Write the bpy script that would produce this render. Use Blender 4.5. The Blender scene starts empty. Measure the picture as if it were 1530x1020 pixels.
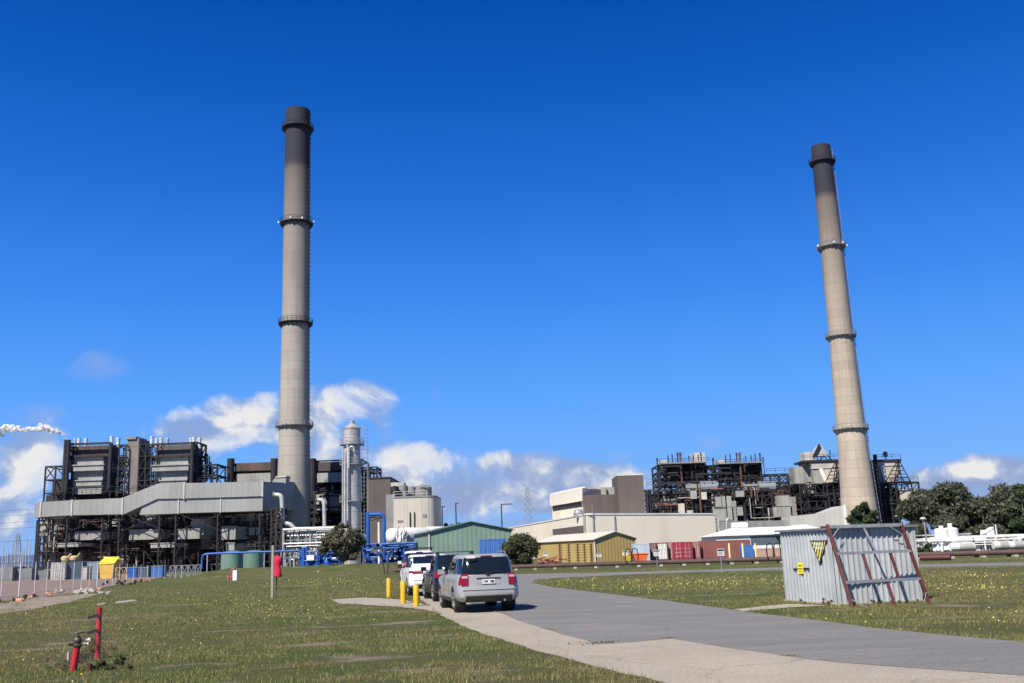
import bpy, bmesh, math, random
import numpy as np
from mathutils import Vector, Matrix
from mathutils.geometry import tessellate_polygon
R = math.radians
random.seed(7); NP = np.random.default_rng(7)
S = bpy.context.scene; COL = S.collection
CAMZ = 1.8; FL = 1463.0; PITCH = R(11.96); ROLL = R(2.04)
# ---------------------------------------------------------------- camera
fw = Vector((0, math.cos(PITCH), math.sin(PITCH))); r0 = Vector((1, 0, 0)); u0 = Vector((0, -math.sin(PITCH), math.cos(PITCH)))
cr = r0*math.cos(ROLL) - u0*math.sin(ROLL); cu = r0*math.sin(ROLL) + u0*math.cos(ROLL)
cam = bpy.data.cameras.new('camera'); cam.sensor_width = 36; cam.lens = FL/1530*36; cam.clip_start = .1; cam.clip_end = 20000
co = bpy.data.objects.new('camera', cam); COL.objects.link(co)
co.matrix_world = Matrix(((cr.x, cu.x, -fw.x, 0), (cr.y, cu.y, -fw.y, 0), (cr.z, cu.z, -fw.z, CAMZ), (0, 0, 0, 1)))
S.camera = co
def ray(px, py): return fw + cr*((px-765)/FL) + cu*((510-py)/FL)
def W(px, py, Y):
    d = ray(px, py); t = Y/d.y
    return Vector((d.x*t, Y, CAMZ + d.z*t))
def gz(y): 
    t = min(1, max(0, (y-60)/110)); return -.8*t*t*(3-2*t)
def G(px, py, dz=0):
    d = ray(px, py); y = 50.
    for _ in range(40):
        t = (gz(y)-CAMZ)/d.z
        y = .5*y + .5*min(4000, max(5, t*d.y)) if d.z < 0 else 4000
    t = y/d.y
    return Vector((d.x*t, y, gz(y)+dz))
def rect(x0, y0, x1, y1, Y):
    """pixel box (left, top, right, bottom) seen at depth Y -> X0, X1, Z0, Z1"""
    ym = (y0+y1)/2; xm = (x0+x1)/2
    return W(x0, ym, Y).x, W(x1, ym, Y).x, W(xm, y1, Y).z, W(xm, y0, Y).z
# ---------------------------------------------------------------- meshes
class MB:
    def __init__(s): s.v = []; s.f = []
    def add(s, vs, fs):
        n = len(s.v); s.v += [tuple(v) for v in vs]; s.f += [tuple(i+n for i in f) for f in fs]; return s
    def box(s, x0, x1, y0, y1, z0, z1):
        v = [(x, y, z) for z in (z0, z1) for y in (y0, y1) for x in (x0, x1)]
        return s.add(v, [(0,2,3,1), (4,5,7,6), (0,1,5,4), (2,6,7,3), (0,4,6,2), (1,3,7,5)])
    def cbox(s, c, sx, sy, sz, rz=0, rx=0):
        M = Matrix.Rotation(rz, 3, 'Z') @ Matrix.Rotation(rx, 3, 'X'); c = Vector(c)
        v = [c + M @ Vector((x*sx/2, y*sy/2, z*sz/2)) for z in (-1, 1) for y in (-1, 1) for x in (-1, 1)]
        return s.add(v, [(0,2,3,1), (4,5,7,6), (0,1,5,4), (2,6,7,3), (0,4,6,2), (1,3,7,5)])
    def bar(s, p, q, w, h=None):
        p = Vector(p); q = Vector(q); h = h or w; d = q-p
        if d.length < 1e-6: return s
        d.normalize(); up = Vector((0, 0, 1)) if abs(d.z) < .95 else Vector((0, 1, 0))
        a = d.cross(up).normalized(); b = a.cross(d)
        v = [e + a*(i*w/2) + b*(j*h/2) for e in (p, q) for j in (-1, 1) for i in (-1, 1)]
        return s.add(v, [(0,2,3,1), (4,5,7,6), (0,1,5,4), (2,6,7,3), (0,4,6,2), (1,3,7,5)])
    def ring(s, c, a, b, r, n): return [c + a*(r*math.cos(2*math.pi*i/n)) + b*(r*math.sin(2*math.pi*i/n)) for i in range(n)]
    def tube(s, pts, r, n=8, caps=True):
        pts = [Vector(p) for p in pts]; k = len(pts); rs = r if isinstance(r, (list, tuple)) else [r]*k
        vs = []; a = None
        for i, p in enumerate(pts):
            d = (pts[min(i+1, k-1)] - pts[max(i-1, 0)])
            d = d.normalized() if d.length > 1e-9 else Vector((0, 0, 1))
            if a is None: a = d.cross(Vector((0, 0, 1)) if abs(d.z) < .95 else Vector((0, 1, 0))).normalized()
            else: a = (a - d*a.dot(d)).normalized()
            vs += s.ring(p, a, d.cross(a), rs[i], n)
        fs = [(i*n+j, i*n+(j+1) % n, (i+1)*n+(j+1) % n, (i+1)*n+j) for i in range(k-1) for j in range(n)]
        if caps: fs += [tuple(range(n))[::-1], tuple(range((k-1)*n, k*n))]
        return s.add(vs, fs)
    def lathe(s, c, prof, n=32, caps=True):
        """prof: list of (radius, z) bottom to top around vertical axis at c"""
        c = Vector(c); vs = [c + Vector((r*math.cos(2*math.pi*j/n), r*math.sin(2*math.pi*j/n), z)) for r, z in prof for j in range(n)]
        k = len(prof); fs = [(i*n+j, i*n+(j+1) % n, (i+1)*n+(j+1) % n, (i+1)*n+j) for i in range(k-1) for j in range(n)]
        if caps: fs += [tuple(range(n))[::-1], tuple(range((k-1)*n, k*n))]
        return s.add(vs, fs)
    def prism(s, poly, z0, z1):
        """poly: XY list counter-clockwise; z0, z1 numbers or per-corner lists"""
        n = len(poly); a = z0 if isinstance(z0, (list, tuple)) else [z0]*n; b = z1 if isinstance(z1, (list, tuple)) else [z1]*n
        vs = [(p[0], p[1], a[i]) for i, p in enumerate(poly)] + [(p[0], p[1], b[i]) for i, p in enumerate(poly)]
        return s.add(vs, [tuple(range(n))[::-1], tuple(range(n, 2*n))] + [(i, (i+1) % n, n+(i+1) % n, n+i) for i in range(n)])
    def xzprism(s, poly, y0, y1):
        """poly: XZ outline extruded along Y"""
        n = len(poly); vs = [(p[0], y0, p[1]) for p in poly] + [(p[0], y1, p[1]) for p in poly]
        return s.add(vs, [tuple(range(n)), tuple(range(n, 2*n))[::-1]] + [(i, n+i, n+(i+1) % n, (i+1) % n) for i in range(n)])
    def build(s, name, m, parent=None, smooth=False, local=False, angle=None):
        me = bpy.data.meshes.new(name); me.from_pydata(s.v, [], s.f); 
        if parent is not None and not local:
            off = Vector(parent.location); p = parent.parent
            while p: off += p.location; p = p.parent
            me.transform(Matrix.Translation(-off))
        bm = bmesh.new(); bm.from_mesh(me); bmesh.ops.recalc_face_normals(bm, faces=bm.faces); bm.to_mesh(me); bm.free()
        me.materials.append(m); o = bpy.data.objects.new(name, me); COL.objects.link(o)
        if parent is not None: o.parent = parent
        if smooth: me.polygons.foreach_set('use_smooth', [True]*len(me.polygons)); me.set_sharp_from_angle(angle=R(angle or 40))
        return o
def thing(name, label, cat, loc=(0, 0, 0), rz=0, group=None):
    o = bpy.data.objects.new(name, None); COL.objects.link(o); o.empty_display_size = .2
    o.location = loc; o.rotation_euler = (0, 0, rz); o['label'] = label; o['category'] = cat
    if group: o['group'] = group
    return o
def tag(o, label, cat, group=None, kind=None):
    o['label'] = label; o['category'] = cat
    if group: o['group'] = group
    if kind: o['kind'] = kind
    return o
def struct(o): o['kind'] = 'structure'; return o
def copy_tree(o, parent=None):
    c = o.copy(); COL.objects.link(c); c.parent = parent
    for ch in list(o.children): copy_tree(ch, c)
    return c
# ---------------------------------------------------------------- materials
def newmat(name):
    m = bpy.data.materials.new(name); m.use_nodes = True; nt = m.node_tree; b = nt.nodes['Principled BSDF']
    return m, nt, b
def N(nt, t, **k):
    n = nt.nodes.new(t)
    for a, v in k.items(): setattr(n, a, v)
    return n
def c4(c): return (c[0], c[1], c[2], 1)
def noise(nt, scale, detail=5, rough=.6, sx=1, sy=1, sz=1, coord=None):
    if coord is None: coord = N(nt, 'ShaderNodeNewGeometry').outputs['Position']
    mp = N(nt, 'ShaderNodeMapping'); mp.inputs['Scale'].default_value = (sx, sy, sz); nt.links.new(coord, mp.inputs[0])
    n = N(nt, 'ShaderNodeTexNoise'); n.inputs['Scale'].default_value = scale; n.inputs['Detail'].default_value = detail; n.inputs['Roughness'].default_value = rough
    nt.links.new(mp.outputs[0], n.inputs['Vector']); return n.outputs['Fac']
def ramp(nt, fac, stops):
    r = N(nt, 'ShaderNodeValToRGB'); e = r.color_ramp.elements
    while len(e) < len(stops): e.new(.5)
    for i, (p, c) in enumerate(stops): e[i].position = p; e[i].color = c4(c) if not isinstance(c, (int, float)) else (c, c, c, 1)
    nt.links.new(fac, r.inputs[0]); return r.outputs[0]
def mixc(nt, fac, a, b, mode='MIX'):
    m = N(nt, 'ShaderNodeMix', data_type='RGBA', blend_type=mode)
    for s, v in ((0, fac), (6, a), (7, b)):
        if isinstance(v, (int, float)): m.inputs[s].default_value = v
        elif isinstance(v, tuple): m.inputs[s].default_value = c4(v)
        else: nt.links.new(v, m.inputs[s])
    return m.outputs[2]
def mathn(nt, op, a, b=0., clamp=False):
    m = N(nt, 'ShaderNodeMath', operation=op, use_clamp=clamp)
    for i, v in enumerate((a, b)):
        if isinstance(v, (int, float)): m.inputs[i].default_value = v
        else: nt.links.new(v, m.inputs[i])
    return m.outputs[0]
MC = {}
def mat(name, c, c2=None, rough=.7, metal=0, scale=1., stain=None, sscale=.5, samt=.5, sz=.15, bump=0, bscale=20, coat=0, spec=.4, ribs=None, lines=None):
    """surface mottled from c to c2; stain = colour of rust or dirt streaks with vertical run; ribs=(axis,period) pressed sheet lines; lines = (period, colour) horizontal lift joints"""
    if name in MC: return MC[name]
    m, nt, b = newmat(name); c2 = c2 or tuple(x*.82 for x in c)
    out = mixc(nt, ramp(nt, noise(nt, scale), [(.35, 0), (.65, 1)]), tuple(c), tuple(c2))
    if stain: out = mixc(nt, mathn(nt, 'MULTIPLY', ramp(nt, noise(nt, sscale, 8, .65, 1, 1, sz), [(.5, 0), (.68, 1)]), samt), out, tuple(stain))
    geo = N(nt, 'ShaderNodeNewGeometry'); sep = N(nt, 'ShaderNodeSeparateXYZ'); nt.links.new(geo.outputs['Position'], sep.inputs[0])
    if lines:
        fr = mathn(nt, 'FRACT', mathn(nt, 'DIVIDE', sep.outputs[2], lines[0])); k = ramp(nt, fr, [(0, 1), (lines[2] if len(lines) > 2 else .06, 0)])
        out = mixc(nt, mathn(nt, 'MULTIPLY', k, .8), out, tuple(lines[1]))
    h = None
    if ribs:
        ax = mathn(nt, 'ADD', sep.outputs[0], mathn(nt, 'MULTIPLY', sep.outputs[1], .83))
        fr = mathn(nt, 'FRACT', mathn(nt, 'DIVIDE', ax, ribs)); h = ramp(nt, fr, [(0, 0), (.12, 1), (.5, 1), (.62, 0)])
        cell = mathn(nt, 'FLOOR', mathn(nt, 'DIVIDE', ax, ribs*4)); wn = N(nt, 'ShaderNodeTexWhiteNoise', noise_dimensions='1D'); nt.links.new(cell, wn.inputs['W'])
        out = mixc(nt, mathn(nt, 'MULTIPLY', wn.outputs['Value'], .22), out, tuple(x*.6 for x in c))
        out = mixc(nt, ramp(nt, fr, [(0, .45), (.1, 0)]), out, tuple(x*.45 for x in c))
    nt.links.new(out, b.inputs['Base Color'])
    b.inputs['Roughness'].default_value = rough; b.inputs['Metallic'].default_value = metal; b.inputs['Specular IOR Level'].default_value = spec
    b.inputs['Coat Weight'].default_value = coat; b.inputs['Coat Roughness'].default_value = .05
    if bump or ribs:
        bp = N(nt, 'ShaderNodeBump'); bp.inputs['Strength'].default_value = bump or .5; bp.inputs['Distance'].default_value = .02 if not ribs else .06
        nt.links.new(h if h is not None else noise(nt, bscale, 6), bp.inputs['Height']); nt.links.new(bp.outputs[0], b.inputs['Normal'])
    MC[name] = m; return m
M = dict(
 steel=mat('dark_steel', (.012,.0125,.017), (.024,.0225,.027), scale=.35, stain=(.075,.04,.03), sscale=.25, samt=.22, sz=.6),
 rust=mat('rusty_steel', (.16,.07,.045), (.08,.045,.038), scale=.6, stain=(.26,.10,.05), sscale=.4, sz=.4),
 darkcore=mat('shade_core', (.012,.012,.018), (.028,.026,.032), scale=.2),  # near-black colour standing for shade inside the steelwork
 casing=mat('grey_cladding', (.34,.34,.315), (.26,.265,.245), scale=.3, stain=(.13,.09,.06), sscale=.35, samt=.5, ribs=1.1, rough=.55),
 duct=mat('duct_cladding', (.31,.32,.305), (.25,.26,.25), scale=.15, stain=(.2,.18,.15), sscale=.25, samt=.35, ribs=1.25, rough=.5),
 grey=mat('grey_paint', (.24,.25,.25), (.16,.165,.17), scale=.4, stain=(.10,.07,.05), samt=.6),
 pale=mat('pale_paint', (.5,.48,.43), (.38,.36,.33), scale=.4, stain=(.2,.15,.11), samt=.6),
 brownband=mat('brown_ribbed_cladding', (.075,.058,.05), (.04,.036,.036), scale=.2, stain=(.2,.085,.05), sscale=.3, samt=.8, sz=.8, ribs=1.6),
 vent=mat('galvanised_vent', (.66,.66,.64), (.52,.52,.51), scale=1.5, rough=.4, metal=.1),
 galv=mat('galvanised_steel', (.29,.31,.32), (.20,.22,.235), scale=8, rough=.45, metal=.2),
 silver=mat('silver_lagging', (.56,.55,.52), (.40,.395,.38), scale=.7, rough=.35, metal=.2, lines=(1.6, (.22,.22,.21))),
 white=mat('white_paint', (.72,.72,.70), (.60,.60,.58), scale=.5, stain=(.45,.40,.34), samt=.4),
 blue=mat('blue_pipe_paint', (.02,.11,.42), (.015,.08,.32), rough=.4),
 brown=mat('brown_cladding', (.115,.092,.082), (.085,.07,.064), scale=.1, ribs=2.2, stain=(.14,.11,.1), samt=.4),
 cream=mat('cream_panel', (.66,.60,.49), (.58,.53,.43), scale=.08, stain=(.33,.29,.24), sscale=.12, samt=.45, ribs=2.4),
 creamroof=mat('cream_roof_sheet', (.66,.60,.48), (.58,.52,.42), scale=.3, rough=.5),
 yellowshed=mat('mustard_cladding', (.46,.34,.125), (.41,.30,.11), scale=.2, ribs=.8, rough=.5),
 greenshed=mat('green_cladding', (.20,.30,.235), (.17,.265,.205), scale=.2, ribs=.8, rough=.5),
 greentank=mat('green_tank_paint', (.13,.24,.17), (.10,.19,.14), scale=.4, stain=(.12,.12,.09), rough=.5),
 contred=mat('red_container_paint', (.20,.05,.05), (.15,.04,.04), scale=.6, stain=(.25,.13,.12), samt=.5, ribs=.55),
 contpink=mat('faded_red_container_paint', (.38,.15,.14), (.30,.11,.10), scale=.6, stain=(.4,.25,.22), samt=.4, ribs=.55),
 contblue=mat('blue_container_paint', (.05,.15,.42), (.04,.12,.34), scale=.6, ribs=.6),
 contgrey=mat('blue_grey_container_paint', (.08,.11,.15), (.06,.09,.125), scale=.6, ribs=.6),
 contlight=mat('light_blue_container_paint', (.42,.50,.58), (.34,.42,.50), scale=.6, ribs=.6),
 yellow=mat('safety_yellow', (.62,.40,.01), (.5,.31,.01), scale=2, stain=(.35,.22,.06), sscale=3, samt=.5, rough=.5),
 skip=mat('skip_yellow', (.85,.68,.05), (.8,.6,.05), scale=1, rough=.5),
 red=mat('red_enamel', (.52,.025,.04), (.38,.02,.03), scale=6, rough=.45),
 redcloth=mat('red_cloth', (.62,.02,.05), (.5,.015,.04), scale=4, rough=.8),
 orange=mat('orange_plastic', (.75,.14,.04), (.62,.11,.03), scale=2),
 oxide=mat('red_oxide_paint', (.095,.022,.020), (.065,.017,.016), scale=5, stain=(.08,.04,.03), sscale=5, samt=.5, rough=.6),
 black=mat('black_rubber', (.012,.012,.013), (.02,.02,.02), rough=.8),
 timber=mat('weathered_timber', (.34,.32,.28), (.24,.22,.19), scale=12, sz=.1),
 concrete=mat('site_concrete', (.42,.39,.34), (.34,.31,.27), scale=1, stain=(.22,.2,.18), samt=.5),
 bark=mat('bark', (.12,.10,.08), (.2,.17,.14), scale=6, sz=.3),
)
# ---------------------------------------------------------------- sky, sun
EXPO = .60; EK = 2**EXPO
SUN_A, SUN_E = R(33), R(45)         # azimuth: behind-left of the camera; elevation
sd = Vector((-math.sin(SUN_A)*math.cos(SUN_E), -math.cos(SUN_A)*math.cos(SUN_E), math.sin(SUN_E)))
L = bpy.data.lights.new('sun', 'SUN'); L.energy = 4.9; L.angle = R(.5); L.color = (1, .94, .85)
lo = bpy.data.objects.new('sun', L); COL.objects.link(lo); lo.rotation_euler = sd.to_track_quat('Z', 'Y').to_euler()
w = bpy.data.worlds.new('World'); S.world = w; w.use_nodes = True; nt = w.node_tree; nt.nodes.clear()
sky = N(nt, 'ShaderNodeTexSky', sky_type='NISHITA'); sky.sun_disc = False; sky.sun_elevation = SUN_E; sky.sun_rotation = math.atan2(sd.x, sd.y); sky.altitude = 0; sky.air_density = 1.0; sky.dust_density = .3; sky.ozone_density = 3
tc = N(nt, 'ShaderNodeTexCoord'); sp = N(nt, 'ShaderNodeSeparateXYZ'); nt.links.new(tc.outputs['Generated'], sp.inputs[0])
ysafe = mathn(nt, 'MAXIMUM', mathn(nt, 'ABSOLUTE', sp.outputs[1]), .05)
U = mathn(nt, 'DIVIDE', sp.outputs[0], ysafe); V = mathn(nt, 'DIVIDE', sp.outputs[2], ysafe)
cb = N(nt, 'ShaderNodeCombineXYZ'); nt.links.new(U, cb.inputs[0]); nt.links.new(V, cb.inputs[1]); nt.links.new(mathn(nt, 'MULTIPLY', mathn(nt, 'SIGN', sp.outputs[1]), .6), cb.inputs[2])
uv = cb.outputs[0]
def blob(cx, cy, rx, ry, amp):
    p = W(cx, cy, 1.); c = (p.x, p.z-CAMZ)
    dx = mathn(nt, 'MULTIPLY', mathn(nt, 'SUBTRACT', U, c[0]), FL/rx); dy = mathn(nt, 'MULTIPLY', mathn(nt, 'SUBTRACT', V, c[1]), FL/ry)
    d = mathn(nt, 'ADD', mathn(nt, 'POWER', mathn(nt, 'ABSOLUTE', dx), 2), mathn(nt, 'POWER', mathn(nt, 'ABSOLUTE', dy), 2))
    return mathn(nt, 'MULTIPLY', mathn(nt, 'EXPONENT', mathn(nt, 'MULTIPLY', d, -1)), amp)
def total(lst):
    t = None
    for b in lst: x = blob(*b); t = x if t is None else mathn(nt, 'ADD', t, x)
    return t
cum = total([(385,625,95,38,.62),(265,635,45,28,.6),(510,610,76,42,.72),(480,685,125,40,.50),(330,650,90,35,.35),(40,690,95,50,.55),(10,770,150,44,.65),(200,700,150,40,.25),(645,720,105,32,.62),(850,705,75,28,.78),(760,747,330,30,.62),(590,715,60,24,.3),(740,692,55,20,.42),(640,680,40,18,.38),
    (1415,714,62,26,1.0),(1510,705,48,26,1.0),(1460,745,140,30,.6),(880,740,110,28,.4),(60,640,60,30,.32)])
wsp = total([(150,548,60,24,.42),(650,590,20,18,.25),(1062,662,26,14,.32),(925,682,28,12,.3),(60,625,60,26,.4),(135,530,25,14,.25),(740,690,90,25,.5),(620,680,50,25,.45)])
def fbm(scale, off, detail=9, rough=.58, sy=1.5, dist=.4):
    mp = N(nt, 'ShaderNodeMapping'); mp.inputs['Location'].default_value = off; mp.inputs['Scale'].default_value = (1, sy, 1); nt.links.new(uv, mp.inputs[0])
    n = N(nt, 'ShaderNodeTexNoise'); n.inputs['Scale'].default_value = scale; n.inputs['Detail'].default_value = detail; n.inputs['Roughness'].default_value = rough; n.inputs['Distortion'].default_value = dist
    nt.links.new(mp.outputs[0], n.inputs['Vector']); return n.outputs['Fac']
n0 = fbm(15, (3.1, 1.7, 0), sy=1.15, rough=.55); n1 = fbm(15, (3.1+.010, 1.7-.018, 0), sy=1.15, rough=.55)
n2 = fbm(34, (1., 5., 0), 6)
gate = mathn(nt, 'MULTIPLY', cum, 2.6, True)
den = mathn(nt, 'ADD', cum, mathn(nt, 'MULTIPLY', gate, mathn(nt, 'ADD', mathn(nt, 'MULTIPLY', mathn(nt, 'SUBTRACT', n0, .5), 2.0), mathn(nt, 'MULTIPLY', mathn(nt, 'SUBTRACT', n2, .5), .5))))
bank = mathn(nt, 'ADD', ramp(nt, V, [(.0, .85), (.03, .70), (.085, 0)]), mathn(nt, 'MULTIPLY', mathn(nt, 'MULTIPLY', ramp(nt, V, [(.0, 1), (.06, .8), (.11, 0)]), mathn(nt, 'SUBTRACT', fbm(9, (2., 8., 0), 7, sy=3.5), .5)), 1.8))
alpha = ramp(nt, mathn(nt, 'MAXIMUM', den, mathn(nt, 'MULTIPLY', bank, .52)), [(.30, 0), (.50, .62), (.82, 1)])
relief = mathn(nt, 'MULTIPLY', mathn(nt, 'SUBTRACT', n0, n1), 5.0)
lowv = ramp(nt, V, [(.0, 0), (.14, 1)])
shade = mathn(nt, 'ADD', mathn(nt, 'ADD', .26, mathn(nt, 'MULTIPLY', mathn(nt, 'SUBTRACT', cum, .35), .50)), mathn(nt, 'ADD', relief, mathn(nt, 'MULTIPLY', mathn(nt, 'SUBTRACT', fbm(7, (9., 2., 0), 5), .5), 1.6)))
low = ramp(nt, V, [(.02, .38), (.09, 0)]); shade = mathn(nt, 'SUBTRACT', shade, low)
ccol = ramp(nt, shade, [(.02, (.36,.47,.75)), (.38, (.48,.59,.84)), (.66, (.74,.80,.92)), (.9, (1, 1, .99))])
wa = ramp(nt, mathn(nt, 'MULTIPLY', wsp, mathn(nt, 'ADD', 1., mathn(nt, 'MULTIPLY', mathn(nt, 'SUBTRACT', fbm(16, (7., 3., 0), 7), .5), 3.2))), [(.16, 0), (.62, .62)])
def lin(c): return tuple((x/255/12.92 if x < 10 else ((x/255+.055)/1.055)**2.4) for x in c)
GR = [((765, 1010), (150,187,242)), ((765, 810), (138,184,246)), ((765, 700), (116,177,252)), ((765, 600), (94,165,254)), ((765, 450), (60,138,238)), ((765, 300), (34,112,214)), ((765, 150), (12,92,192)), ((765, 0), (0,76,170)), ((765, -900), (0,55,135))]
st = [(max(0, ray(*p).normalized().z), tuple(v/.12/EK for v in lin(c))) for p, c in GR]; st[0] = (0, st[1][1]); st[1] = (.02, st[1][1])
SR = ramp(nt, sp.outputs[2], st)
SKYC = mixc(nt, .985, sky.outputs[0], SR)
SKYC = mixc(nt, ramp(nt, mathn(nt, 'MULTIPLY_ADD', U, .6), [(0, 0), (1, 1)]), SKYC, SKYC) if False else SKYC
c1 = mixc(nt, wa, SKYC, (2.9/EK, 3.6/EK, 6.1/EK)); 
cs = mixc(nt, 1., ccol, (6.9/EK, 6.9/EK, 7.0/EK), 'MULTIPLY')
c2 = mixc(nt, alpha, c1, cs)
bg = N(nt, 'ShaderNodeBackground'); bg.inputs['Strength'].default_value = .12; nt.links.new(c2, bg.inputs[0])
wo = N(nt, 'ShaderNodeOutputWorld'); nt.links.new(bg.outputs[0], wo.inputs[0])
S.view_settings.view_transform = 'Standard'; S.view_settings.look = 'None'; S.view_settings.exposure = EXPO; S.view_settings.gamma = 1
# ---------------------------------------------------------------- ground sheet
def grass_colour(nt, pos):
    big = noise(nt, .11, 5, .6, coord=pos); mid = noise(nt, .55, 6, .65, coord=pos); fine = noise(nt, 9, 5, .7, coord=pos)
    c = mixc(nt, ramp(nt, mid, [(.38, 0), (.62, 1)]), (.060, .096, .024), (.118, .120, .042))
    c = mixc(nt, ramp(nt, big, [(.42, 0), (.60, 1)]), c, (.115, .112, .045))
    c = mixc(nt, ramp(nt, noise(nt, .9, 6, .7, 1, 2.2, 1, coord=pos), [(.55, 0), (.66, .8)]), c, (.165, .115, .075))
    return c, fine
BARE = []
for px_, py_, rx_, ry_ in ((60,968,2.6,.5),(180,958,1.6,.4),(580,985,1.1,.5),(660,1000,.9,.3),(600,955,1.3,.4),(470,962,1.0,.4),(440,875,3.0,1.6),(560,915,2.2,.7),(330,990,1.2,.3),(120,925,3.0,1.0),(260,905,2.4,1.2),(620,930,1.6,.6),(30,940,2.5,.8),(1440,905,1.5,.6),(1230,912,2.0,.35),(1330,925,1.8,.4),(1010,890,2.4,.9),(720,965,.8,.25),(380,940,1.6,.4)):
    q_ = G(px_, py_); BARE.append((q_.x, q_.y, rx_, ry_))
def bare_mask(nt, pos):
    se = N(nt, 'ShaderNodeSeparateXYZ'); nt.links.new(pos, se.inputs[0]); t = None
    for x_, y_, rx_, ry_ in BARE:
        dx = mathn(nt, 'DIVIDE', mathn(nt, 'SUBTRACT', se.outputs[0], x_), rx_); dy = mathn(nt, 'DIVIDE', mathn(nt, 'SUBTRACT', se.outputs[1], y_), ry_)
        e = mathn(nt, 'EXPONENT', mathn(nt, 'MULTIPLY', mathn(nt, 'ADD', mathn(nt, 'MULTIPLY', dx, dx), mathn(nt, 'MULTIPLY', dy, dy)), -1)); t = e if t is None else mathn(nt, 'ADD', t, e)
    return t
m, nt, b = newmat('field_grass'); geo = N(nt, 'ShaderNodeNewGeometry'); pos = geo.outputs['Position']
c, fine = grass_colour(nt, pos)
c = mixc(nt, ramp(nt, fine, [(.35, .4), (.6, 0)]), c, (.035, .042, .014))
soil = ramp(nt, mathn(nt, 'ADD', noise(nt, .42, 7, .7, 1, 2.4, 1, coord=pos), mathn(nt, 'MULTIPLY', bare_mask(nt, pos), .105)), [(.575, 0), (.68, .8)])
c = mixc(nt, soil, c, mixc(nt, fine, (.20, .155, .11), (.38, .33, .26)))
nt.links.new(c, b.inputs['Base Color']); b.inputs['Roughness'].default_value = .95; b.inputs['Specular IOR Level'].default_value = .1
bp = N(nt, 'ShaderNodeBump'); bp.inputs['Strength'].default_value = .9; bp.inputs['Distance'].default_value = .08; nt.links.new(noise(nt, 14, 6, .75, coord=pos), bp.inputs['Height']); nt.links.new(bp.outputs[0], b.inputs['Normal'])
FIELD = m
ys = [-40, -10] + [5+2.5*i for i in range(22)] + [62+6*i for i in range(20)] + [190, 230, 300, 450, 800, 1500, 3000, 6000, 9000]
xs = [-9000, -3000, -1000, -400] + [-200+20*i for i in range(21)] + [400, 1000, 3000, 9000]
g = MB(); nx = len(xs)
g.add([(x, y, gz(y)) for y in ys for x in xs], [(j*nx+i, j*nx+i+1, (j+1)*nx+i+1, (j+1)*nx+i) for j in range(len(ys)-1) for i in range(nx-1)])
def upright(o):
    bm = bmesh.new(); bm.from_mesh(o.data); bm.normal_update(); bmesh.ops.reverse_faces(bm, faces=[f for f in bm.faces if f.normal.z < 0]); bm.to_mesh(o.data); bm.free()
g = struct(g.build('grass_ground', FIELD)); upright(g)
def inpoly(x, y, poly):
    c = False; n = len(poly); j = n-1
    for i in range(n):
        xi, yi = poly[i][0], poly[i][1]; xj, yj = poly[j][0], poly[j][1]
        if (yi > y) != (yj > y) and x < (xj-xi)*(y-yi)/(yj-yi)+xi: c = not c
        j = i
    return c
def sheet(name, pts, m, dz, subdiv=True):
    bm = bmesh.new(); vs = [bm.verts.new((p.x, p.y, 0)) for p in pts]
    for tri in tessellate_polygon([[Vector((p.x, p.y, 0)) for p in pts]]):
        try: bm.faces.new([vs[i] for i in tri])
        except ValueError: pass
    for y in [10+5*i for i in range(11)] + [66+6*i for i in range(22)]:
        bmesh.ops.bisect_plane(bm, geom=bm.verts[:]+bm.edges[:]+bm.faces[:], plane_co=(0, y, 0), plane_no=(0, 1, 0))
    for v in bm.verts: v.co.z = gz(v.co.y)+dz
    bmesh.ops.triangulate(bm, faces=bm.faces); bm.normal_update()
    bmesh.ops.reverse_faces(bm, faces=[f for f in bm.faces if f.normal.z < 0])
    me = bpy.data.meshes.new(name); bm.to_mesh(me); bm.free(); me.materials.append(m)
    o = bpy.data.objects.new(name, me); COL.objects.link(o); return o
def wobble(pts, step=.6, amp=.07):
    out = []; n = len(pts)
    for i in range(n):
        a, b = pts[i], pts[(i+1) % n]; k = min(40, max(1, int((b-a).length/step)))
        if a.y > 60 or b.y > 60: k = 1
        for j in range(k):
            p = a.lerp(b, j/k); q = Vector((p.x, p.y, 0))
            if j: q += Vector((random.uniform(-amp, amp), random.uniform(-amp, amp), 0))
            out.append(q)
    return out
# asphalt
m, nt, b = newmat('asphalt'); geo = N(nt, 'ShaderNodeNewGeometry'); pos = geo.outputs['Position']
c = mixc(nt, ramp(nt, noise(nt, .6, 8, .68, .35, 1.6, 1, coord=pos), [(.38, 0), (.62, 1)]), (.185, .174, .153), (.25, .235, .208))
c = mixc(nt, ramp(nt, noise(nt, 45, 4, .7, coord=pos), [(.38, .75), (.60, 0)]), c, (.085, .083, .08))
c = mixc(nt, ramp(nt, noise(nt, 1.4, 7, .7, coord=pos), [(.60, 0), (.70, .4)]), c, (.32, .30, .265))
vor = N(nt, 'ShaderNodeTexVoronoi', feature='DISTANCE_TO_EDGE'); vor.inputs['Scale'].default_value = .33
mpv = N(nt, 'ShaderNodeVectorMath', operation='ADD'); nz = N(nt, 'ShaderNodeTexNoise'); nz.inputs['Scale'].default_value = 1.1; nz.inputs['Detail'].default_value = 6; nt.links.new(pos, nz.inputs['Vector']); nt.links.new(pos, mpv.inputs[0]); nt.links.new(nz.outputs['Color'], mpv.inputs[1]); nt.links.new(mpv.outputs[0], vor.inputs['Vector'])
c = mixc(nt, ramp(nt, vor.outputs['Distance'], [(.003, .3), (.008, 0)]), c, (.06, .058, .055))
nt.links.new(c, b.inputs['Base Color']); b.inputs['Roughness'].default_value = .85
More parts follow.
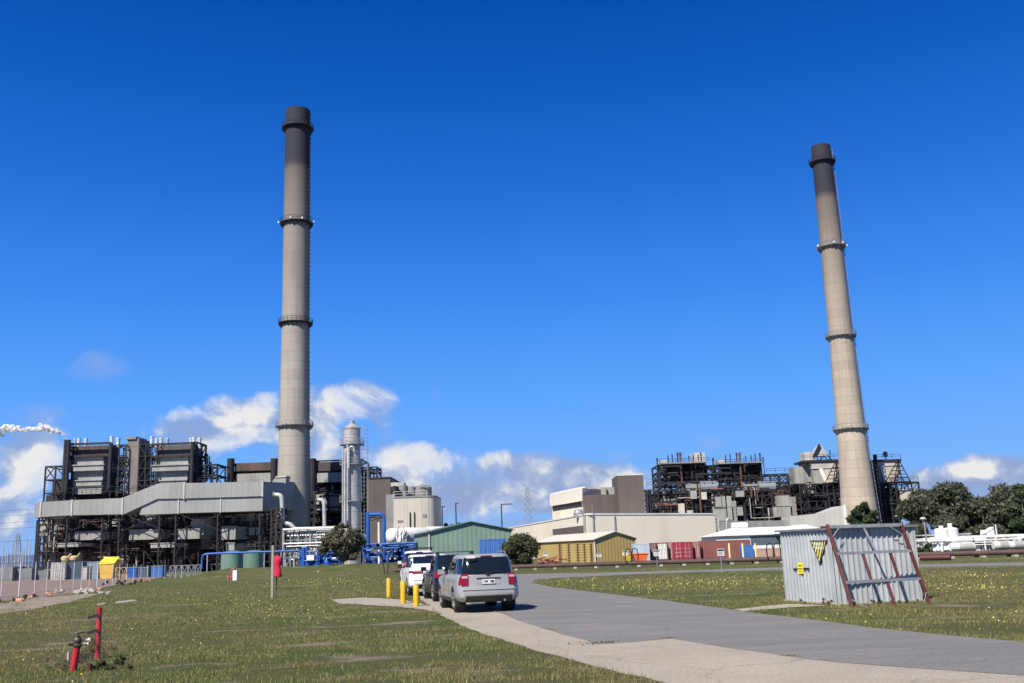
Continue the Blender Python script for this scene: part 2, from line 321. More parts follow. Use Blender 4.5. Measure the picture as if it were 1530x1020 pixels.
bp = N(nt, 'ShaderNodeBump'); bp.inputs['Strength'].default_value = .4; bp.inputs['Distance'].default_value = .01; nt.links.new(noise(nt, 60, 4, coord=pos), bp.inputs['Height']); nt.links.new(bp.outputs[0], b.inputs['Normal'])
ASPH = m
m, nt, b = newmat('apron_concrete'); geo = N(nt, 'ShaderNodeNewGeometry'); pos = geo.outputs['Position']
c = mixc(nt, ramp(nt, noise(nt, .5, 7, .65, coord=pos), [(.35, 0), (.66, 1)]), (.42, .37, .285), (.33, .288, .22))
c = mixc(nt, ramp(nt, noise(nt, 22, 5, .7, coord=pos), [(.38, .6), (.6, 0)]), c, (.17, .15, .12))
c = mixc(nt, ramp(nt, noise(nt, 2.2, 8, .72, coord=pos), [(.60, 0), (.72, .6)]), c, (.54, .49, .40))
vor = N(nt, 'ShaderNodeTexVoronoi', feature='DISTANCE_TO_EDGE'); vor.inputs['Scale'].default_value = .28
mpv = N(nt, 'ShaderNodeVectorMath', operation='ADD'); nz = N(nt, 'ShaderNodeTexNoise'); nz.inputs['Scale'].default_value = .8; nz.inputs['Detail'].default_value = 7; nt.links.new(pos, nz.inputs['Vector']); nt.links.new(pos, mpv.inputs[0]); nt.links.new(nz.outputs['Color'], mpv.inputs[1]); nt.links.new(mpv.outputs[0], vor.inputs['Vector'])
c = mixc(nt, ramp(nt, vor.outputs['Distance'], [(.002, .35), (.008, 0)]), c, (.10, .09, .07))
nt.links.new(c, b.inputs['Base Color']); b.inputs['Roughness'].default_value = .9
bp = N(nt, 'ShaderNodeBump'); bp.inputs['Strength'].default_value = .5; bp.inputs['Distance'].default_value = .012; nt.links.new(noise(nt, 30, 6, coord=pos), bp.inputs['Height']); nt.links.new(bp.outputs[0], b.inputs['Normal'])
CONC = m
def gp(l): return [G(x, y) for x, y in l]
ROAD = wobble(gp([(612,872),(740,914),(800,935),(893,963),(940,960),(1003,954),(1100,970),(1250,990),(1530,1010),(1640,1016),(1640,975),(1530,960),(1400,948),(1300,938),(1220,927),(1150,919),(1080,909),(1000,898),(900,886),(830,878),(795,871),(800,866),(835,863.5),(890,861),(960,857.5),(1100,853.5),(1300,849),(1530,845),(1700,842),(1700,835.5),(1530,840),(1300,844.5),(1100,849.5),(960,854),(890,856),(770,857.5),(700,862),(610,869)]), .8, .05)
APRON = wobble(gp([(610,878),(640,905),(665,922),(705,941),(770,962),(850,985),(905,999),(990,1020),(1040,1034),(1250,1090),(1700,1130),(1700,1010),(1530,1004),(1250,984),(1100,964),(1003,948),(900,957),(890,957),(800,929),(740,908),(620,868)]), .5, .06)
PATCH = wobble(gp([(494,896),(545,893),(600,896),(640,905),(655,915),(600,907),(560,905),(505,902)]), .4, .1)
KERBPATH = wobble(gp([(1095,911),(1175,903),(1240,905),(1180,908),(1110,914)]), .4, .08)
struct(sheet('concrete_apron', APRON, CONC, .006)); struct(sheet('asphalt_road', ROAD, ASPH, .011))
struct(sheet('concrete_pad', PATCH, CONC, .016)); struct(sheet('concrete_path', KERBPATH, CONC, .016))
m, nt, b = newmat('bare_earth'); geo = N(nt, 'ShaderNodeNewGeometry'); pos = geo.outputs['Position']
c = mixc(nt, ramp(nt, noise(nt, .09, 7, .65, 1, 3, 1, coord=pos), [(.35, 0), (.65, 1)]), (.27, .185, .14), (.18, .122, .095))
c = mixc(nt, ramp(nt, noise(nt, 1.2, 7, .7, coord=pos), [(.5, 0), (.7, .6)]), c, (.31, .24, .19))
nt.links.new(c, b.inputs['Base Color']); b.inputs['Roughness'].default_value = .95
bp = N(nt, 'ShaderNodeBump'); bp.inputs['Strength'].default_value = .8; bp.inputs['Distance'].default_value = .1; nt.links.new(noise(nt, 1.5, 7, coord=pos), bp.inputs['Height']); nt.links.new(bp.outputs[0], b.inputs['Normal'])
EARTH = m
DIRT = gp([(-200,925),(0,899),(60,893),(130,884),(180,873),(235,863),(255,860),(250,857),(200,856),(100,861),(0,863),(-200,869)])
struct(sheet('earth_yard', wobble(DIRT, 1., .15), EARTH, .008))
SAND = wobble(gp([(-60,905),(0,902),(60,893),(120,888),(150,887),(105,899),(40,912),(0,917),(-60,925)]), .5, .25)
struct(sheet('sandy_verge', SAND, mat('sand', (.34,.28,.21), (.20,.16,.11), scale=1.6, stain=(.09,.11,.03), sscale=1.2, samt=.8, sz=1, bump=.8, bscale=9), .012))
# hills on the horizon
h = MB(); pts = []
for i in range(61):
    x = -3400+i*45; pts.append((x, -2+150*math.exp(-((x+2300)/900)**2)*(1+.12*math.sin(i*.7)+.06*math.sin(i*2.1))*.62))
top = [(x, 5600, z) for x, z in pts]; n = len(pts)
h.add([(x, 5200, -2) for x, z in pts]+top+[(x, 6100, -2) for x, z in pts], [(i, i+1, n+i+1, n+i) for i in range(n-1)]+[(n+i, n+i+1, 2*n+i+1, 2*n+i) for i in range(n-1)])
struct(h.build('hills', mat('hazed_hill', (.075,.12,.22), (.065,.105,.20), scale=.01), smooth=True))  # distance haze put into the blue base colour
# ---------------------------------------------------------------- grass blades
m, nt, b = newmat('grass_blade'); geo = N(nt, 'ShaderNodeNewGeometry'); c, fine = grass_colour(nt, geo.outputs['Position'])
at = N(nt, 'ShaderNodeAttribute', attribute_name='tint'); 
c = mixc(nt, at.outputs['Fac'], c, (.21, .175, .075)); c = mixc(nt, 1., c, (1.75, 1.72, 1.6), 'MULTIPLY')
nt.links.new(c, b.inputs['Base Color']); b.inputs['Roughness'].default_value = .6; b.inputs['Specular IOR Level'].default_value = .25
tr = N(nt, 'ShaderNodeBsdfTranslucent'); nt.links.new(c, tr.inputs[0]); mx = N(nt, 'ShaderNodeMixShader'); mx.inputs[0].default_value = .3
nt.links.new(b.outputs[0], mx.inputs[1]); nt.links.new(tr.outputs[0], mx.inputs[2]); nt.links.new(mx.outputs[0], nt.nodes['Material Output'].inputs[0]); BLADE = m
def np_inpoly(X, Y, poly):
    c = np.zeros(len(X), bool); n = len(poly); j = n-1
    for i in range(n):
        xi, yi, xj, yj = poly[i].x, poly[i].y, poly[j].x, poly[j].y
        if yi != yj: c ^= ((yi > Y) != (yj > Y)) & (X < (xj-xi)*(Y-yi)/(yj-yi)+xi)
        j = i
    return c
def vnoise(X, Y, s, seed):
    """cheap value noise"""
    x = X*s; y = Y*s; xi = np.floor(x).astype(int); yi = np.floor(y).astype(int); fx = x-xi; fy = y-yi; fx = fx*fx*(3-2*fx); fy = fy*fy*(3-2*fy)
    def h(a, b): v = np.sin(a*127.1+b*311.7+seed*74.7)*43758.5453; return v-np.floor(v)
    return (h(xi, yi)*(1-fx)+h(xi+1, yi)*fx)*(1-fy)+(h(xi, yi+1)*(1-fx)+h(xi+1, yi+1)*fx)*fy
def gzn(Y): t = np.clip((Y-60)/110, 0, 1); return -.8*t*t*(3-2*t)
def blades(n, pw, y0, y1, hgt, wid, seed):
    r = np.random.default_rng(seed); Y = y0*(y1/y0)**(r.random(n)**pw); hw = .56*Y+1; X = (r.random(n)*2-1)*hw
    bad = np_inpoly(X, Y, ROAD) | np_inpoly(X, Y, APRON) | (np_inpoly(X, Y, PATCH)) | np_inpoly(X, Y, DIRT) | np_inpoly(X, Y, KERBPATH) | (np_inpoly(X, Y, SAND) & (vnoise(X, Y*1.5, .9, 21) < .62))
    dn = vnoise(X, Y*1.8, .8, 1)*.5+vnoise(X, Y*1.8, 2.3, 2)*.3+vnoise(X, Y, .22, 3)*.4
    bad |= (dn < .50) & (r.random(n) < .8); bad |= (vnoise(X, Y*2.2, .45, 9) < .30) & (r.random(n) < .85)
    bm_ = sum(np.exp(-(((X-x_)/rx_)**2+((Y-y_)/ry_)**2)) for x_, y_, rx_, ry_ in BARE); bad |= (r.random(n) < np.clip(bm_*1.6*(vnoise(X, Y*1.5, 1.3, 12)+.4*vnoise(X, Y*1.5, 4., 13)-.25), 0, .88))
    X = X[~bad]; Y = Y[~bad]; dn = dn[~bad]; n = len(X); a = r.random(n)*2*np.pi; H = hgt*(.45+.9*r.random(n)**1.5)*(.55+dn)*(.85+Y/160); Wd = wid*(.6+.8*r.random(n))*(.7+Y/40)
    lean = r.normal(0, .45, (n, 2)); Z = gzn(Y)
    dx = np.cos(a)*Wd/2; dy = np.sin(a)*Wd/2
    P = np.empty((n, 3, 3)); P[:, 0] = np.c_[X-dx, Y-dy, Z-.01]; P[:, 1] = np.c_[X+dx, Y+dy, Z-.01]; P[:, 2] = np.c_[X+lean[:, 0]*H, Y+lean[:, 1]*H, Z+H]
    t = np.repeat(np.clip(r.random(n)**2.2*1.1*(.4+vnoise(X, Y, .7, 5)), 0, .9), 3)
    return P.reshape(-1, 3), t
def tri_mesh(name, P, m, tint=None):
    k = len(P)//3; me = bpy.data.meshes.new(name); me.vertices.add(len(P)); me.vertices.foreach_set('co', P.ravel()); me.loops.add(len(P)); me.loops.foreach_set('vertex_index', np.arange(len(P)))
    me.polygons.add(k); me.polygons.foreach_set('loop_start', np.arange(k)*3); me.polygons.foreach_set('loop_total', np.full(k, 3)); 
    if tint is not None: at = me.attributes.new('tint', 'FLOAT', 'POINT'); at.data.foreach_set('value', tint.astype(np.float32))
    me.update(); me.validate(); me.materials.append(m); o = bpy.data.objects.new(name, me); COL.objects.link(o); return o
P1, t1 = blades(430000, 1.0, 11.5, 75, .044, .011, 3); P2, t2 = blades(45000, 1.2, 12, 60, .085, .013, 4)
tag(tri_mesh('grass', np.r_[P1, P2], BLADE, np.r_[t1, t2]), 'short green and straw coloured grass growing on the open field', 'grass', kind='stuff')
# yellow wildflowers, as small tilted petals
PETAL = mat('yellow_petal', (.78,.72,.16), (.66,.62,.12), scale=30)
def flowers(spots):
    out = []
    for (px, py, sx, sy, n) in spots:
        for _ in range(int(n*.8)):
            p = G(random.gauss(px, sx), random.gauss(py, sy) if sy else py)
            if p.y > 95 or p.y < 11 or inpoly(p.x, p.y, ROAD) or inpoly(p.x, p.y, APRON) or inpoly(p.x, p.y, DIRT): continue
            z = p.z+random.uniform(.04, .13); s = random.uniform(.008, .017)*(.75+p.y/50)
            for k in range(2):
                a = random.uniform(0, 6.28); q = Vector((p.x, p.y, z)); u = Vector((math.cos(a), math.sin(a), random.uniform(-.3, .3)))*s; v = Vector((-math.sin(a)*.4, math.cos(a)*.4, .8))*s
                out += [q-u-v*.6, q+u-v*.6, q+v]
    return np.array([tuple(x) for x in out])
fl = flowers([(1450,880,40,3,120),(1300,865,120,5,90),(1050,872,110,5,380),(960,880,50,5,160),(1200,872,100,5,200),(1430,862,60,3,120),(1500,875,60,8,60),(440,920,50,12,80),(400,912,40,8,70),(470,875,60,4,120),(520,868,60,3,160),(620,868,40,3,60),(60,935,80,30,20),(100,1000,60,12,12),(330,905,60,14,50),(250,960,120,25,16),(1240,925,60,5,8),(1490,925,30,12,20),(850,868,60,2,60)])
tag(tri_mesh('yellow_wildflowers', fl, PETAL), 'tiny yellow wildflowers scattered in drifts over the grass', 'flowers', kind='stuff')
# ---------------------------------------------------------------- chimneys
def chimney_mat(name, zsoot, ztop, c1, c2):
    m, nt, b = newmat(name); geo = N(nt, 'ShaderNodeNewGeometry'); sep = N(nt, 'ShaderNodeSeparateXYZ'); nt.links.new(geo.outputs['Position'], sep.inputs[0]); z = sep.outputs[2]
    c = mixc(nt, ramp(nt, noise(nt, .22, 6, .6, 1, 1, 1), [(.35, 0), (.65, 1)]), c1, c2)
    fr = mathn(nt, 'FRACT', mathn(nt, 'DIVIDE', z, 2.3)); wn = N(nt, 'ShaderNodeTexWhiteNoise', noise_dimensions='1D'); nt.links.new(mathn(nt, 'FLOOR', mathn(nt, 'DIVIDE', z, 2.3)), wn.inputs['W'])
    c = mixc(nt, mathn(nt, 'MULTIPLY', wn.outputs['Value'], .35), c, (.24, .205, .165))
    c = mixc(nt, ramp(nt, fr, [(0, .7), (.10, 0)]), c, (.19, .165, .14))
    c = mixc(nt, mathn(nt, 'MULTIPLY', ramp(nt, noise(nt, 1.0, 6, .6, 1, 1, .05), [(.45, 0), (.7, .6)]), 1), c, (.24, .21, .175))
    zn = mathn(nt, 'DIVIDE', mathn(nt, 'SUBTRACT', z, zsoot-16), 32); f2 = ramp(nt, zn, [(0, 0), (.44, .35), (.50, .95), (.56, 1)])
    zb = mathn(nt, 'DIVIDE', mathn(nt, 'SUBTRACT', z, zsoot-60), 60); c = mixc(nt, mathn(nt, 'MULTIPLY', zb, .8, True), c, (.12, .095, .082))
    c = mixc(nt, f2, c, (.021, .021, .031))
    nt.links.new(c, b.inputs['Base Color']); b.inputs['Roughness'].default_value = .85
    bp = N(nt, 'ShaderNodeBump'); bp.inputs['Strength'].default_value = .5; bp.inputs['Distance'].default_value = .05; nt.links.new(fr, bp.inputs['Height']); nt.links.new(bp.outputs[0], b.inputs['Normal']); return m
def chimney(label, Y, axis, rings, soot, base_px, m1, m2, rings_pale):
    """axis: list of (px centre, py, px width)"""
    prof = []; x0 = W(base_px[0], base_px[1], Y).x
    t = thing('chimney', label, 'chimney', (x0, Y, gz(Y)), 0)
    for cx, cy, wd in axis:
        p = W(cx, cy, Y); prof.append((wd/2/FL*(p-Vector((0, 0, CAMZ))).dot(fw), p.z))
    prof.sort(key=lambda q: q[1]); zt = prof[-1][1]; b0 = prof[0]; b1 = prof[1]
    sl = (b0[0]-b1[0])/(b1[1]-b0[1]); prof.insert(0, (b0[0]+sl*(b0[1]-gz(Y)), gz(Y)-.3))
    pr = []
    for (r1, z1), (r2, z2) in zip(prof, prof[1:]):
        for k in range(6): pr.append((r1+(r2-r1)*k/6, z1+(z2-z1)*k/6))
    pr.append(prof[-1]); rt = prof[-1][0]; pr += [(rt*.86, zt), (rt*.84, zt-6)]
    zs = W(base_px[0], soot, Y).z
    MB().lathe((x0, Y, 0), pr, 64).build('shaft', chimney_mat('sooted_concrete_'+('pale' if rings_pale else 'grey'), zs, zt, m1, m2), t, smooth=True, angle=30)
    def rad(z):
        for (r1, z1), (r2, z2) in zip(prof, prof[1:]):
            if z1 <= z <= z2: return r1+(r2-r1)*(z-z1)/(z2-z1)
        return rt
    for i, py in enumerate(rings):
        z = W(base_px[0], py, Y).z; r = rad(z); pf = MB(); pf.lathe((x0, Y, 0), [(r+.02, z-.3), (r+.75, z-.2), (r+.9, z), (r+.9, z+.14), (r+.02, z+.14)], 40)
        for k in range(20):
            a = k*math.pi/10; c, s_ = math.cos(a), math.sin(a); pf.bar((x0+r*c, Y+r*s_, z-1.1), (x0+(r+.8)*c, Y+(r+.8)*s_, z-.2), .12)
        mm = M['grey'] if (rings_pale and i) or i == 3 else M['steel']
        pl = pf.build('access_platform', mm, t)
        rl = MB()
        for k in range(24):
            a = k*math.pi/12; c, s_ = math.cos(a), math.sin(a); rl.bar((x0+(r+.86)*c, Y+(r+.86)*s_, z), (x0+(r+.86)*c, Y+(r+.86)*s_, z+1.15), .09)
        for dz in (.6, 1.15):
            pts = [(x0+(r+.86)*math.cos(k*math.pi/16), Y+(r+.86)*math.sin(k*math.pi/16), z+dz) for k in range(33)]; rl.tube(pts, .05, 4, False)
        rl.build('guard_rail', mm, pl)
        if i == 1:
            for a in (R(195), R(262), R(-8), R(300)):
                lm = MB(); c, s_ = math.cos(a), math.sin(a); lm.box(x0+(r+1.2)*c-.16, x0+(r+1.2)*c+.16, Y+(r+1.2)*s_-.16, Y+(r+1.2)*s_+.16, z+.1, z+.55); lm.build('warning_lamp', M['white'], pl)
    lad = MB(); a = R(-12)
    for sgn in (-.25, .25):
        pts = [(x0+(rad(z)+.3)*math.cos(a)+sgn*math.sin(a), Y+(rad(z)+.3)*math.sin(a)+sgn*math.cos(a), z) for z in np.linspace(gz(Y), zt-1, 30)]; lad.tube(pts, .06, 4)
    z = gz(Y)+3
    while z < zt-1:
        lad.lathe((x0+(rad(z)+.35)*math.cos(a), Y+(rad(z)+.35)*math.sin(a), z), [(.26, 0), (.26, .08)], 8); z += 1.1
    lad.build('caged_ladder', M['grey'] if rings_pale else M['steel'], t)
    return t, rad
ch1, rad1 = chimney('tall upright concrete chimney with a sooty top, left of the silver column', 236, [(445.5,166,36.5),(444.5,250,37),(443.5,338,38.5),(442,485,40),(440.5,637,44.5),(438.5,715,48),(437,785,52)], [193,335,484,637], 247, (438, 800), (.375,.35,.30), (.32,.30,.255), False)
ch2, rad2 = chimney('tall black-topped concrete chimney at the right, behind the small pine', 250, [(1226,219,27.5),(1228.5,245,28.5),(1242,368,31.5),(1257.5,503,34.5),(1272,641,41),(1279,705,46),(1285,762,52)], [241,368,502,641], 288, (1287, 790), (.46,.39,.305), (.40,.335,.26), True)
# ---------------------------------------------------------------- steelwork helpers
def lattice(mb, xs, ys, zs, w=.35, br=.5, seed=0, wb=None):
    r = random.Random(seed); wb = wb or w*.62
    for x in xs:
        for y in ys: mb.bar((x, y, zs[0]), (x, y, zs[-1]), w)
    for z in zs[1:]:
        for y in ys: mb.bar((xs[0], y, z), (xs[-1], y, z), w*.8)
        for x in xs: mb.bar((x, ys[0], z), (x, ys[-1], z), w*.8)
    for i in range(len(xs)-1):
        for k in range(len(zs)-1):
            for y in ys:
                if r.random() < br:
                    a, b = ((xs[i], y, zs[k]), (xs[i+1], y, zs[k+1])), ((xs[i+1], y, zs[k]), (xs[i], y, zs[k+1]))
                    q = r.random()
                    if q < .62: mb.bar(*a, wb)
                    if q > .38: mb.bar(*b, wb)
def rails(mb, x0, x1, y, z, w=.09, step=2.2):
    n = max(1, int(abs(x1-x0)/step))
    for i in range(n+1): x = x0+(x1-x0)*i/n; mb.bar((x, y, z), (x, y, z+1.1), w)
    for dz in (.55, 1.1): mb.bar((x0, y, z+dz), (x1, y, z+dz), w)
def clutter(parent, box, n, seed, kinds, front):
    """equipment seen between the beams: ducts, tanks and pipes of several materials, one part each for the larger pieces"""
    r = random.Random(seed); x0, x1, y0, y1, z0, z1 = box
    for i in range(n):
        nm, mm = r.choice(kinds); sx = r.uniform(1.2, 5); sz = r.uniform(.8, 3.2); sy = r.uniform(1.5, 4); x = r.uniform(x0, x1-sx); z = r.uniform(z0, z1-sz); y = r.uniform(y0, y1)
        b = MB(); k = r.random()
        if k < .5:
            b.prism([(x, y), (x+sx, y), (x+sx, y+sy), (x, y+sy)], [z+r.choice((0, 0, sz*.4))]*2+[z]*2, z+sz)
            b.box(x-.12, x+sx+.12, y-.12, y+sy, z+sz, z+sz+.15)
        elif k < .75: b.tube([(x, y, z+sz/2), (x+sx, y, z+sz/2)], sz*.35, 12); b.tube([(x+sx*.3, y, z+sz/2), (x+sx*.3, y, z+sz*1.6)], .25, 8)
        else: b.lathe((x+1, y, 0), [(.3, z-1.), (1.1, z), (1.1, z+sz), (.5, z+sz+.4)], 14)
        b.build(nm, mm, parent)
def pipes(mb, box, n, seed, rr=(.1, .3)):
    r = random.Random(seed); x0, x1, y0, y1, z0, z1 = box
    for i in range(n):
        x = r.uniform(x0, x1); y = r.uniform(y0, y1); z = r.uniform(z0, z1); p = Vector((x, y, z)); pts = [p.copy()]
        for k in range(r.randint(1, 4)):
            ax = r.choice((0, 0, 2, 2, 1)); d = r.uniform(1.5, 7)*r.choice((-1, 1)); p = p.copy(); p[ax] += d
            p.x = min(x1, max(x0, p.x)); p.y = min(y1, max(y0, p.y)); p.z = min(z1, max(z0, p.z)); pts.append(p)
        q = r.uniform(*rr)
        for a, b in zip(pts, pts[1:]):
            if (b-a).length > .3: mb.tube([a, b], q, 6)
def vent(parent, px, py0, py1, wpx, Y, mm=None):
    a = W(px, py1, Y); b = W(px, py0, Y); r = wpx/2/FL*Y
    MB().lathe((a.x, Y, 0), [(r, a.z-.5), (r, b.z-.5), (r*1.12, b.z-.45), (r*1.12, b.z), (r*.85, b.z), (r*.8, b.z-.8)], 14).build('roof_vent', mm or M['vent'], parent, smooth=True)
# ---------------------------------------------------------------- left boiler house
YF = 226.
bh = thing('boiler_house', 'tall black-framed boiler house at the left with two louvred grey casings and roof vents', 'boiler house', (W(200, 800, YF).x, YF, gz(YF)))
def rb(name, px0, py0, px1, py1, Y, d, m, parent, lip=0):
    X0, X1, Z0, Z1 = rect(px0, py0, px1, py1, Y); b = MB().box(X0, X1, Y, Y+d, Z0, Z1)
    return b.build(name, m, parent)
def xs_at(pxs, py, Y): return [W(p, py, Y).x for p in pxs]
def zs_at(pys, px, Y): return [W(px, p, Y).z for p in pys]
g0 = gz(YF)
fr = MB()
z_l = [g0]+zs_at([822, 806, 789, 772], 200, YF)
lattice(fr, xs_at([51, 75, 104, 132, 160, 185, 214, 240, 268, 295, 325, 352, 380, 404], 800, YF), [YF+1, YF+9], z_l, .26, .5, 3)
lattice(fr, xs_at([60, 92, 120, 150, 172, 200, 228, 255, 281, 310, 338, 366, 392], 800, YF+16), [YF+16], z_l, .4, .35, 4)
z_u = zs_at([775, 755, 735, 715, 695], 120, YF+6)
lattice(fr, xs_at([67, 82, 98], 720, YF+6), [YF+6, YF+15], z_u, .32, .3, 5)
z_t = zs_at([775, 752, 735, 718, 700, 682, 664], 200, YF+7)
lattice(fr, xs_at([98, 108], 700, YF+7), [YF+7, YF+14], z_t, .42, .2, 6)
lattice(fr, xs_at([166, 177, 187], 700, YF+7), [YF+7, YF+14], z_t, .28, .75, 7)
lattice(fr, xs_at([207, 217, 226, 234], 700, YF+7), [YF+7, YF+14], z_t, .26, .8, 8)
lattice(fr, xs_at([286, 293], 700, YF+7), [YF+7, YF+14], z_t, .42, .3, 9)
for a, b_ in ((98, 166), (226, 293)):
    for pz in (664, 682): 
        p, q = W(a, pz, YF+7), W(b_, pz, YF+7); q.z = p.z; fr.bar(p, q, .5); fr.bar(p+Vector((0, 7, 0)), q+Vector((0, 7, 0)), .4)
lattice(fr, xs_at([296, 306, 318, 324], 705, YF+8), [YF+8, YF+18], zs_at([735, 722, 710, 694], 310, YF+8), .3, .5, 10)
for px0, px1, py in ((98, 235, 734), (66, 236, 738), (296, 325, 720)):
    p, q = W(px0, py, YF+5), W(px1, py, YF+5); rails(fr, p.x, q.x, YF+5, (p.z+q.z)/2)
fr.build('steel_frame', M['steel'], bh)
for pxa, py in ((99, 657), (103, 657), (166, 662), (288, 660)):      # tall round downcomers
    p = W(pxa, py, YF+6); q = W(pxa, 735, YF+6); MB().tube([(p.x, YF+6, q.z), (p.x, YF+6, p.z)], .48, 10).build('downcomer_pipe', M['steel'], bh)
for nm, a in (('rust', (103, 666, 164, 683)), ('steelband', (234, 665, 291, 682))):
    rb('penthouse', *a, YF+8.5, 6, M['brownband'] if nm == 'rust' else mat('dark_ribbed_cladding', (.09,.085,.088), (.06,.058,.06), scale=.2, stain=(.16,.1,.07), samt=.5, ribs=1.5), bh)
for dx, w_, pyb in ((0, 50, 735), (126, 50, 723)):
    # stepped louvred casing
    x0, x1 = 107+dx, 159+dx
    for k, (a0, a1, ins, yy) in enumerate(((684, 695, 0, 0), (696.5, 704, -2, -.8), (706, 717, 2, .4), (719, 726, 3, 0), (728, 738, 4, .5))):
        if a0 > pyb: break
        X0, X1, Z0, Z1 = rect(x0+ins, a0, x1-ins-2, min(a1, 745), YF+8.5)
        c = MB(); c.prism([(X0, YF+7.6+yy), (X1, YF+7.6+yy), (X1, YF+14), (X0, YF+14)], [Z0]*4, [Z1+.1]*4); c.xzprism([(X0-.3, Z1+.05), (X1+.3, Z1+.05), (X1+.3, Z1+.3), (X0-.3, Z1+.3)], YF+7.3+yy, YF+8.4+yy)
        c.build('boiler_casing', M['casing'], bh)
    rb('casing_shade_core', x0+2, 684, x1+2, 760, YF+11, 8, M['darkcore'], bh)  # dark box added behind the casing so the gaps look shaded
rb('lift_tower', 189, 655, 206, 738, YF+8, 7, mat('grimy_concrete', (.21,.185,.165), (.15,.135,.125), scale=.25, stain=(.09,.07,.06), samt=.7, lines=(3.2, (.09,.08,.07))), bh)
rb('tower_cap', 187, 652, 203, 656, YF+7.6, 7, M['grey'], bh)
for px, p0, p1, w_ in ((112,655,666,3.4),(117.5,655,666,4.5),(128,655,665,4.6),(166.5,651.5,664,5),(176.5,654,665,5.5),(226.5,651.5,664,5),(234,654.5,665,4.5),(240.5,654,665,5),(250,654.5,665,4.2),(285,654,665,4.5),(289.5,653,664,5),(298,654,667,5.5)):
    vent(bh, px, p0, p1, w_, YF+10)
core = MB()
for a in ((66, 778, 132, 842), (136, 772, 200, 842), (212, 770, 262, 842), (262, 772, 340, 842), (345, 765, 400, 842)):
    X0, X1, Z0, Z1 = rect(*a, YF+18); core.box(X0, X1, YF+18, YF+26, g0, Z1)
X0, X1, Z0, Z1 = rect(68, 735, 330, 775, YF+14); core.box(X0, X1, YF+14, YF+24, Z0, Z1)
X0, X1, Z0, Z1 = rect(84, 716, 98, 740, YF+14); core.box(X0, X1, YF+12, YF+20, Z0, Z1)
core.build('inner_shade_mass', M['darkcore'], bh)  # dark masses added behind the frame, painted as interior shade
X0, X1, Z0, Z1 = rect(56, 772, 400, 838, YF+3)
kinds = [('equipment_casing', M['grey']), ('equipment_casing', M['casing']), ('fan_housing', M['steel']), ('mill_duct', M['rust']), ('equipment_casing', M['casing'])]
clutter(bh, (X0, X1, YF+2.2, YF+9, g0+1, Z1-.5), 110, 11, kinds, YF)
pp = MB(); pipes(pp, (X0, X1, YF+2, YF+8, g0, Z1), 150, 12, (.08, .26)); pp.build('pipework', M['steel'], bh)
pp = MB(); pipes(pp, (X0, X1, YF+2, YF+8, g0, Z1), 34, 13, (.08, .2)); pp.build('rusted_pipework', M['rust'], bh)
pp = MB(); pipes(pp, (X0, X1, YF+1, YF+8, g0, Z1), 90, 15, (.07, .17)); pp.build('lagged_pipework', M['pale'], bh)
X0, X1, Z0, Z1 = rect(98, 668, 300, 740, YF+12); pp = MB(); pipes(pp, (X0, X1, YF+11, YF+20, Z0, Z1-2), 110, 14, (.1, .35)); pp.build('pipework', M['steel'], bh)
for a, y in (((112, 795, 150, 806.5), -1.6), ((193, 792, 238, 806), -1.2), ((266, 791, 298, 805), -1.6), ((331, 787, 352, 806), -1.5), ((338, 812, 350, 822), -1.7), ((287, 776, 304, 800), -1), ((225, 812, 262, 818), -1.4), ((86, 812, 120, 817), -1.5), ((60, 778, 74, 800), 4), ((98, 795, 116, 806), 2), ((236, 778, 250, 790), 2), ((300, 806, 312, 820), 2), ((160, 776, 178, 786), 6), ((346, 792, 366, 805), 1), ((372, 790, 386, 800), 1), ((340, 811, 350, 822), 1), ((122, 793, 168, 807), 2), ((193, 792, 222, 806), 3), ((262, 790, 289, 803), 2), ((288, 768, 303, 803), 5), ((216, 768, 232, 790), 5), ((345, 772, 372, 790), 4), ((331, 786, 351, 806), 3)):
    X0, X1, Z0, Z1 = rect(*a, YF+y); c = MB().prism([(X0, YF+y), (X1, YF+y), (X1+3, YF+y+5), (X0+3, YF+y+5)], Z0, Z1); c.box(X0-.15, X1+.15, YF+y-.15, YF+y+.3, Z1, Z1+.2); c.build('breeching_duct', M['casing'], bh)
fl_ = MB()
for py in (804, 818, 790):
    X0, X1, Z0, Z1 = rect(56, py, 400, py+1, YF+1.5); 
    for k in range(9):
        a = X0+(X1-X0)*random.random(); fl_.box(a, a+random.uniform(4, 12), YF+1.2, YF+7, Z0, Z0+.18); rails(fl_, a, a+6, YF+1.2, Z0+.18, .07)
fl_.build('walkway', M['rust'], bh)
# red hopper
p = W(154, 833, YF+2); q = W(154, 813, YF+2); MB().lathe((p.x, YF+5, 0), [(1.1, p.z-.6), (1.3, p.z), (3.6, q.z-1.2), (3.7, q.z)], 20).build('ash_hopper', mat('red_primer', (.19,.09,.065), (.10,.062,.05), scale=.8, stain=(.07,.06,.05), samt=.7), bh, smooth=True)
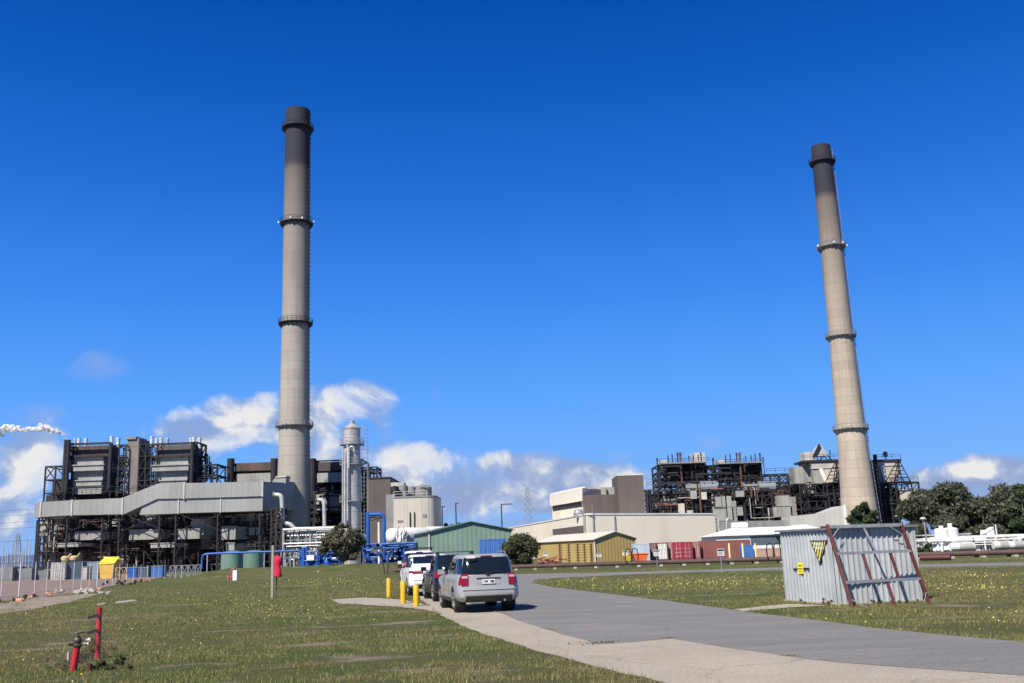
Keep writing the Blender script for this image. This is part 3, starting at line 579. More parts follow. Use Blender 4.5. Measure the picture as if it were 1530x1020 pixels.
# ---------------------------------------------------------------- long cranked flue duct
YD = 221.
fd = thing('flue_duct', 'long cranked grey duct crossing the front of the left boiler house', 'duct', (W(60, 760, YD).x, YD, W(60, 773, YD).z))
def pz(l, Y): return [(W(x, y, Y).x, W(x, y, Y).z) for x, y in l]
body = MB()
segs = [((52,752.5),(61,750),(62,772),(52,774)), ((61,750),(108,747),(108,769.5),(62,772)), ((108,747),(182,744),(185,768),(108,769.5)), ((182,744),(235,722.5),(235,745),(185,768)), ((235,722.5),(275,721.5),(276,744.5),(235,745)), ((275,721.5),(392,719.5),(393,741),(276,744.5))]
for sg in segs:
    P_ = pz(sg, YD); MB().xzprism(P_, YD, YD+6).build('upper_duct_section', M['duct'], fd)
for sg in [((208,769),(217,745.5),(266,744.5),(266,767)), ((268,744.6),(393,741.5),(393,763),(268,766.5))]:
    P_ = pz(sg, YD+.4); MB().xzprism(P_, YD+.4, YD+6.5).build('lower_duct_section', M['duct'], fd)
for x, a, b_ in ((61.5, 750, 772), (108, 747, 770), (183.5, 744, 768), (275.5, 721, 745), (392.5, 719.5, 741)):
    p, q = W(x, a, YD), W(x, b_, YD); MB().box(p.x-.16, p.x+.16, YD-.16, YD+.3, q.z-.1, p.z+.12).build('joint_strip', M['pale'], fd)
for x, a, b_ in ((267, 744.5, 767), (330, 743, 765)):
    p, q = W(x, a, YD+.4), W(x, b_, YD+.4); MB().box(p.x-.16, p.x+.16, YD+.25, YD+.8, q.z-.1, p.z-.1).build('joint_strip', M['pale'], fd)
a = pz([(393,719.5),(417,718),(417,760),(393,763)], YD); MB().add([(a[0][0], YD, a[0][1]), (a[1][0]+1, YD+8, a[1][1]), (a[1][0]+1, YD+8, a[2][1]), (a[0][0], YD, a[3][1]), (a[0][0], YD+9, a[0][1]), (a[1][0]+1, YD+14, a[1][1]), (a[1][0]+1, YD+14, a[2][1]), (a[0][0], YD+9, a[3][1])], [(0,1,2,3), (7,6,5,4), (0,4,5,1), (3,2,6,7), (0,3,7,4), (1,5,6,2)]).build('chimney_inlet', M['duct'], fd)
a = pz([(405,722),(412,712.5),(427,711.5),(427,722)], YD+6); MB().xzprism(a, YD+6, YD+10).build('inlet_hood', M['duct'], fd)
a = pz([(411,713.5),(412,711),(428,710),(428,712.4)], YD+5.8); MB().xzprism(a, YD+5.8, YD+10.2).build('hood_cap', M['pale'], fd)
for px in (66, 108, 160, 185, 244, 268, 330, 392):
    sup = MB(); p = W(px, 767, YD+3); sup.bar((p.x, YD+.8, g0), (p.x, YD+.8, p.z), .28); sup.bar((p.x, YD+5.5, g0), (p.x, YD+5.5, p.z), .28)
    for k in range(4): z0 = g0+(p.z-g0)*k/4; z1 = g0+(p.z-g0)*(k+1)/4; sup.bar((p.x, YD+.8, z0), (p.x, YD+5.5, z1), .13); sup.bar((p.x, YD+5.5, z0), (p.x, YD+.8, z1), .13)
    sup.build('support_trestle', M['steel'], fd)
for a, b_ in ((66, 108), (108, 160), (185, 244), (268, 330)):
    sup = MB(); p, q = W(a, 768, YD+.8), W(b_, 792, YD+.8); sup.bar(p, q, .14); p, q = W(b_, 768, YD+.8), W(a, 792, YD+.8); sup.bar(p, q, .14); sup.build('cross_brace', M['steel'], fd)
# ---------------------------------------------------------------- second boiler house, behind the chimney
YS = 252.
b2 = thing('boiler_house', 'lower boiler house behind the upright chimney, with rusty ribbed roof bands', 'boiler house', (W(440, 800, YS).x, YS, gz(YS)))
g2 = gz(YS); fr = MB()
lattice(fr, xs_at([341, 347, 412, 422, 462, 471, 512, 540], 720, YS), [YS, YS+12], [g2]+zs_at([780, 765, 750, 735, 720, 706, 690], 440, YS), .45, .35, 21)
lattice(fr, xs_at([540, 552, 563], 740, YS), [YS, YS+8], zs_at([790, 770, 750, 735, 714, 704, 698], 550, YS), .35, .8, 22)
lattice(fr, xs_at([430, 450, 470, 490, 510], 770, YS-4), [YS-4], [g2]+zs_at([790, 775, 765, 735], 460, YS-4), .4, .6, 23)
for k in range(3):
    p, q = W(551+k*5, 727+k*4, YS-2), W(586+k*3, 788, YS-2); fr.bar(p, q, .55)
for k in range(9):
    t_ = k/8; p = W(551+35*t_, 727+61*t_, YS-2); q = W(561+31*t_, 735+53*t_, YS-2); fr.bar(p, q, .3)
for px0, px1, py in ((325, 350, 706), (470, 512, 737), (540, 564, 704)):
    p, q = W(px0, py, YS-.3), W(px1, py, YS-.3); rails(fr, p.x, q.x, YS-.3, (p.z+q.z)/2)
fr.build('steel_frame', M['steel'], b2)
for px in (345, 410, 467): 
    p = W(px, 685, YS-1); q = W(px, 735, YS-1); MB().tube([(p.x, YS-1, q.z-4), (p.x, YS-1, p.z)], .95, 12).build('downcomer_pipe', M['steel'], b2)
for a in ((351, 691, 409, 703), (471, 690, 515, 703)): rb('roof_band', *a, YS-.6, 12, M['brownband'], b2)
for a in ((349, 703, 411, 708), (470, 703, 518, 707)): rb('roof_soffit', *a, YS+.3, 11, M['darkcore'], b2)
for a in ((354, 707, 404, 726), (474, 706, 512, 720), (470, 738, 512, 765), (352, 762, 376, 773)): rb('boiler_casing', *a, YS-1.2, 10, M['casing'], b2)
rb('inner_shade_mass', 345, 705, 548, 800, YS+5, 8, M['darkcore'], b2)  # dark mass that paints the shade behind this frame
X0, X1, Z0, Z1 = rect(410, 722, 520, 800, YS); clutter(b2, (X0, X1, YS-3, YS+2, g2, Z1), 14, 31, kinds, YS)
pp = MB(); pipes(pp, (X0, X1, YS-4, YS+3, g2, Z1), 60, 32, (.1, .3)); pp.build('pipework', M['steel'], b2)
# silver elbow pipes beside the chimney
def elbow(pts, r, n=6):
    """rounds the corners of a pixel/depth path"""
    P_ = [Vector(p) for p in pts]; out = [P_[0]]
    for a, b, c in zip(P_, P_[1:], P_[2:]):
        d1 = (a-b).normalized()*min(r, (a-b).length*.45); d2 = (c-b).normalized()*min(r, (c-b).length*.45)
        for k in range(n+1): t = k/n; out.append((b+d1)*(1-t)**2+b*2*t*(1-t)+(b+d2)*t*t)
    out.append(P_[-1]); return out
def pipe_thing(label, px, Y, rpx, m=M['silver'], cat='pipe', name='lagged_pipe', base=None, er=None):
    pts = [W(x, y, Y) for x, y in px]; r = rpx/2/FL*Y; t = thing(name, label, cat, (pts[-1].x, Y, gz(Y)))
    MB().tube(elbow(pts, er or r*2.2), r, 14).build('pipe_run', m, t, smooth=True)
    fl = MB()
    for p in (pts[0], pts[-1]): 
        d = (pts[1]-pts[0]).normalized() if p is pts[0] else (pts[-1]-pts[-2]).normalized(); fl.tube([p-d*.12, p+d*.12], r*1.35, 14)
    fl.build('flange', M['grey'], t); return t
pipe_thing('silver elbow pipe coming out of the grey duct end, left of the upright chimney', [(409,739),(421,739.5),(422.5,781),(434,783),(439,789)], YD-2, 6.6)
pipe_thing('silver elbow pipe standing right of the upright chimney', [(473,746),(484,747),(485,786)], YD+2, 5.6)
pipe_thing('long silver pipe running level in front of the upright chimney base', [(437,789.5),(445,789.5),(500,788)], YD-6, 4.4)
tw = MB(); xx = xs_at([405, 413, 421], 790, YD-3); lattice(tw, xx, [YD-3, YD+1], [gz(YD)]+zs_at([835, 815, 795, 777, 760], 412, YD-3), .3, 1, 41)
tag(tw.build('pipe_support_tower', M['steel']), 'slim black lattice tower under the silver elbow left of the upright chimney', 'lattice tower')
# ---------------------------------------------------------------- silver vessel column
YV = 186.
p0 = W(526, 800, YV); vc = thing('process_column', 'tall silver steel column with conical cap, ladders and ring platforms right of the upright chimney', 'steel column', (p0.x, YV, gz(YV)))
zt = W(527, 641, YV).z; r = 12.6/FL*YV; zc = W(527, 633, YV).z; ztop = W(527, 628.5, YV).z
MB().lathe((p0.x, YV, 0), [(r, gz(YV)), (r, zt), (r*1.06, zt+.05), (r*1.06, zt+.2), (r*.32, zc), (r*.32, ztop), (r*.25, ztop)], 32).build('shell', mat('steel_shell', (.52,.51,.48), (.34,.33,.32), scale=.5, rough=.38, metal=.25, stain=(.2,.15,.12), sscale=.6, samt=.5, lines=(2.4, (.16,.155,.15))), vc, smooth=True)
for px, r0_, y0, y1 in ((515.5, 3.2, 690, 780), (519.5, 2.6, 664, 778), (521, 5, 668, 700), (512, 1.6, 668, 790)):
    a, b = W(px, y1, YV-2), W(px, y0, YV-2); MB().tube([(a.x, YV-2.2, a.z), (b.x, YV-2.2, b.z)], r0_/2/FL*YV, 10).build('riser_pipe', M['silver'], vc, smooth=True)
a = [W(522, 700, YV-2.2), W(522, 667, YV-2.2), W(529, 667, YV-2.2), W(529, 676, YV-2.2)]; MB().tube(elbow(a, .8), .16, 8).build('overhead_loop', M['silver'], vc, smooth=True)
for py in (694, 749, 664):
    z = W(527, py, YV).z; pf = MB(); pf.lathe((p0.x, YV, 0), [(r, z-.1), (r+.7, z-.1), (r+.7, z+.08), (r, z+.08)], 24); o = pf.build('ring_platform', M['galv'], vc)
    rl = MB()
    for k in range(14): a = k*math.pi/7; rl.bar((p0.x+(r+.68)*math.cos(a), YV+(r+.68)*math.sin(a), z), (p0.x+(r+.68)*math.cos(a), YV+(r+.68)*math.sin(a), z+1.1), .06)
    for dz in (.55, 1.1): rl.tube([(p0.x+(r+.68)*math.cos(k*math.pi/12), YV+(r+.68)*math.sin(k*math.pi/12), z+dz) for k in range(25)], .035, 4, False)
    rl.build('guard_rail', M['galv'], o)
ld = MB(); lx = p0.x+r+.5
for s_ in (-.25, .25): ld.bar((lx+s_, YV-.5, gz(YV)+4), (lx+s_, YV-.5, zt+.8), .07)
z = gz(YV)+4
while z < zt+.5: ld.bar((lx-.25, YV-.5, z), (lx+.25, YV-.5, z), .05); ld.bar((lx+.3, YV-.9, z), (lx+.9, YV-.6, z), .05); ld.bar((lx+.9, YV-.6, z), (lx+.9, YV+.4, z), .05); z += .75
for k in (-.9, -.1, .4): ld.bar((lx+.9, YV+k, gz(YV)+6), (lx+.9, YV+k, zt), .05)
ld.build('caged_ladder', M['galv'], vc)
# ---------------------------------------------------------------- pipe rack
YR = 168.
pr_ = thing('pipe_rack', 'pale pipe rack stacked with silver and white pipes below the upright chimney', 'pipe rack', (W(460, 830, YR).x, YR, gz(YR)))
f = MB(); lattice(f, xs_at([424, 434, 446, 458, 472, 486, 498], 815, YR), [YR, YR+5], [gz(YR)]+zs_at([832, 818, 806, 796, 789], 460, YR), .17, .3, 51); f.build('rack_frame', M['galv'], pr_)
for i, (py, w_, x0, x1) in enumerate(((791, 3.2, 424, 500), (795, 2.4, 428, 500), (800, 2.6, 424, 500), (807, 2, 430, 498), (812, 2.4, 424, 500), (820, 2, 440, 500), (826, 2.6, 425, 470), (803, 1.5, 424, 492), (816, 1.5, 426, 492), (833, 2, 430, 480))):
    a, b = W(x0, py+.3, YR-.2*i % 2), W(x1, py-1.5, YR); b.z = a.z; a.y = b.y = YR-.7+(i % 4)*1.2; MB().tube([a, b], w_/2/FL*YR, 8).build('pipe', M['silver'] if i % 3 else M['white'], pr_, smooth=True)
f = MB(); X0, X1, Z0, Z1 = rect(424, 792, 520, 836, YR); pipes(f, (X0, X1, YR-.5, YR+4, gz(YR), Z1), 46, 52, (.06, .16)); f.build('small_pipework', M['silver'], pr_)
# blue pumps and pipes at the rack's foot, and the blue goalpost pipe right of the tree
YB = 150.
bp_ = thing('pump_skid', 'low blue pump skid with a white panel, left of the dark leafy tree', 'pump skid', (W(470, 838, YB).x, YB, gz(YB)))
X0, X1, Z0, Z1 = rect(448, 817, 505, 840, YB); f = MB(); f.box(X0, X1, YB, YB+3, gz(YB)+.15, gz(YB)+.4); pipes(f, (X0, X1, YB, YB+3, gz(YB)+.4, Z1), 30, 61, (.1, .24)); f.build('pipework', M['blue'], bp_)
for k in range(3): MB().lathe((X0+1+k*1.5, YB+.5, gz(YB)), [(.5, .4), (.5, 1.6), (.3, 1.9), (.1, 2.3)], 12).build('pump', M['blue'], bp_)
rb('control_panel', 458, 829, 469, 837, YB-.4, .5, M['white'], bp_)
gp_ = thing('blue_pipe_loop', 'tall blue pipe loop standing between the dark leafy tree and the white tanks', 'pipe loop', (W(560, 838, YB).x, YB, gz(YB)))
a = [W(550, 835, YB), W(549.5, 765, YB)]; MB().tube([(a[0].x, YB, gz(YB)), (a[0].x, YB, a[1].z)], .32, 12).build('riser', M['blue'], gp_, smooth=True)
a = [W(550, 768, YB), W(572, 767, YB), W(576, 770, YB), W(575, 838, YB)]; MB().tube(elbow([W(549.5,768.5,YB), W(574,768,YB), W(573.5,836,YB)], .8), .27, 12).build('loop', M['blue'], gp_, smooth=True)
f = MB(); lattice(f, xs_at([551, 573], 790, YB), [YB+.6], zs_at([778, 773, 768], 560, YB), .12, 1, 62); f.build('bracing', M['steel'], gp_)
p = W(566, 780, YB-.5); MB().tube([(p.x, YB-.5, gz(YB)), (p.x, YB-.5, p.z)], .16, 8).build('white_riser', M['white'], gp_)
bm_ = thing('valve_manifold', 'dense blue valve manifold under the white tanks, left of the green shed', 'valve manifold', (W(570, 838, YB).x, YB, gz(YB)))
X0, X1, Z0, Z1 = rect(543, 812, 622, 838, YB); f = MB(); pipes(f, (X0, X1, YB-.5, YB+3, gz(YB), Z1), 70, 63, (.07, .22))
for k in range(5): z = gz(YB)+.4+k*.55; f.tube([(X0, YB+(k % 3)*.7, z), (X1, YB+(k % 3)*.7, z)], .13, 8)
f.build('pipework', M['blue'], bm_)
f = MB()
r_ = random.Random(5)
for k in range(24): x = r_.uniform(X0, X1); z = r_.uniform(gz(YB)+.6, Z1); f.tube([(x, YB-.9, z), (x, YB-.55, z)], .28, 10)
f.build('handwheels', mat('dark_blue', (.012,.05,.19)), bm_)
MB().lathe((W(545.5, 830, YB).x, YB-1.2, gz(YB)), [(.35, 0), (.35, 1.2), (.2, 1.4)], 12).build('red_drum', M['oxide'], bm_)
# low blue pipe at the left and two green tanks
lb = thing('blue_pipe', 'bright blue pipe running level past the two green tanks and dropping at its left end', 'pipe', (W(301, 850, 118).x, 118, gz(118)))
MB().tube(elbow([W(301.5, 850, 118), W(302, 828, 118), W(320, 826.8, 118), W(448, 822.5, 118)], .6), .125, 10).build('pipe_run', M['blue'], lb, smooth=True)
for px in (310, 336, 365, 395, 420, 440): p = W(px, 827-.03*(px-310), 118); MB().bar((p.x, 118, gz(118)), (p.x, 118, p.z), .12).build('pipe_stand', M['galv'], lb)
for i, (px, w_, pt, Y) in enumerate(((346.5, 31, 826.5, 128), (378.5, 28, 825.5, 133))):
    c = W(px, 840, Y); r = w_/2/FL*Y; zt = W(px, pt, Y).z
    t = thing('green_tank', ('larger round green tank left of its twin, under the blue pipe' if i == 0 else 'smaller round green tank on the right of its twin, nearer the red bag post'), 'tank', (c.x, Y, gz(Y)), 0, 'green tanks by the blue pipe')
    MB().lathe((c.x, Y, 0), [(r, gz(Y)), (r, zt), (r*1.03, zt+.02), (r*1.03, zt+.1)], 32, False).build('tank_wall', M['greentank'], t, smooth=True)
    MB().lathe((c.x, Y, 0), [(r*1.03, zt+.1), (r*.5, zt+.3), (.1, zt+.35)], 32).build('tank_roof', M['greentank'], t, smooth=True)
# brown block and concrete silos
rbk = thing('brick_block', 'plain dark brown block left of the pale concrete silo building', 'building', (W(565, 790, 236).x, 236, gz(236)))
X0, X1, Z0, Z1 = rect(548, 715, 583.5, 800, 236); MB().box(X0, X1, 236, 262, gz(236), Z1).build('wall', M['brown'], rbk)
MB().box(X0-.15, X1+.15, 235.85, 262.2, Z1, Z1+.35).build('parapet', M['steel'], rbk)
YC = 215.
sb = thing('silo_building', 'pale ribbed concrete building topped with grey round tanks, behind the white tanks', 'silo building', (W(620, 800, YC).x, YC, gz(YC)))
X0, X1, Z0, Z1 = rect(588, 743, 652, 800, YC); xc = X1-2.4
wl = [(X0, YC), (xc-.2, YC)]+[(xc+2.4*math.sin(a)+0, YC+2.4-2.4*math.cos(a)) for a in [R(k*15) for k in range(1, 7)]]+[(X1, YC+14), (X0, YC+14)]
MB().prism(wl, gz(YC), Z1).build('wall', mat('ribbed_concrete', (.52,.485,.42), (.45,.42,.36), scale=.15, stain=(.28,.25,.22), sscale=.35, samt=.5, ribs=1.6), sb)
MB().prism([(x+(.15 if x > 0 else -.0), y-.12) for x, y in wl], Z1, Z1+.35).build('parapet', M['grey'], sb)
X0b, X1b, Z0b, Z1b = rect(583.5, 722, 606, 800, YC+6); MB().box(X0b-.6, X0-.05, YC+3, YC+14, gz(YC), Z1+1).build('side_wing', M['grey'], sb)
for px, w_, t_, Y_, mm in ((590, 12, 729, YC+4, M['steel']), (602, 15, 727.5, YC+6, M['grey']), (615, 12, 729, YC+9, M['grey']), (633, 24, 728, YC+4, M['grey'])):
    c = W(px, 735, Y_); r = w_/2/FL*Y_; z1 = W(px, t_, Y_).z; MB().lathe((c.x, Y_, 0), [(r, Z1-.1), (r, z1), (r*.98, z1+.25), (r*.2, z1+.5)], 24).build('roof_tank', mm, sb, smooth=True)
rb('roof_cabin', 584, 720.5, 603, 728, YC+12, 5, M['pale'], sb)
f = MB(); 
for a, b in (((627, 727), (647, 727)), ((647, 727), (647, 742)), ((647, 735), (650, 742))): f.bar(W(*a, YC+2), W(*b, YC+2), .12)
rails(f, X0, X1-2, YC+.3, Z1+.3); f.build('roof_rail', M['pale'], sb)
for a in ((631, 768, 637, 772), (594, 777, 602, 780)): rb('louvre', *a, YC-.12, .3, M['grey'], sb)
for px in (612.5, 619): rb('downpipe', px-.5, 765, px+.6, 795, YC-.3, .25, M['steel'], sb)
# white horizontal tanks (bullets) seen end-on
for i, (px, py, d, lx, Y, lab) in enumerate(((597, 802, 27, 6, 160, 'large white horizontal tank with a domed end, middle of the three white tanks'), (580, 800, 21, 5, 167, 'smaller white horizontal tank at the left of the three, behind the blue pipe loop'), (636, 800, 26, 8, 166, 'white horizontal tank at the right of the three, partly behind the green shed'))):
    c = W(px, py, Y); r = d/2/FL*Y; t = thing('gas_tank', lab, 'tank', (c.x, Y, gz(Y)), 0, 'white horizontal tanks')
    dirv = Vector((.62, .78, 0)); pts = []; rs = []
    for k in range(7): a = k/6*math.pi/2; pts.append(c-dirv*(r*.55*math.cos(a))+dirv*r*.55); rs.append(max(.05, r*math.sin(a)))
    pts.append(c+dirv*lx); rs.append(r)
    for k in range(6, -1, -1): a = k/6*math.pi/2; pts.append(c+dirv*(lx+r*.55*math.cos(a))); rs.append(max(.05, r*math.sin(a)))
    pts = [p-dirv*0 for p in pts]; ok = [pts[0]]; rr = [rs[0]]
    for p, q in zip(pts[1:], rs[1:]):
        if (p-ok[-1]).length > .01: ok.append(p); rr.append(q)
    MB().tube(ok, rr, 28).build('shell', M['white'], t, smooth=True, angle=60)
    f = MB()
    for k in (.2, .8): q = c+dirv*lx*k; f.cbox((q.x, q.y, (gz(Y)+q.z-r*.6)/2), 1.6*r, .5, q.z-r*.6-gz(Y), math.atan2(dirv.y, dirv.x)+math.pi/2)
    f.build('saddle', M['concrete'], t)
    f = MB(); r_ = random.Random(i)
    for k in range(14): x = c.x+r_.uniform(-.6, .9)*r; z = c.z+r_.uniform(-.9, .3)*r; f.tube([(x, Y-.9, z), (x+.3, Y-.9, z+r_.uniform(.4, 1.3))], .06, 5)
    if i == 0: f.build('valve_fittings', M['steel'], t)
# ---------------------------------------------------------------- sheds
def gable_shed(name, label, A, B, C, eave, ridge, mw, mr, over=.35, fascia=None):
    """A = far end of side wall, B = near corner, C = far end of gable wall (XY); D completes it; ridge runs B->A"""
    A, B, C = Vector((*A, 0)), Vector((*B, 0)), Vector((*C, 0)); D = A+C-B; g = gz(B.y)-.1
    t = thing(name, label, 'shed', (B.x, B.y, gz(B.y)))
    m1, m2 = (B+C)/2, (A+D)/2; e = Vector((0, 0, eave)); rd = Vector((0, 0, ridge)); gv = Vector((0, 0, g))
    MB().add([B+gv, C+gv, C+e, m1+rd, B+e, A+gv, D+gv, D+e, m2+rd, A+e], [(0,1,2,3,4), (9,8,7,6,5), (5,0,4,9), (1,6,7,2), (0,5,6,1)]).build('wall', mw, t)
    al = (A-B).normalized()*over; u = Vector((0, 0, .06)); th = Vector((0, 0, .1))
    for P1, P2, sd_ in ((B, A, (B-m1)), (C, D, (C-m1))):
        o = sd_.normalized(); dz = (ridge-eave)/sd_.length*over
        q = [P1-al+o*over+e-Vector((0, 0, dz))+u, P2+al+o*over+e-Vector((0, 0, dz))+u, (m2+al)+rd+u, (m1-al)+rd+u]
        MB().add(q+[x+th for x in q], [(3,2,1,0), (4,5,6,7), (0,1,5,4), (1,2,6,5), (2,3,7,6), (3,0,4,7)]).build('roof', mr, t)
    f = MB(); fm = fascia or M['pale']
    for P in (B, C): o = (P-m1).normalized()*.06; f.bar(P+gv+o-al*.15, P+e+o-al*.15, .22)
    f.build('corner_trim', fm, t)
    return t
g = lambda px, Y: (W(px, 825, Y).x, Y)
Yg = 138.
e_ = W(642, 795.5, Yg).z; rz_ = W(703, 781, Yg+4).z
gs = gable_shed('green_shed', 'wide green corrugated shed with a low gable behind the parked cars', g(619, Yg+16), g(642, Yg), g(765, Yg+3), e_, rz_, M['greenshed'], mat('green_roof_sheet', (.10,.16,.13), (.08,.13,.11), scale=.3))
Yy = 162.
ys = gable_shed('yellow_shed', 'mustard yellow corrugated shed with a cream roof right of the round bush', g(803, Yy+26), g(889, Yy), g(950, Yy+4), W(889, 806, Yy).z, W(917, 795, Yy+4).z, M['yellowshed'], M['creamroof'])
# ---------------------------------------------------------------- shipping containers
def container(label, px0, px1, py0, py1, Y, m, rz=0, dep=2.4, grp=None, doors=False, cat='shipping container', door_mat=None):
    X0, X1, Z0, Z1 = rect(px0, py0, px1, py1, Y); g_ = gz(Y); h_ = Z1-g_; wd = X1-X0
    t = thing('shipping_container', label, cat, ((X0+X1)/2, Y, g_), 0, grp)
    b = MB(); b.box(X0+.06, X1-.06, Y+.05, Y+dep-.05, g_+.14, Z1-.08)
    n = max(3, int(wd/.3))
    if not doors:
        for k in range(n): x = X0+.12+(wd-.3)*k/n; b.prism([(x, Y+.06), (x+wd/n*.25, Y+.005), (x+wd/n*.55, Y+.005), (x+wd/n*.75, Y+.06)], g_+.18, Z1-.12)
    b.build('container_body', m, t)
    f = MB()
    for x in (X0+.07, X1-.07):
        for y in (Y+.05, Y+dep-.05): f.box(x-.07, x+.07, y-.06, y+.06, g_, Z1)
    for z in (g_+.08, Z1-.06):
        for y in (Y+.05, Y+dep-.05): f.box(X0+.14, X1-.14, y-.05, y+.05, z-.07, z+.07)
    f.build('corner_frame', m, t)
    if doors:
        for s_ in (0, 1):
            x0 = X0+.16+s_*(wd/2-.14); x1 = x0+wd/2-.2; d = MB().box(x0, x1, Y-.03, Y+.02, g_+.2, Z1-.16).build('door', door_mat or m, t)
            r_ = MB()
            for k in (.3, .72): x = x0+(x1-x0)*k; r_.tube([(x, Y-.08, g_+.2), (x, Y-.08, Z1-.15)], .03, 6)
            for z in (.5, 1.1, 1.7): r_.box(x0+.1, x1-.1, Y-.075, Y-.03, g_+z, g_+z+.06)
            r_.build('lock_bar', M['pale'], d)
    return t
Yk = 160.
container('short faded red container at the left end of the red row', 972, 981.5, 811, 836, Yk-2, M['contred'], grp='red shipping containers in a row', doors=True)
container('red container with white doors in the red row', 982, 998, 810.5, 836, Yk-1.5, M['contred'], grp='red shipping containers in a row', doors=True, door_mat=M['white'])
container('deep crimson container with closed doors in the red row', 1005.5, 1035, 809.5, 835, Yk-1, mat('crimson_container_paint', (.30,.02,.05), (.24,.02,.045), scale=.6), grp='red shipping containers in a row', doors=True)
container('narrow faded pink-red container between the red and crimson ones', 998.5, 1005, 810, 835, Yk-.5, M['contpink'], grp='red shipping containers in a row', doors=True)
container('faded pink-red container end between the crimson one and the long one', 1036, 1046, 809, 834, Yk, M['contpink'], grp='red shipping containers in a row', doors=True)
container('long dull red ribbed container, right end of the red row', 1047, 1122, 807, 832, Yk+1, mat('dull_red_container_paint', (.22,.08,.075), (.18,.065,.06), scale=.6), grp='red shipping containers in a row')
container('light blue ribbed container left of the red row, behind the orange bin', 946.5, 971, 812, 837, Yk-4, M['contlight'])
container('small blue container behind the yellow-capped posts, right of the red row', 1111, 1126, 814, 832, Yk-4, M['contblue'])
container('low peach-coloured site cabin between the red row and the corrugated hut', 1127, 1172, 819, 834, Yk-3, mat('peach_paint', (.46,.30,.23), (.40,.26,.2), scale=.7, ribs=.6), cat='site cabin')
container('blue shipping container between the green shed and the round bush', 716, 756, 805, 832, 124, M['contblue'])
# yellow posts
for i, px in enumerate((1090.5, 1110.5, 1129.5)):
    p = W(px, 830, Yk-8); z = W(px, 812.5, Yk-8).z; t = thing('yellow_post', ('leftmost', 'middle', 'rightmost')[i]+' of three tall pale yellow posts in front of the red container row', 'post', (p.x, Yk-8, gz(Yk)), 0, 'pale yellow posts by the containers')
    MB().tube([(p.x, Yk-8, gz(Yk)), (p.x, Yk-8, z)], .14, 12).build('shaft', mat('pale_yellow', (.75,.66,.32), (.7,.6,.28)), t); MB().lathe((p.x, Yk-8, 0), [(.14, z), (.16, z+.02), (.05, z+.15)], 12).build('cap', M['pale'], t)
def bin_(name, label, cat, px0, px1, py0, Y, m, taper=.35):
    X0, X1, Z0, Z1 = rect(px0, py0, px1, py0+6, Y); g_ = gz(Y); t = thing(name, label, cat, ((X0+X1)/2, Y, g_))
    b = MB(); v = [(X0+taper, Y+.2, g_), (X1-taper, Y+.2, g_), (X1-taper, Y+1.5, g_), (X0+taper, Y+1.5, g_), (X0, Y, Z1), (X1, Y, Z1), (X1, Y+1.8, Z1), (X0, Y+1.8, Z1)]
    b.add(v, [(3,2,1,0), (0,1,5,4), (1,2,6,5), (2,3,7,6), (3,0,4,7), (4,5,6,7)]); b.build('bin_body', m, t)
    f = MB(); f.box(X0-.06, X1+.06, Y-.06, Y+.06, Z1-.02, Z1+.1); f.box(X0-.06, X1+.06, Y+1.74, Y+1.86, Z1-.02, Z1+.1); f.build('rim', m, t); return t
bin_('skip_bin', 'orange skip bin in front of the light blue container', 'skip', 946, 969, 827.5, 128, M['orange'])
bin_('skip_bin', 'small yellow skip bin left of the orange one', 'skip', 932, 945, 828, 128, M['yellow'])
# lattice drill rods leaning before the yellow shed
for i, px in enumerate((837, 850.5, 864, 874, 884)):
    Yq = 140; p = W(px, 838, Yq); z = W(px, 812, Yq).z; t = thing('threaded_pile', ('first', 'second', 'third', 'fourth', 'fifth')[i]+' from the left of five rusty screw piles standing in front of the yellow shed', 'screw pile', (p.x, Yq, gz(Yq)), 0, 'rusty screw piles by the yellow shed')
    b = MB(); b.tube([(p.x, Yq, gz(Yq)), (p.x, Yq, z)], .07, 8); b.build('stem', M['rust'], t)
    b = MB(); zz = gz(Yq)+.15
    while zz < z: b.lathe((p.x, Yq, zz), [(.08, 0), (.32, .05), (.32, .1), (.08, .16)], 10); zz += .36
    b.build('helix', M['rust'], t)
p, q = W(838, 811.5, 140), W(884, 811, 140); tag(MB().bar(p, (q.x, 140, p.z), .07).bar(p, (p.x, 140, gz(140)), .06).bar((q.x, 140, p.z), (q.x, 140, gz(140)), .06).build('pile_rack', M['rust']), 'thin rusty rail frame over the screw piles', 'rack')
b = MB(); r_ = random.Random(9)
for k in range(46): p = W(r_.uniform(800, 838), 834, 141); z = gz(140)+r_.uniform(.05, .9); b.bar((p.x, 140+r_.uniform(0, 2), z), (p.x+r_.uniform(-1.5, 1.5), 140+r_.uniform(0, 2), z+r_.uniform(-.2, .35)), .14)
tag(b.build('scrap_heap', mat('dark_red_scrap', (.16,.04,.04), (.22,.07,.05), scale=3)), 'low heap of dark red scrap steel left of the screw piles', 'scrap heap')
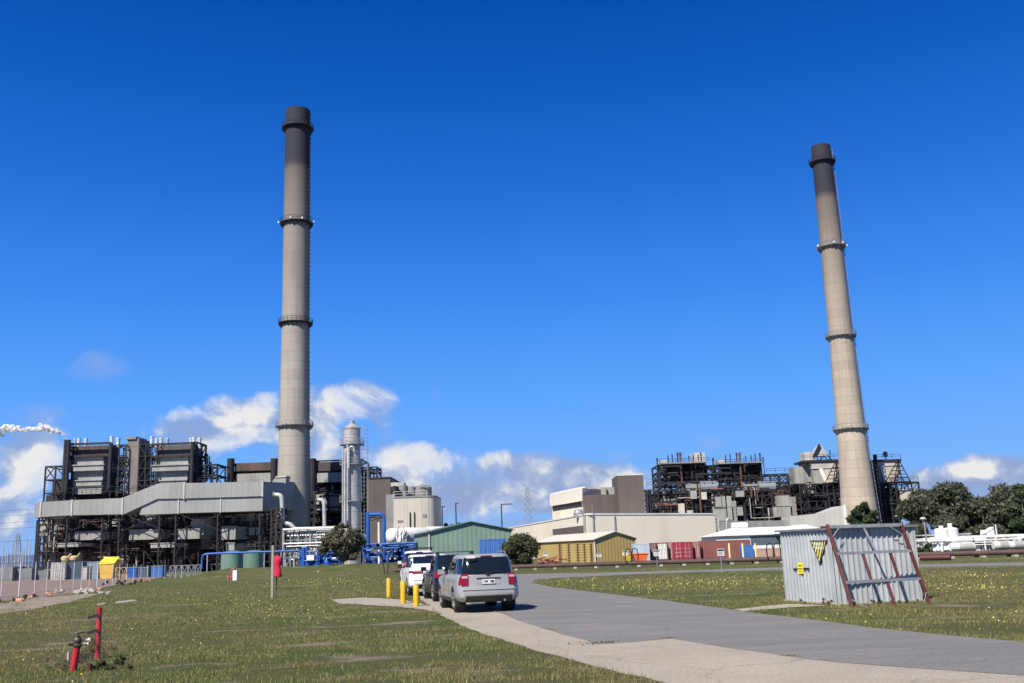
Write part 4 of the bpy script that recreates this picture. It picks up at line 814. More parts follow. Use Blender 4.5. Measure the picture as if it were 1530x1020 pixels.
# ---------------------------------------------------------------- cream hall, brick block
def polyb(parent, name, poly, z0, z1, m): return MB().prism(poly, z0, z1).build(name, m, parent)
Yh = 192.
hall = thing('turbine_hall', 'long low cream panelled hall behind the yellow shed and red containers', 'hall', (W(877, 800, Yh).x, Yh, gz(Yh)))
def P2(px, py, Y): p = W(px, py, Y); return (p.x, Y)
zh = W(877, 769, Yh).z; A = P2(762, 790, Yh*47.5/31); B = P2(877, 790, Yh); C = P2(1069, 790, Yh*47.3/41)
def ytop(px, py, z): d = ray(px, py); t = (z-CAMZ)/d.z; return (d.x*t, d.y*t)
A = ytop(760, 789.5, zh); B = ytop(877, 769, zh); C = P2(1068, 768, 206); zC = W(1068, 768.5, 206).z
polyb(hall, 'wall', [B, C, (C[0]+4, C[1]+60), (A[0]+2, A[1]+4), A], gz(Yh), [zh, zC, zC, zh, zh], mat('hall_panel', (.78,.70,.565), (.73,.655,.525), scale=.06, stain=(.5,.44,.36), sscale=.15, samt=.35, lines=(1.2, (.55,.49,.39), .05)))
def trim(parent, name, a, b, z0, z1, m, th=.3, off=.12):
    a = Vector((*a, 0)); b = Vector((*b, 0)); d = (b-a).normalized(); n = Vector((d.y, -d.x, 0)); 
    q = [a+n*off-d*.1, b+n*off+d*.1, b-n*th+d*.1, a-n*th-d*.1]; return MB().prism([(v.x, v.y) for v in q], z0, z1).build(name, m, parent)
d_ = (Vector((*C, 0))-Vector((*B, 0))).normalized(); n_ = Vector((d_.y, -d_.x, 0))*.12; bb, cc = Vector((*B, 0)), Vector((*C, 0)); MB().prism([(q.x, q.y) for q in (bb+n_, cc+n_+d_*.1, cc-n_*9+d_*.1, bb-n_*9)], [zh+.01, zC+.01, zC+.01, zh+.01], [zh+.28, zC+.28, zC+.28, zh+.28]).build('parapet', M['white'], hall); trim(hall, 'parapet', A, B, zh+.003, zh+.29, M['white'], 1.2)
def on(a, b, t): return (a[0]+(b[0]-a[0])*t, a[1]+(b[1]-a[1])*t)
trim(hall, 'louvre_bank', on(A, B, .66), on(A, B, .965), zh-3.9, zh-1.9, mat('louvre', (.14,.115,.10), (.09,.075,.07), scale=.8, ribs=.55), .1, .1)
trim(hall, 'service_door', on(A, B, .42), on(A, B, .48), gz(Yh)+.2, zh-4.6, M['steel'], .1, .08)
p = Vector((*on(A, B, .985), 0)); MB().bar((p.x-.3, p.y-.6, gz(Yh)), (p.x-.3, p.y-.6, zh+1.6), .28).build('downpipe', M['grey'], hall)
for t_ in (.04, .2): p = on(B, C, t_); MB().bar((p[0], p[1]-.3, gz(Yh)), (p[0], p[1]-.3, zh+(2 if t_ < .1 else .1)), .12).build('downpipe', M['grey'], hall)
f = MB(); a = Vector((*on(A, B, .6), zh-3.9)); 
for k in range(4): p = Vector((*on(A, B, .66), 0)); f.bar((p.x-.3-k*.9, p.y-.5, gz(Yh)), (p.x, p.y-.4, zh-2.2), .12)
f.build('stay', M['pale'], hall)
# upper block
Yu = 232.
ub = thing('control_block', 'cream and dark brown brick block with a square tower behind the cream hall', 'building', (W(870, 760, Yu).x, Yu, gz(Yu)))
zc = W(870, 729, Yu).z; B1 = P2(870, 745, Yu); A1 = ytop(824, 738.5, zc); zbk = W(900, 738.5, Yu).z; C1 = P2(924, 745, Yu+2); 
polyb(ub, 'cream_end_wall', [(B1[0]-.02, B1[1]), (B1[0]+9, B1[1]+14), (A1[0]+12, A1[1]+8), A1], gz(Yu), zc, M['cream'])
trim(ub, 'window_slot', on(A1, B1, .03), on(A1, B1, .985), zc-4.3, zc-3.0, M['darkcore'], .05, .06)
trim(ub, 'parapet', A1, B1, zc, zc+.3, M['white'], .8)
trim(ub, 'slot_hood', on(A1, B1, .0), on(A1, B1, 1.), zc-3.0, zc-.02, mat('cream_fascia', (.66,.62,.53), (.6,.56,.48), scale=.2), .05, .5)
polyb(ub, 'brick_front', [(B1[0]+.02, B1[1]-.6), C1, (C1[0], C1[1]+14), (B1[0]+.02, B1[1]+14)], gz(Yu), zbk, M['brown'])
a, b = P2(884, 733, Yu+8), P2(906, 733, Yu+8); polyb(ub, 'roof_screen', [a, b, (b[0], b[1]+5), (a[0], a[1]+5)], zbk-1, W(895, 728, Yu+8).z, M['casing'])
a, b = P2(907, 733, Yu+9), P2(922, 733, Yu+9); polyb(ub, 'roof_screen', [a, b, (b[0], b[1]+5), (a[0], a[1]+5)], zbk-1, W(914, 727.5, Yu+9).z, M['casing'])
a, b = P2(872, 733, Yu+6), P2(883, 733, Yu+6); polyb(ub, 'roof_screen', [a, b, (b[0], b[1]+5), (a[0], a[1]+5)], zbk-1, W(878, 729.5, Yu+6).z, mat('cream_fascia', (.66,.62,.53)))
X0, X1, Z0, Z1 = rect(923.5, 710, 962.5, 770, Yu+.6); polyb(ub, 'brick_tower', [(X0, Yu+.6), (X1, Yu+.6), (X1, Yu+14), (X0, Yu+14)], gz(Yu), Z1, M['brown'])
polyb(ub, 'tower_parapet', [(X0-.1, Yu+.5), (X1+.1, Yu+.5), (X1+.1, Yu+14.1), (X0-.1, Yu+14.1)], Z1, Z1+.3, M['pale'])
f = MB(); f.lathe((W(868, 764, Yh).x, Yh+8, zh-.2), [(1.0, 0), (1.0, .9), (.75, 1.5), (.2, 1.6)], 14); f.build('roof_ventilator', M['galv'], hall)
# ---------------------------------------------------------------- right boiler house
YQ = 268.
bq = thing('boiler_house', 'sprawling rusty boiler house with thin black stacks, right of the square brick tower', 'boiler house', (W(1090, 790, YQ).x, YQ, gz(YQ)))
g3 = gz(YQ); fr = MB()
zr = [g3]+zs_at([788, 770, 756, 742, 728], 1080, YQ)
lattice(fr, xs_at([966, 974, 986, 998, 1012, 1026, 1040, 1054, 1068, 1082, 1098, 1112, 1126, 1140, 1154, 1168, 1182, 1196], 760, YQ), [YQ, YQ+9], zr, .3, .65, 71)
lattice(fr, xs_at([980, 1006, 1034, 1062, 1090, 1118, 1146, 1174], 760, YQ+16), [YQ+16], zr, .4, .6, 72)
for x0 in (984, 1069):
    lattice(fr, xs_at([x0, x0+8, x0+28, x0+50, x0+68], 710, YQ+4), [YQ+4, YQ+16], zs_at([735, 724, 714, 704, 694], x0+35, YQ+4), .45, .5, 73+x0)
lattice(fr, xs_at([1140, 1152, 1164, 1178, 1192, 1206], 730, YQ+3), [YQ+3, YQ+11], zs_at([760, 745, 732, 720, 708], 1170, YQ+3), .4, .7, 75)
for a, b, y in ((985, 1060, 692), (1070, 1140, 693), (1145, 1200, 706), (966, 1200, 727), (1145, 1205, 721), (966, 1150, 741)): p, q = W(a, y, YQ-.5), W(b, y, YQ-.5); rails(fr, p.x, q.x, YQ-.5, p.z)
fr.build('steel_frame', M['steel'], bq)
for x0, x1 in ((989, 1056), (1075, 1139)):
    rb('penthouse', x0+8, 694, x1, 718, YQ+7, 9, M['steel'], bq); rb('penthouse_deck', x0-1, 690, x1+1, 692, YQ+2, 12, M['grey'], bq)
    rb('plant_housing', x0-2, 687, x0+8, 691, YQ+5, 4, M['pale'], bq)
    rb('rust_panel', x0+30, 704, x0+52, 713, YQ+6.2, .9, M['rust'], bq); rb('boiler_casing', x0+36, 723, x0+58, 733, YQ+2, 5, M['casing'], bq)
    c = W(x0+17, 711, YQ+5); MB().tube([c+Vector((-1.6, 0, -2)), c+Vector((-1.2, 0, 0)), c+Vector((0, 0, 1.4)), c+Vector((2, 0, 1.8))], .45, 10).build('crossover_duct', M['grey'], bq)
    c = W(x0+55, 728, YQ+3); MB().tube([(c.x, YQ+1, c.z), (c.x+4.5, YQ+1, c.z)], 1.5, 14).build('air_drum', M['galv'], bq)
rb('lift_tower', 1038, 676, 1054.5, 720, YQ+6, 6, M['pale'], bq)
for px, a, b, w_ in ((981.5,684,738,1.9),(998,680,692,1.4),(1004,678,692,1.4),(1012,676,691,2),(1016,676,730,3.4),(1029,681,692,1.2),(1036,680,692,1.3),(1043,679,692,1.4),(1047,676,692,1.8),(1065,684,715,2.2),(1084,680,693,1.4),(1090.5,678,693,1.4),(1100,676,692,1.8),(1104.5,676,735,3.4),(1114,681,693,1.2),(1122,680,692,1.4),(1128,678,692,1.4),(1135,676.5,692,2),(1140,682,715,1.2)):
    p, q = W(px, a, YQ+3), W(px, b, YQ+3); r = w_/2/FL*YQ; MB().lathe((p.x, YQ+3, 0), [(r, q.z-1), (r, p.z-.9), (r*1.3, p.z-.85), (r*1.3, p.z)], 10).build('exhaust_stack', M['rust'] if w_ > 3 else M['steel'], bq)
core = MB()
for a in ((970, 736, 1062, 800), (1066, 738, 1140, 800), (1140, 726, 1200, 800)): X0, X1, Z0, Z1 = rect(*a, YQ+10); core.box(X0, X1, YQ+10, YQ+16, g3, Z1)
core.build('inner_shade_mass', M['darkcore'], bq)  # near-black boxes added to make the interior read as shade
for a in ((1069, 742, 1078, 757), (1079, 741, 1093, 757), (1066, 758, 1096, 778), (1160, 740, 1180, 756), (1156, 757, 1184, 772), (1100, 757, 1110, 770), (1094, 748, 1101, 782), (1181, 742, 1190, 770), (1048, 735, 1056, 746), (1014, 752, 1023, 768), (1027, 762, 1036, 772), (1100, 733, 1112, 742), (1032, 733, 1041, 745)):
    rb('precipitator_casing', *a, YQ-1.2, 5, M['casing'] if a[0] not in (1014, 1027, 1048) else M['pale'], bq)
X0, X1, Z0, Z1 = rect(968, 728, 1200, 792, YQ); clutter(bq, (X0, X1, YQ+.5, YQ+8, g3, Z1), 80, 81, kinds+[('mill_duct', M['rust']), ('equipment_casing', M['steel'])], YQ)
for sd_, mm, n_, nm in ((82, M['steel'], 170, 'pipework'), (83, M['rust'], 50, 'rusted_pipework'), (84, M['pale'], 34, 'lagged_pipework')):
    pp = MB(); pipes(pp, (X0, X1, YQ-1, YQ+7, g3, Z1), n_, sd_, (.08, .28)); pp.build(nm, mm, bq)
X0, X1, Z0, Z1 = rect(986, 695, 1140, 728, YQ+3); pp = MB(); pipes(pp, (X0, X1, YQ+2, YQ+8, Z0, Z1), 90, 85, (.1, .35)); pp.build('pipework', M['steel'], bq)
# right-hand units flanking the chimney
YT = 262.
bt = thing('boiler_house', 'boiler block with cream hoppers and a triangular roof hood behind the right chimney', 'boiler house', (W(1280, 790, YT).x, YT, gz(YT)))
def hopper(px, Y, parent, m=M['cream']):
    """px: outline points"""
    MB().xzprism(pz(px, Y), Y, Y+7).build('hopper', m, parent)
CS = mat('cream_sheet', (.50,.45,.36), (.42,.38,.31), scale=.4, stain=(.22,.17,.13), samt=.6, sscale=.6)
for sg_, m_, nm_, dy_ in (([(1228,699),(1262,698),(1262,721),(1237,721.5)], CS, 'hopper', 0), ([(1223.5,701),(1228.5,699),(1237.5,721.5),(1233,722)], M['white'], 'edge_panel', -.4), ([(1212,691),(1262,689),(1262,698),(1213,700.5)], M['pale'], 'fascia', -.2), ([(1213,700.5),(1223.5,701),(1233,722),(1217,722)], M['casing'], 'side_panel', .1),
    ([(1320,695.5),(1346,694.5),(1341,721),(1326,721.5)], CS, 'hopper', 0), ([(1316,697),(1320,695.5),(1326,721.5),(1322,722)], M['white'], 'edge_panel', -.4), ([(1308,690),(1346,688.5),(1346,694.5),(1309,697)], M['pale'], 'fascia', -.2), ([(1309,697),(1316,697),(1322,722),(1314,722)], M['casing'], 'side_panel', .1)):
    MB().xzprism(pz(sg_, YT+dy_), YT+dy_, YT+6).build(nm_, m_, bt)
for a in ((1200, 686.5, 1262, 689.5), (1304, 686, 1347, 689)): rb('roof_slab', *a, YT-.6, 9, M['steel'], bt)
for a in ((1204, 690, 1218, 720), (1188, 697, 1204, 722), (1203, 722, 1215, 738), (1250, 728, 1264, 770), (1301, 700, 1309, 725)): rb('side_casing', *a, YT+2.5, 6, M['pale'] if a[0] in (1250, 1203) else M['casing'], bt)
MB().xzprism(pz([(1343,730),(1375,729),(1379,751),(1347,753)], YT), YT, YT+8).build('lower_hopper', mat('cream_sheet', (.50,.45,.36)), bt)
rb('lower_casing', 1345, 754, 1372, 768, YT+1, 6, M['grey'], bt); rb('lower_slab', 1336, 769, 1378, 771, YT-.2, 7, M['pale'], bt)
fr = MB()
lattice(fr, xs_at([1196, 1208, 1220, 1232, 1246, 1258], 745, YT), [YT, YT+7], [gz(YT)]+zs_at([775, 760, 748, 736, 723], 1230, YT), .26, .8, 91)
lattice(fr, xs_at([1306, 1314, 1322, 1331, 1340], 745, YT-1), [YT-1, YT+7], [gz(YT)]+zs_at([775, 762, 748, 736, 723], 1322, YT), .26, .9, 92)
lattice(fr, xs_at([1318, 1340, 1362, 1372], 725, YT-1), [YT-1, YT+6], zs_at([732, 722], 1350, YT), .26, .7, 93)
for cx, base, hgt, sp_ in ((1250, 721, 690, 17), (1342, 720, 689, 19)):
    for s_ in (-1, 1):
        p, q = W(cx+s_*sp_, base, YT-2), W(cx+s_*2, hgt, YT-2); fr.bar(p, q, .2); fr.bar(p+Vector((0, 4, 0)), q+Vector((0, 4, 0)), .2)
    for k in range(6):
        t_ = k/5.5; a, b = W(cx-sp_*(1-t_)-2*t_, base+(hgt-base)*t_, YT-2), W(cx+sp_*(1-t_)+2*t_, base+(hgt-base)*t_, YT-2); b.z = a.z; fr.bar(a, b, .2)
    for k in (-.3, .0, .3): p, q = W(cx+sp_*k, base, YT-2), W(cx, hgt-2, YT-2); fr.bar(p, q, .22)
for a, b in (((1318,722),(1372,720)), ((1372,720),(1374,740)), ((1376,733),(1388,733)), ((1388,733),(1389,745)), ((1376,736),(1388,735))): fr.bar(W(*a, YT-1), W(*b, YT-1), .4)
for a, b, y in ((1200, 1262, 686), (1306, 1346, 685.5), (1318, 1372, 720)): p, q = W(a, y, YT-.5), W(b, y, YT-.5); rails(fr, p.x, q.x, YT-.5, p.z)
fr.build('steel_frame', M['steel'], bt)
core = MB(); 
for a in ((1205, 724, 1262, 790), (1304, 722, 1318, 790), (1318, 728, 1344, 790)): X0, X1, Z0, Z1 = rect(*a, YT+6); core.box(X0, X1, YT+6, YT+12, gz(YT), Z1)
core.build('inner_shade_mass', M['darkcore'], bt)  # dark boxes behind the lattice, shade put into their colour
X0, X1, Z0, Z1 = rect(1196, 722, 1262, 778, YT); pp = MB(); pipes(pp, (X0, X1, YT-1, YT+4, Z0, Z1), 60, 94, (.08, .28)); X0, X1, Z0, Z1 = rect(1304, 722, 1342, 778, YT); pipes(pp, (X0, X1, YT-1, YT+4, Z0, Z1), 50, 95, (.08, .28)); pp.build('pipework', M['steel'], bt)
rb('roof_cabin', 1202.5, 675, 1217, 690, YT+2, 5, M['pale'], bt)
MB().xzprism(pz([(1216,682),(1224.5,664.5),(1227,664),(1237,680)], YT+2), YT+2, YT+6).build('triangular_hood', mat('grey_sheet', (.42,.41,.38), (.34,.33,.31), scale=.6), bt)
f = MB(); f.bar(W(1215.5, 682, YT+1.6), W(1224.5, 664, YT+1.6), .5)
for a, b in (((1221,682),(1222,690)), ((1226,681),(1228,690)), ((1231,681),(1240,690)), ((1236,680),(1246,690)), ((1240,672),(1240,688)), ((1222,690),(1231,681))): f.bar(W(*a, YT+2), W(*b, YT+2), .22)
f.build('hood_frame', M['steel'], bt)
pA, pB = W(1303.5, 679, YT-8), W(1316, 780, YT-8)
MB().tube([(pA.x+.6, YT-8, gz(YT)), (pA.x+.6, YT-8, pA.z)], .5, 12).build('black_flue', M['steel'], bt)
p = W(1324, 688, YT+3); q = W(1324, 677, YT+3); f = MB(); f.bar((p.x, YT+3, p.z-.5), (p.x, YT+3, q.z), .2); f.lathe((p.x, YT+3, q.z-1), [(.35, 0), (.6, .3), (.6, 1.2), (.3, 1.5)], 10); f.build('roof_beacon', M['steel'], bt)
# low grey breeching to the right chimney
lo_ = thing('low_duct', 'low grey duct rising to meet the foot of the right chimney', 'duct', (W(1180, 790, 225).x, 225, gz(225)))
YL = 228.
MB().xzprism(pz([(1070,779),(1180,777),(1180,792),(1070,793)], YL+2), YL+2, YL+8).build('straight_duct', M['grey'], lo_)
MB().xzprism(pz([(1181,771),(1231,766),(1258,755.5),(1262,756),(1262,790),(1181,790)], YL), YL, YL+8).build('rising_duct', mat('pale_duct_cladding', (.46,.45,.41), (.40,.39,.36), scale=.3, ribs=2.4), lo_)
p, q = W(1261.5, 754, YL-.3), W(1261.5, 785, YL-.3); MB().box(p.x-.3, p.x+.3, YL-.4, YL+.4, q.z, p.z).build('edge_post', M['white'], lo_)
pipe_thing('small silver bent pipe on the left, beside the end of the cream hall', [(1070,775),(1073,775.5),(1074.5,795)], 215, 2.6)
pipe_thing('small silver bent pipe on the right, beside the end of the cream hall', [(1090,775),(1086,776),(1085.5,796)], 215, 2.6)
# ---------------------------------------------------------------- white low building behind the hut
YW = 172.
wb = thing('white_shed', 'low white building with a shallow white roof behind the corrugated hut', 'building', (W(1150, 820, YW).x, YW, gz(YW)))
X0, X1, Z0, Z1 = rect(1070, 798, 1240, 806, YW); MB().box(X0, X1, YW, YW+14, gz(YW), Z1).build('wall', M['white'], wb)
a = [W(1071, 798.5, YW-.4), W(1160, 796, YW-.4), W(1242, 794.5, YW-.4)]; zz = a[0].z
f = MB(); X3 = a[2].x; f.add([(X0-.4, YW-.5, Z1), (X3, YW-.5, Z1), (X3, YW+14.5, Z1), (X0-.4, YW+14.5, Z1), (X0+4, YW+7, Z1+1.35), (X3-5, YW+7, Z1+1.35)], [(0,1,5,4), (1,2,5), (2,3,4,5), (3,0,4), (3,2,1,0)]); f.build('roof', M['white'], wb)
f = MB(); xa = W(1160, 796, YW-2).x; f.add([(xa, YW-2.5, Z1+.05), (X3, YW-2.5, Z1+.05), (xa+ (X3-xa)*.5, YW-2.5, Z1+1.45), (xa, YW+6, Z1+.05), (X3, YW+6, Z1+.05), (xa+(X3-xa)*.5, YW+6, Z1+1.45)], [(0,1,2), (5,4,3), (0,2,5,3), (1,4,5,2), (0,3,4,1)]); f.build('porch_roof', M['white'], wb)
c = W(1103, 785.5, YW+10); MB().tube([c+Vector((-1.2, 0, 0)), c+Vector((1.6, 0, 0))], .62, 14).build('roof_duct', M['white'], wb, smooth=True)
p, q = W(1122, 812, YW), W(1172, 812, YW); MB().box(p.x, q.x, YW-.06, YW+.02, Z1-1.7, Z1-.25).build('dark_opening', M['contgrey'], wb)
# ---------------------------------------------------------------- white process plant at the right edge
YX = 108.; g4 = gz(YX)
wp = thing('process_shelter', 'long flat white-roofed open shelter behind the white pipework at the right edge', 'shelter', (W(1450, 810, YX).x, YX+8, g4))
X0, X1, Z0, Z1 = rect(1410, 799.5, 1517, 802.5, YX+8); MB().box(X0, X1, YX+6, YX+12, Z0, Z1).build('roof', M['white'], wp)
X0b, X1b, Z0b, Z1b = rect(1375, 797.5, 1448, 799.5, YX+13); MB().box(X0b, X1b, YX+12.5, YX+16, Z0b, Z1b).build('rear_roof', M['pale'], wp)
f = MB(); n = 9
for k in range(n): x = X0+.3+(X1-X0-.6)*k/(n-1); f.bar((x, YX+6.5, g4), (x, YX+6.5, Z0), .14); f.bar((x, YX+11.5, g4), (x, YX+11.5, Z0), .14)
f.build('post', M['pale'], wp)
MB().box(X0b, X1, YX+12.05, YX+12.3, g4, Z0-.3).build('rear_wall', mat('brown_sheet', (.13,.10,.09), (.17,.14,.12), scale=.6), wp)
pl = thing('white_process_plant', 'jumble of white tanks, pipes and frames along the rusty pipeline at the right edge', 'pipework', (W(1460, 820, YX).x, YX, g4))
X0, X1, Z0, Z1 = rect(1384, 808, 1545, 824, YX); f = MB(); pipes(f, (X0, X1, YX-1, YX+4, g4, g4+1.6), 190, 101, (.05, .15)); f.build('pipework', M['white'], pl)
f = MB(); lattice(f, [X0+k*(X1-X0)/16 for k in range(17)], [YX-.5, YX+3], [g4, g4+.8, g4+1.5], .09, .5, 102); f.build('frame', M['white'], pl)
r_ = random.Random(44)
for k in range(16): x = r_.uniform(X0, X1-1); h_ = r_.uniform(.4, 1.1); MB().box(x, x+r_.uniform(.4, 1.3), YX-.9+r_.random()*2, YX+1.5, g4+r_.uniform(.1, .6), g4+.6+h_).build('cabinet', M['white'], pl)
for k in range(7): x = r_.uniform(X0, X1-1); MB().tube([(x, YX-1.2, g4+.7), (x+1.6, YX-1.2, g4+.7)], .4, 12).build('vessel', M['white'], pl)
for i, px in enumerate((1408, 1421.5)):
    p = W(px, 804, YX+2); z1 = W(px, 791.5-i, YX+2).z; t = thing('white_silo', ('left' if i == 0 else 'right, slightly taller')+' one of two squat white tanks raised on legs above the white pipework', 'tank', (p.x, YX+2, g4), 0, 'raised white tanks')
    z0_ = W(px, 804.5, YX+2).z; MB().lathe((p.x, YX+2, 0), [(.78, z0_), (.8, z1), (.6, z1+.16), (.25, z1+.2), (.25, z1+.45+.2*i), (.1, z1+.45+.2*i)], 22).build('shell', M['white'], t, smooth=True)
    for a in range(4): x = p.x+.6*(1 if a % 2 else -1); y = YX+2+.5*(1 if a > 1 else -1); MB().bar((x, y, g4), (x, y, z0_), .12).build('leg', M['white'], t)
t = thing('tilted_dish_shed', 'small white box with a tilted white panel on the shelter roof', 'roof unit', (W(1478, 798, YX+8).x, YX+9, Z0+1)); c = W(1478, 795, YX+8); zr_ = rect(1410, 799.5, 1517, 802.5, YX+8)[3]; t.location.z = zr_
MB().box(c.x-.55, c.x+.35, YX+7.5, YX+9, zr_, zr_+.6).build('box', M['white'], t); MB().add([(c.x-.9, YX+7.4, zr_+.1), (c.x+.3, YX+7.4, zr_+.75), (c.x+.3, YX+8.4, zr_+.75), (c.x-.9, YX+8.4, zr_+.1), (c.x-.9, YX+7.4, zr_+.25), (c.x+.3, YX+7.4, zr_+.9), (c.x+.3, YX+8.4, zr_+.9), (c.x-.9, YX+8.4, zr_+.25)], [(3,2,1,0), (4,5,6,7), (0,1,5,4), (1,2,6,5), (2,3,7,6), (3,0,4,7)]).build('tilted_panel', M['white'], t)
for i, (px, pt) in enumerate(((1486, 791), (1491.5, 783))):
    p = W(px, 815, YX); z = W(px, pt, YX).z; tag(MB().tube([(p.x, YX, g4), (p.x, YX, z)], [.09, .06], 8).build('white_mast', M['white']), ('shorter thick' if i == 0 else 'taller thin')+' white mast rising from the white pipework near the right edge', 'mast')
# ---------------------------------------------------------------- cars
def interp(pts, x):
    if x <= pts[0][0]: return pts[0][1]
    for (a, b), (c, d) in zip(pts, pts[1:]):
        if x <= c: return b+(d-b)*(x-a)/(c-a)
    return pts[-1][1]
def paint(name, c, metal=.0, rough=.35):
    m, nt, b = newmat(name); o = noise(nt, 3, 4)
    nt.links.new(mixc(nt, mathn(nt, 'MULTIPLY', o, .25), tuple(c), tuple(x*.8 for x in c)), b.inputs['Base Color']); b.inputs['Metallic'].default_value = metal; b.inputs['Roughness'].default_value = rough; b.inputs['Coat Weight'].default_value = .35; b.inputs['Coat Roughness'].default_value = .04; return m
def simple(name, c, rough=.4, metal=0, **k):
    m, nt, b = newmat(name); b.inputs['Base Color'].default_value = c4(c); b.inputs['Roughness'].default_value = rough; b.inputs['Metallic'].default_value = metal
    for a, v in k.items(): b.inputs[a.replace('_', ' ')].default_value = v
    return m
GLASS = simple('tinted_glass', (.008,.012,.016), .04, 0, Specular_IOR_Level=.7); TRIM = simple('black_plastic', (.018,.018,.02), .55); TYRE = simple('tyre_rubber', (.014,.014,.015), .85); RIM = simple('alloy', (.45,.46,.47), .3, .8)
LENS = simple('red_lens', (.20,.004,.008), .25, 0, Coat_Weight=.3); LENSW = simple('clear_lens', (.45,.30,.31), .2, 0, Coat_Weight=.4); CHROME = simple('chrome', (.75,.75,.76), .12, 1.); PLATE = simple('plate_white', (.6,.6,.58), .5); PLTXT = simple('plate_ink', (.03,.03,.05), .6)
def car(name, label, cat, gpos, heading, sp):
    rng = random.Random(sp['seed']); Wd, wb, ro, fo, zb, belt, roof, ht = sp['w']/2, sp['wb'], sp['ro'], sp['fo'], sp['zb'], sp['belt'], sp['roof'], sp['hood']
    wr, tw_ = sp.get('wr', .36), .24; P_ = sp['paint']; ycowl = sp['cowl']; Ra = wr+.055
    t = thing(name, label, cat, gpos, heading)
    rear = sp.get('rear', [(zb, -ro+.16), (.42, -ro+.02), (.55, -ro), (.66, -ro+.015), (.70, -ro+.07), (belt, -ro+.12)])
    front = [(zb, wb+fo-.15), (.45, wb+fo), (.7, wb+fo-.04), (belt, wb+fo-.22)]
    lv = [(zb, .90), (zb+.07, .965), (.45, 1.0), (.60, 1.0), (.75, .992), (.88, .985), (belt-.06, .97), (belt, .925)]
    def plan(s): return 1-.20*max(0, 1-s/.055)**2.0-.30*max(0, (s-.88)/.12)**2.2
    def topz(y): return belt if y < ycowl else belt-(belt-ht)*min(1, (y-ycowl)/(wb+fo-.2-ycowl))**1.0*1.0
    NS = 84; v = []; f = []; cols = []
    for i in range(NS+1):
        s = i/NS; ring = []
        for z, k in lv:
            y0 = interp(rear, z); y1 = interp(front, z); y = y0+(y1-y0)*s
            tz = topz(y); zz = zb+(z-zb)*(tz-zb)/(belt-zb)
            for yc in (0, wb):
                d = abs(y-yc)
                if d < Ra: zz = max(zz, wr+math.sqrt(Ra*Ra-d*d))
            fl_ = 1+.012*sum(math.exp(-((math.hypot(y-yc, zz-wr)-Ra)/.07)**2) for yc in (0, wb))
            ring.append((Wd*k*plan(s)*fl_, y, zz))
        cols.append(ring)
    for sg in (1, -1):
        o = len(v)
        for ring in cols: v += [(sg*x, y, z) for x, y, z in ring]
        K = len(lv)
        for i in range(NS):
            for k in range(K-1):
                a = o+i*K+k; q = (a, a+K, a+K+1, a+1); f.append(q)
    K = len(lv); o2 = (NS+1)*K
    for i in range(NS):   # top deck and floor
        a = i*K+K-1; f.append((a, a+K, o2+a+K, o2+a)); a = i*K; f.append((a, o2+a, o2+a+K, a+K))
    body = MB(); body.add(v, f)
    for s_i, sgn in ((0, -1), (NS, 1)):   # end caps, bowed across
        pv = []; nC = 9
        for k in range(K):
            x, y, z = cols[s_i][k]
            for j in range(nC): u = -1+2*j/(nC-1); pv.append((x*u, y+sgn*.05*(1-u*u)*(1 if s_i == 0 else 2), z))
        body.add(pv, [(k*nC+j, k*nC+j+1, (k+1)*nC+j+1, (k+1)*nC+j) for k in range(K-1) for j in range(nC-1)])
    bo = body.build('body', P_, t, smooth=True, local=True, angle=38)
    def ry(x, z): return interp(rear, z)-.05*(1-min(1, abs(x)/(Wd*.84))**2)
    # greenhouse
    yr0, yr1, yf0, yf1 = interp(rear, belt)+.04, sp['roof_rear'], ycowl+.1, sp['roof_front']
    gl = [(0, 1), (.5, .955), (.82, .90), (.93, .86), (.985, .80), (1.0, .70)]
    tw0 = Wd*.925
    def hw(u): return tw0*interp(gl, u)
    def yR(u): return yr0+(yr1-yr0)*u**1.25+(.0 if u < .9 else (u-.9)*1.0)
    def yF(u): return yf0+(yf1-yf0)*u-(.0 if u < .9 else (u-.9)*1.4)
    us = [0, .15, .3, .5, .68, .8, .88, .93, .97, 1.0]; ng = 36; gv = []
    for u in us:
        a, b_, h = yR(u), yF(u), hw(u); z = belt-.005+(roof-belt)*(u if u < .95 else .95+(u-.95)*1.0); rc = .16
        for j in range(ng):
            th_ = 2*math.pi*j/ng+math.pi/ng; c, s_ = math.cos(th_), math.sin(th_); n_ = 5.
            k = (abs(c)**n_+abs(s_)**n_)**(-1/n_); gv.append((h*c*k, (a+b_)/2+(b_-a)/2*s_*k, z))
    gb = MB(); gb.add(gv, [(i*ng+j, i*ng+(j+1) % ng, (i+1)*ng+(j+1) % ng, (i+1)*ng+j) for i in range(len(us)-1) for j in range(ng)]+[tuple(range((len(us)-1)*ng, len(us)*ng))])
    gh = gb.build('cabin', P_, t, smooth=True, local=True, angle=50)
    def sidepane(nm, y0, y1, u0=.10, u1=.80, sl0=0, sl1=0):
        for sg in (1, -1):
            b = MB(); vv = []; 
            for iu in range(5):
                u = u0+(u1-u0)*iu/4
                for iy in range(4):
                    k = iy/3; y = (y0+sl0*(u-u0))*(1-k)+(y1+sl1*(u-u0))*k
                    a, b2 = yR(u), yF(u); q = (y-(a+b2)/2)/((b2-a)/2); q = max(-.97, min(.97, q)); x = hw(u)*(1-abs(q)**5)**.2+.010; vv.append((sg*x, y, belt+(roof-belt)*u))
            b.add(vv, [(i*4+j, i*4+j+1, (i+1)*4+j+1, (i+1)*4+j) for i in range(4) for j in range(3)]); b.build(nm, GLASS, t, local=True, smooth=True)
    for nm, y0, y1, s0, s1 in sp['panes']: sidepane(nm, y0, y1, sl0=s0, sl1=s1)
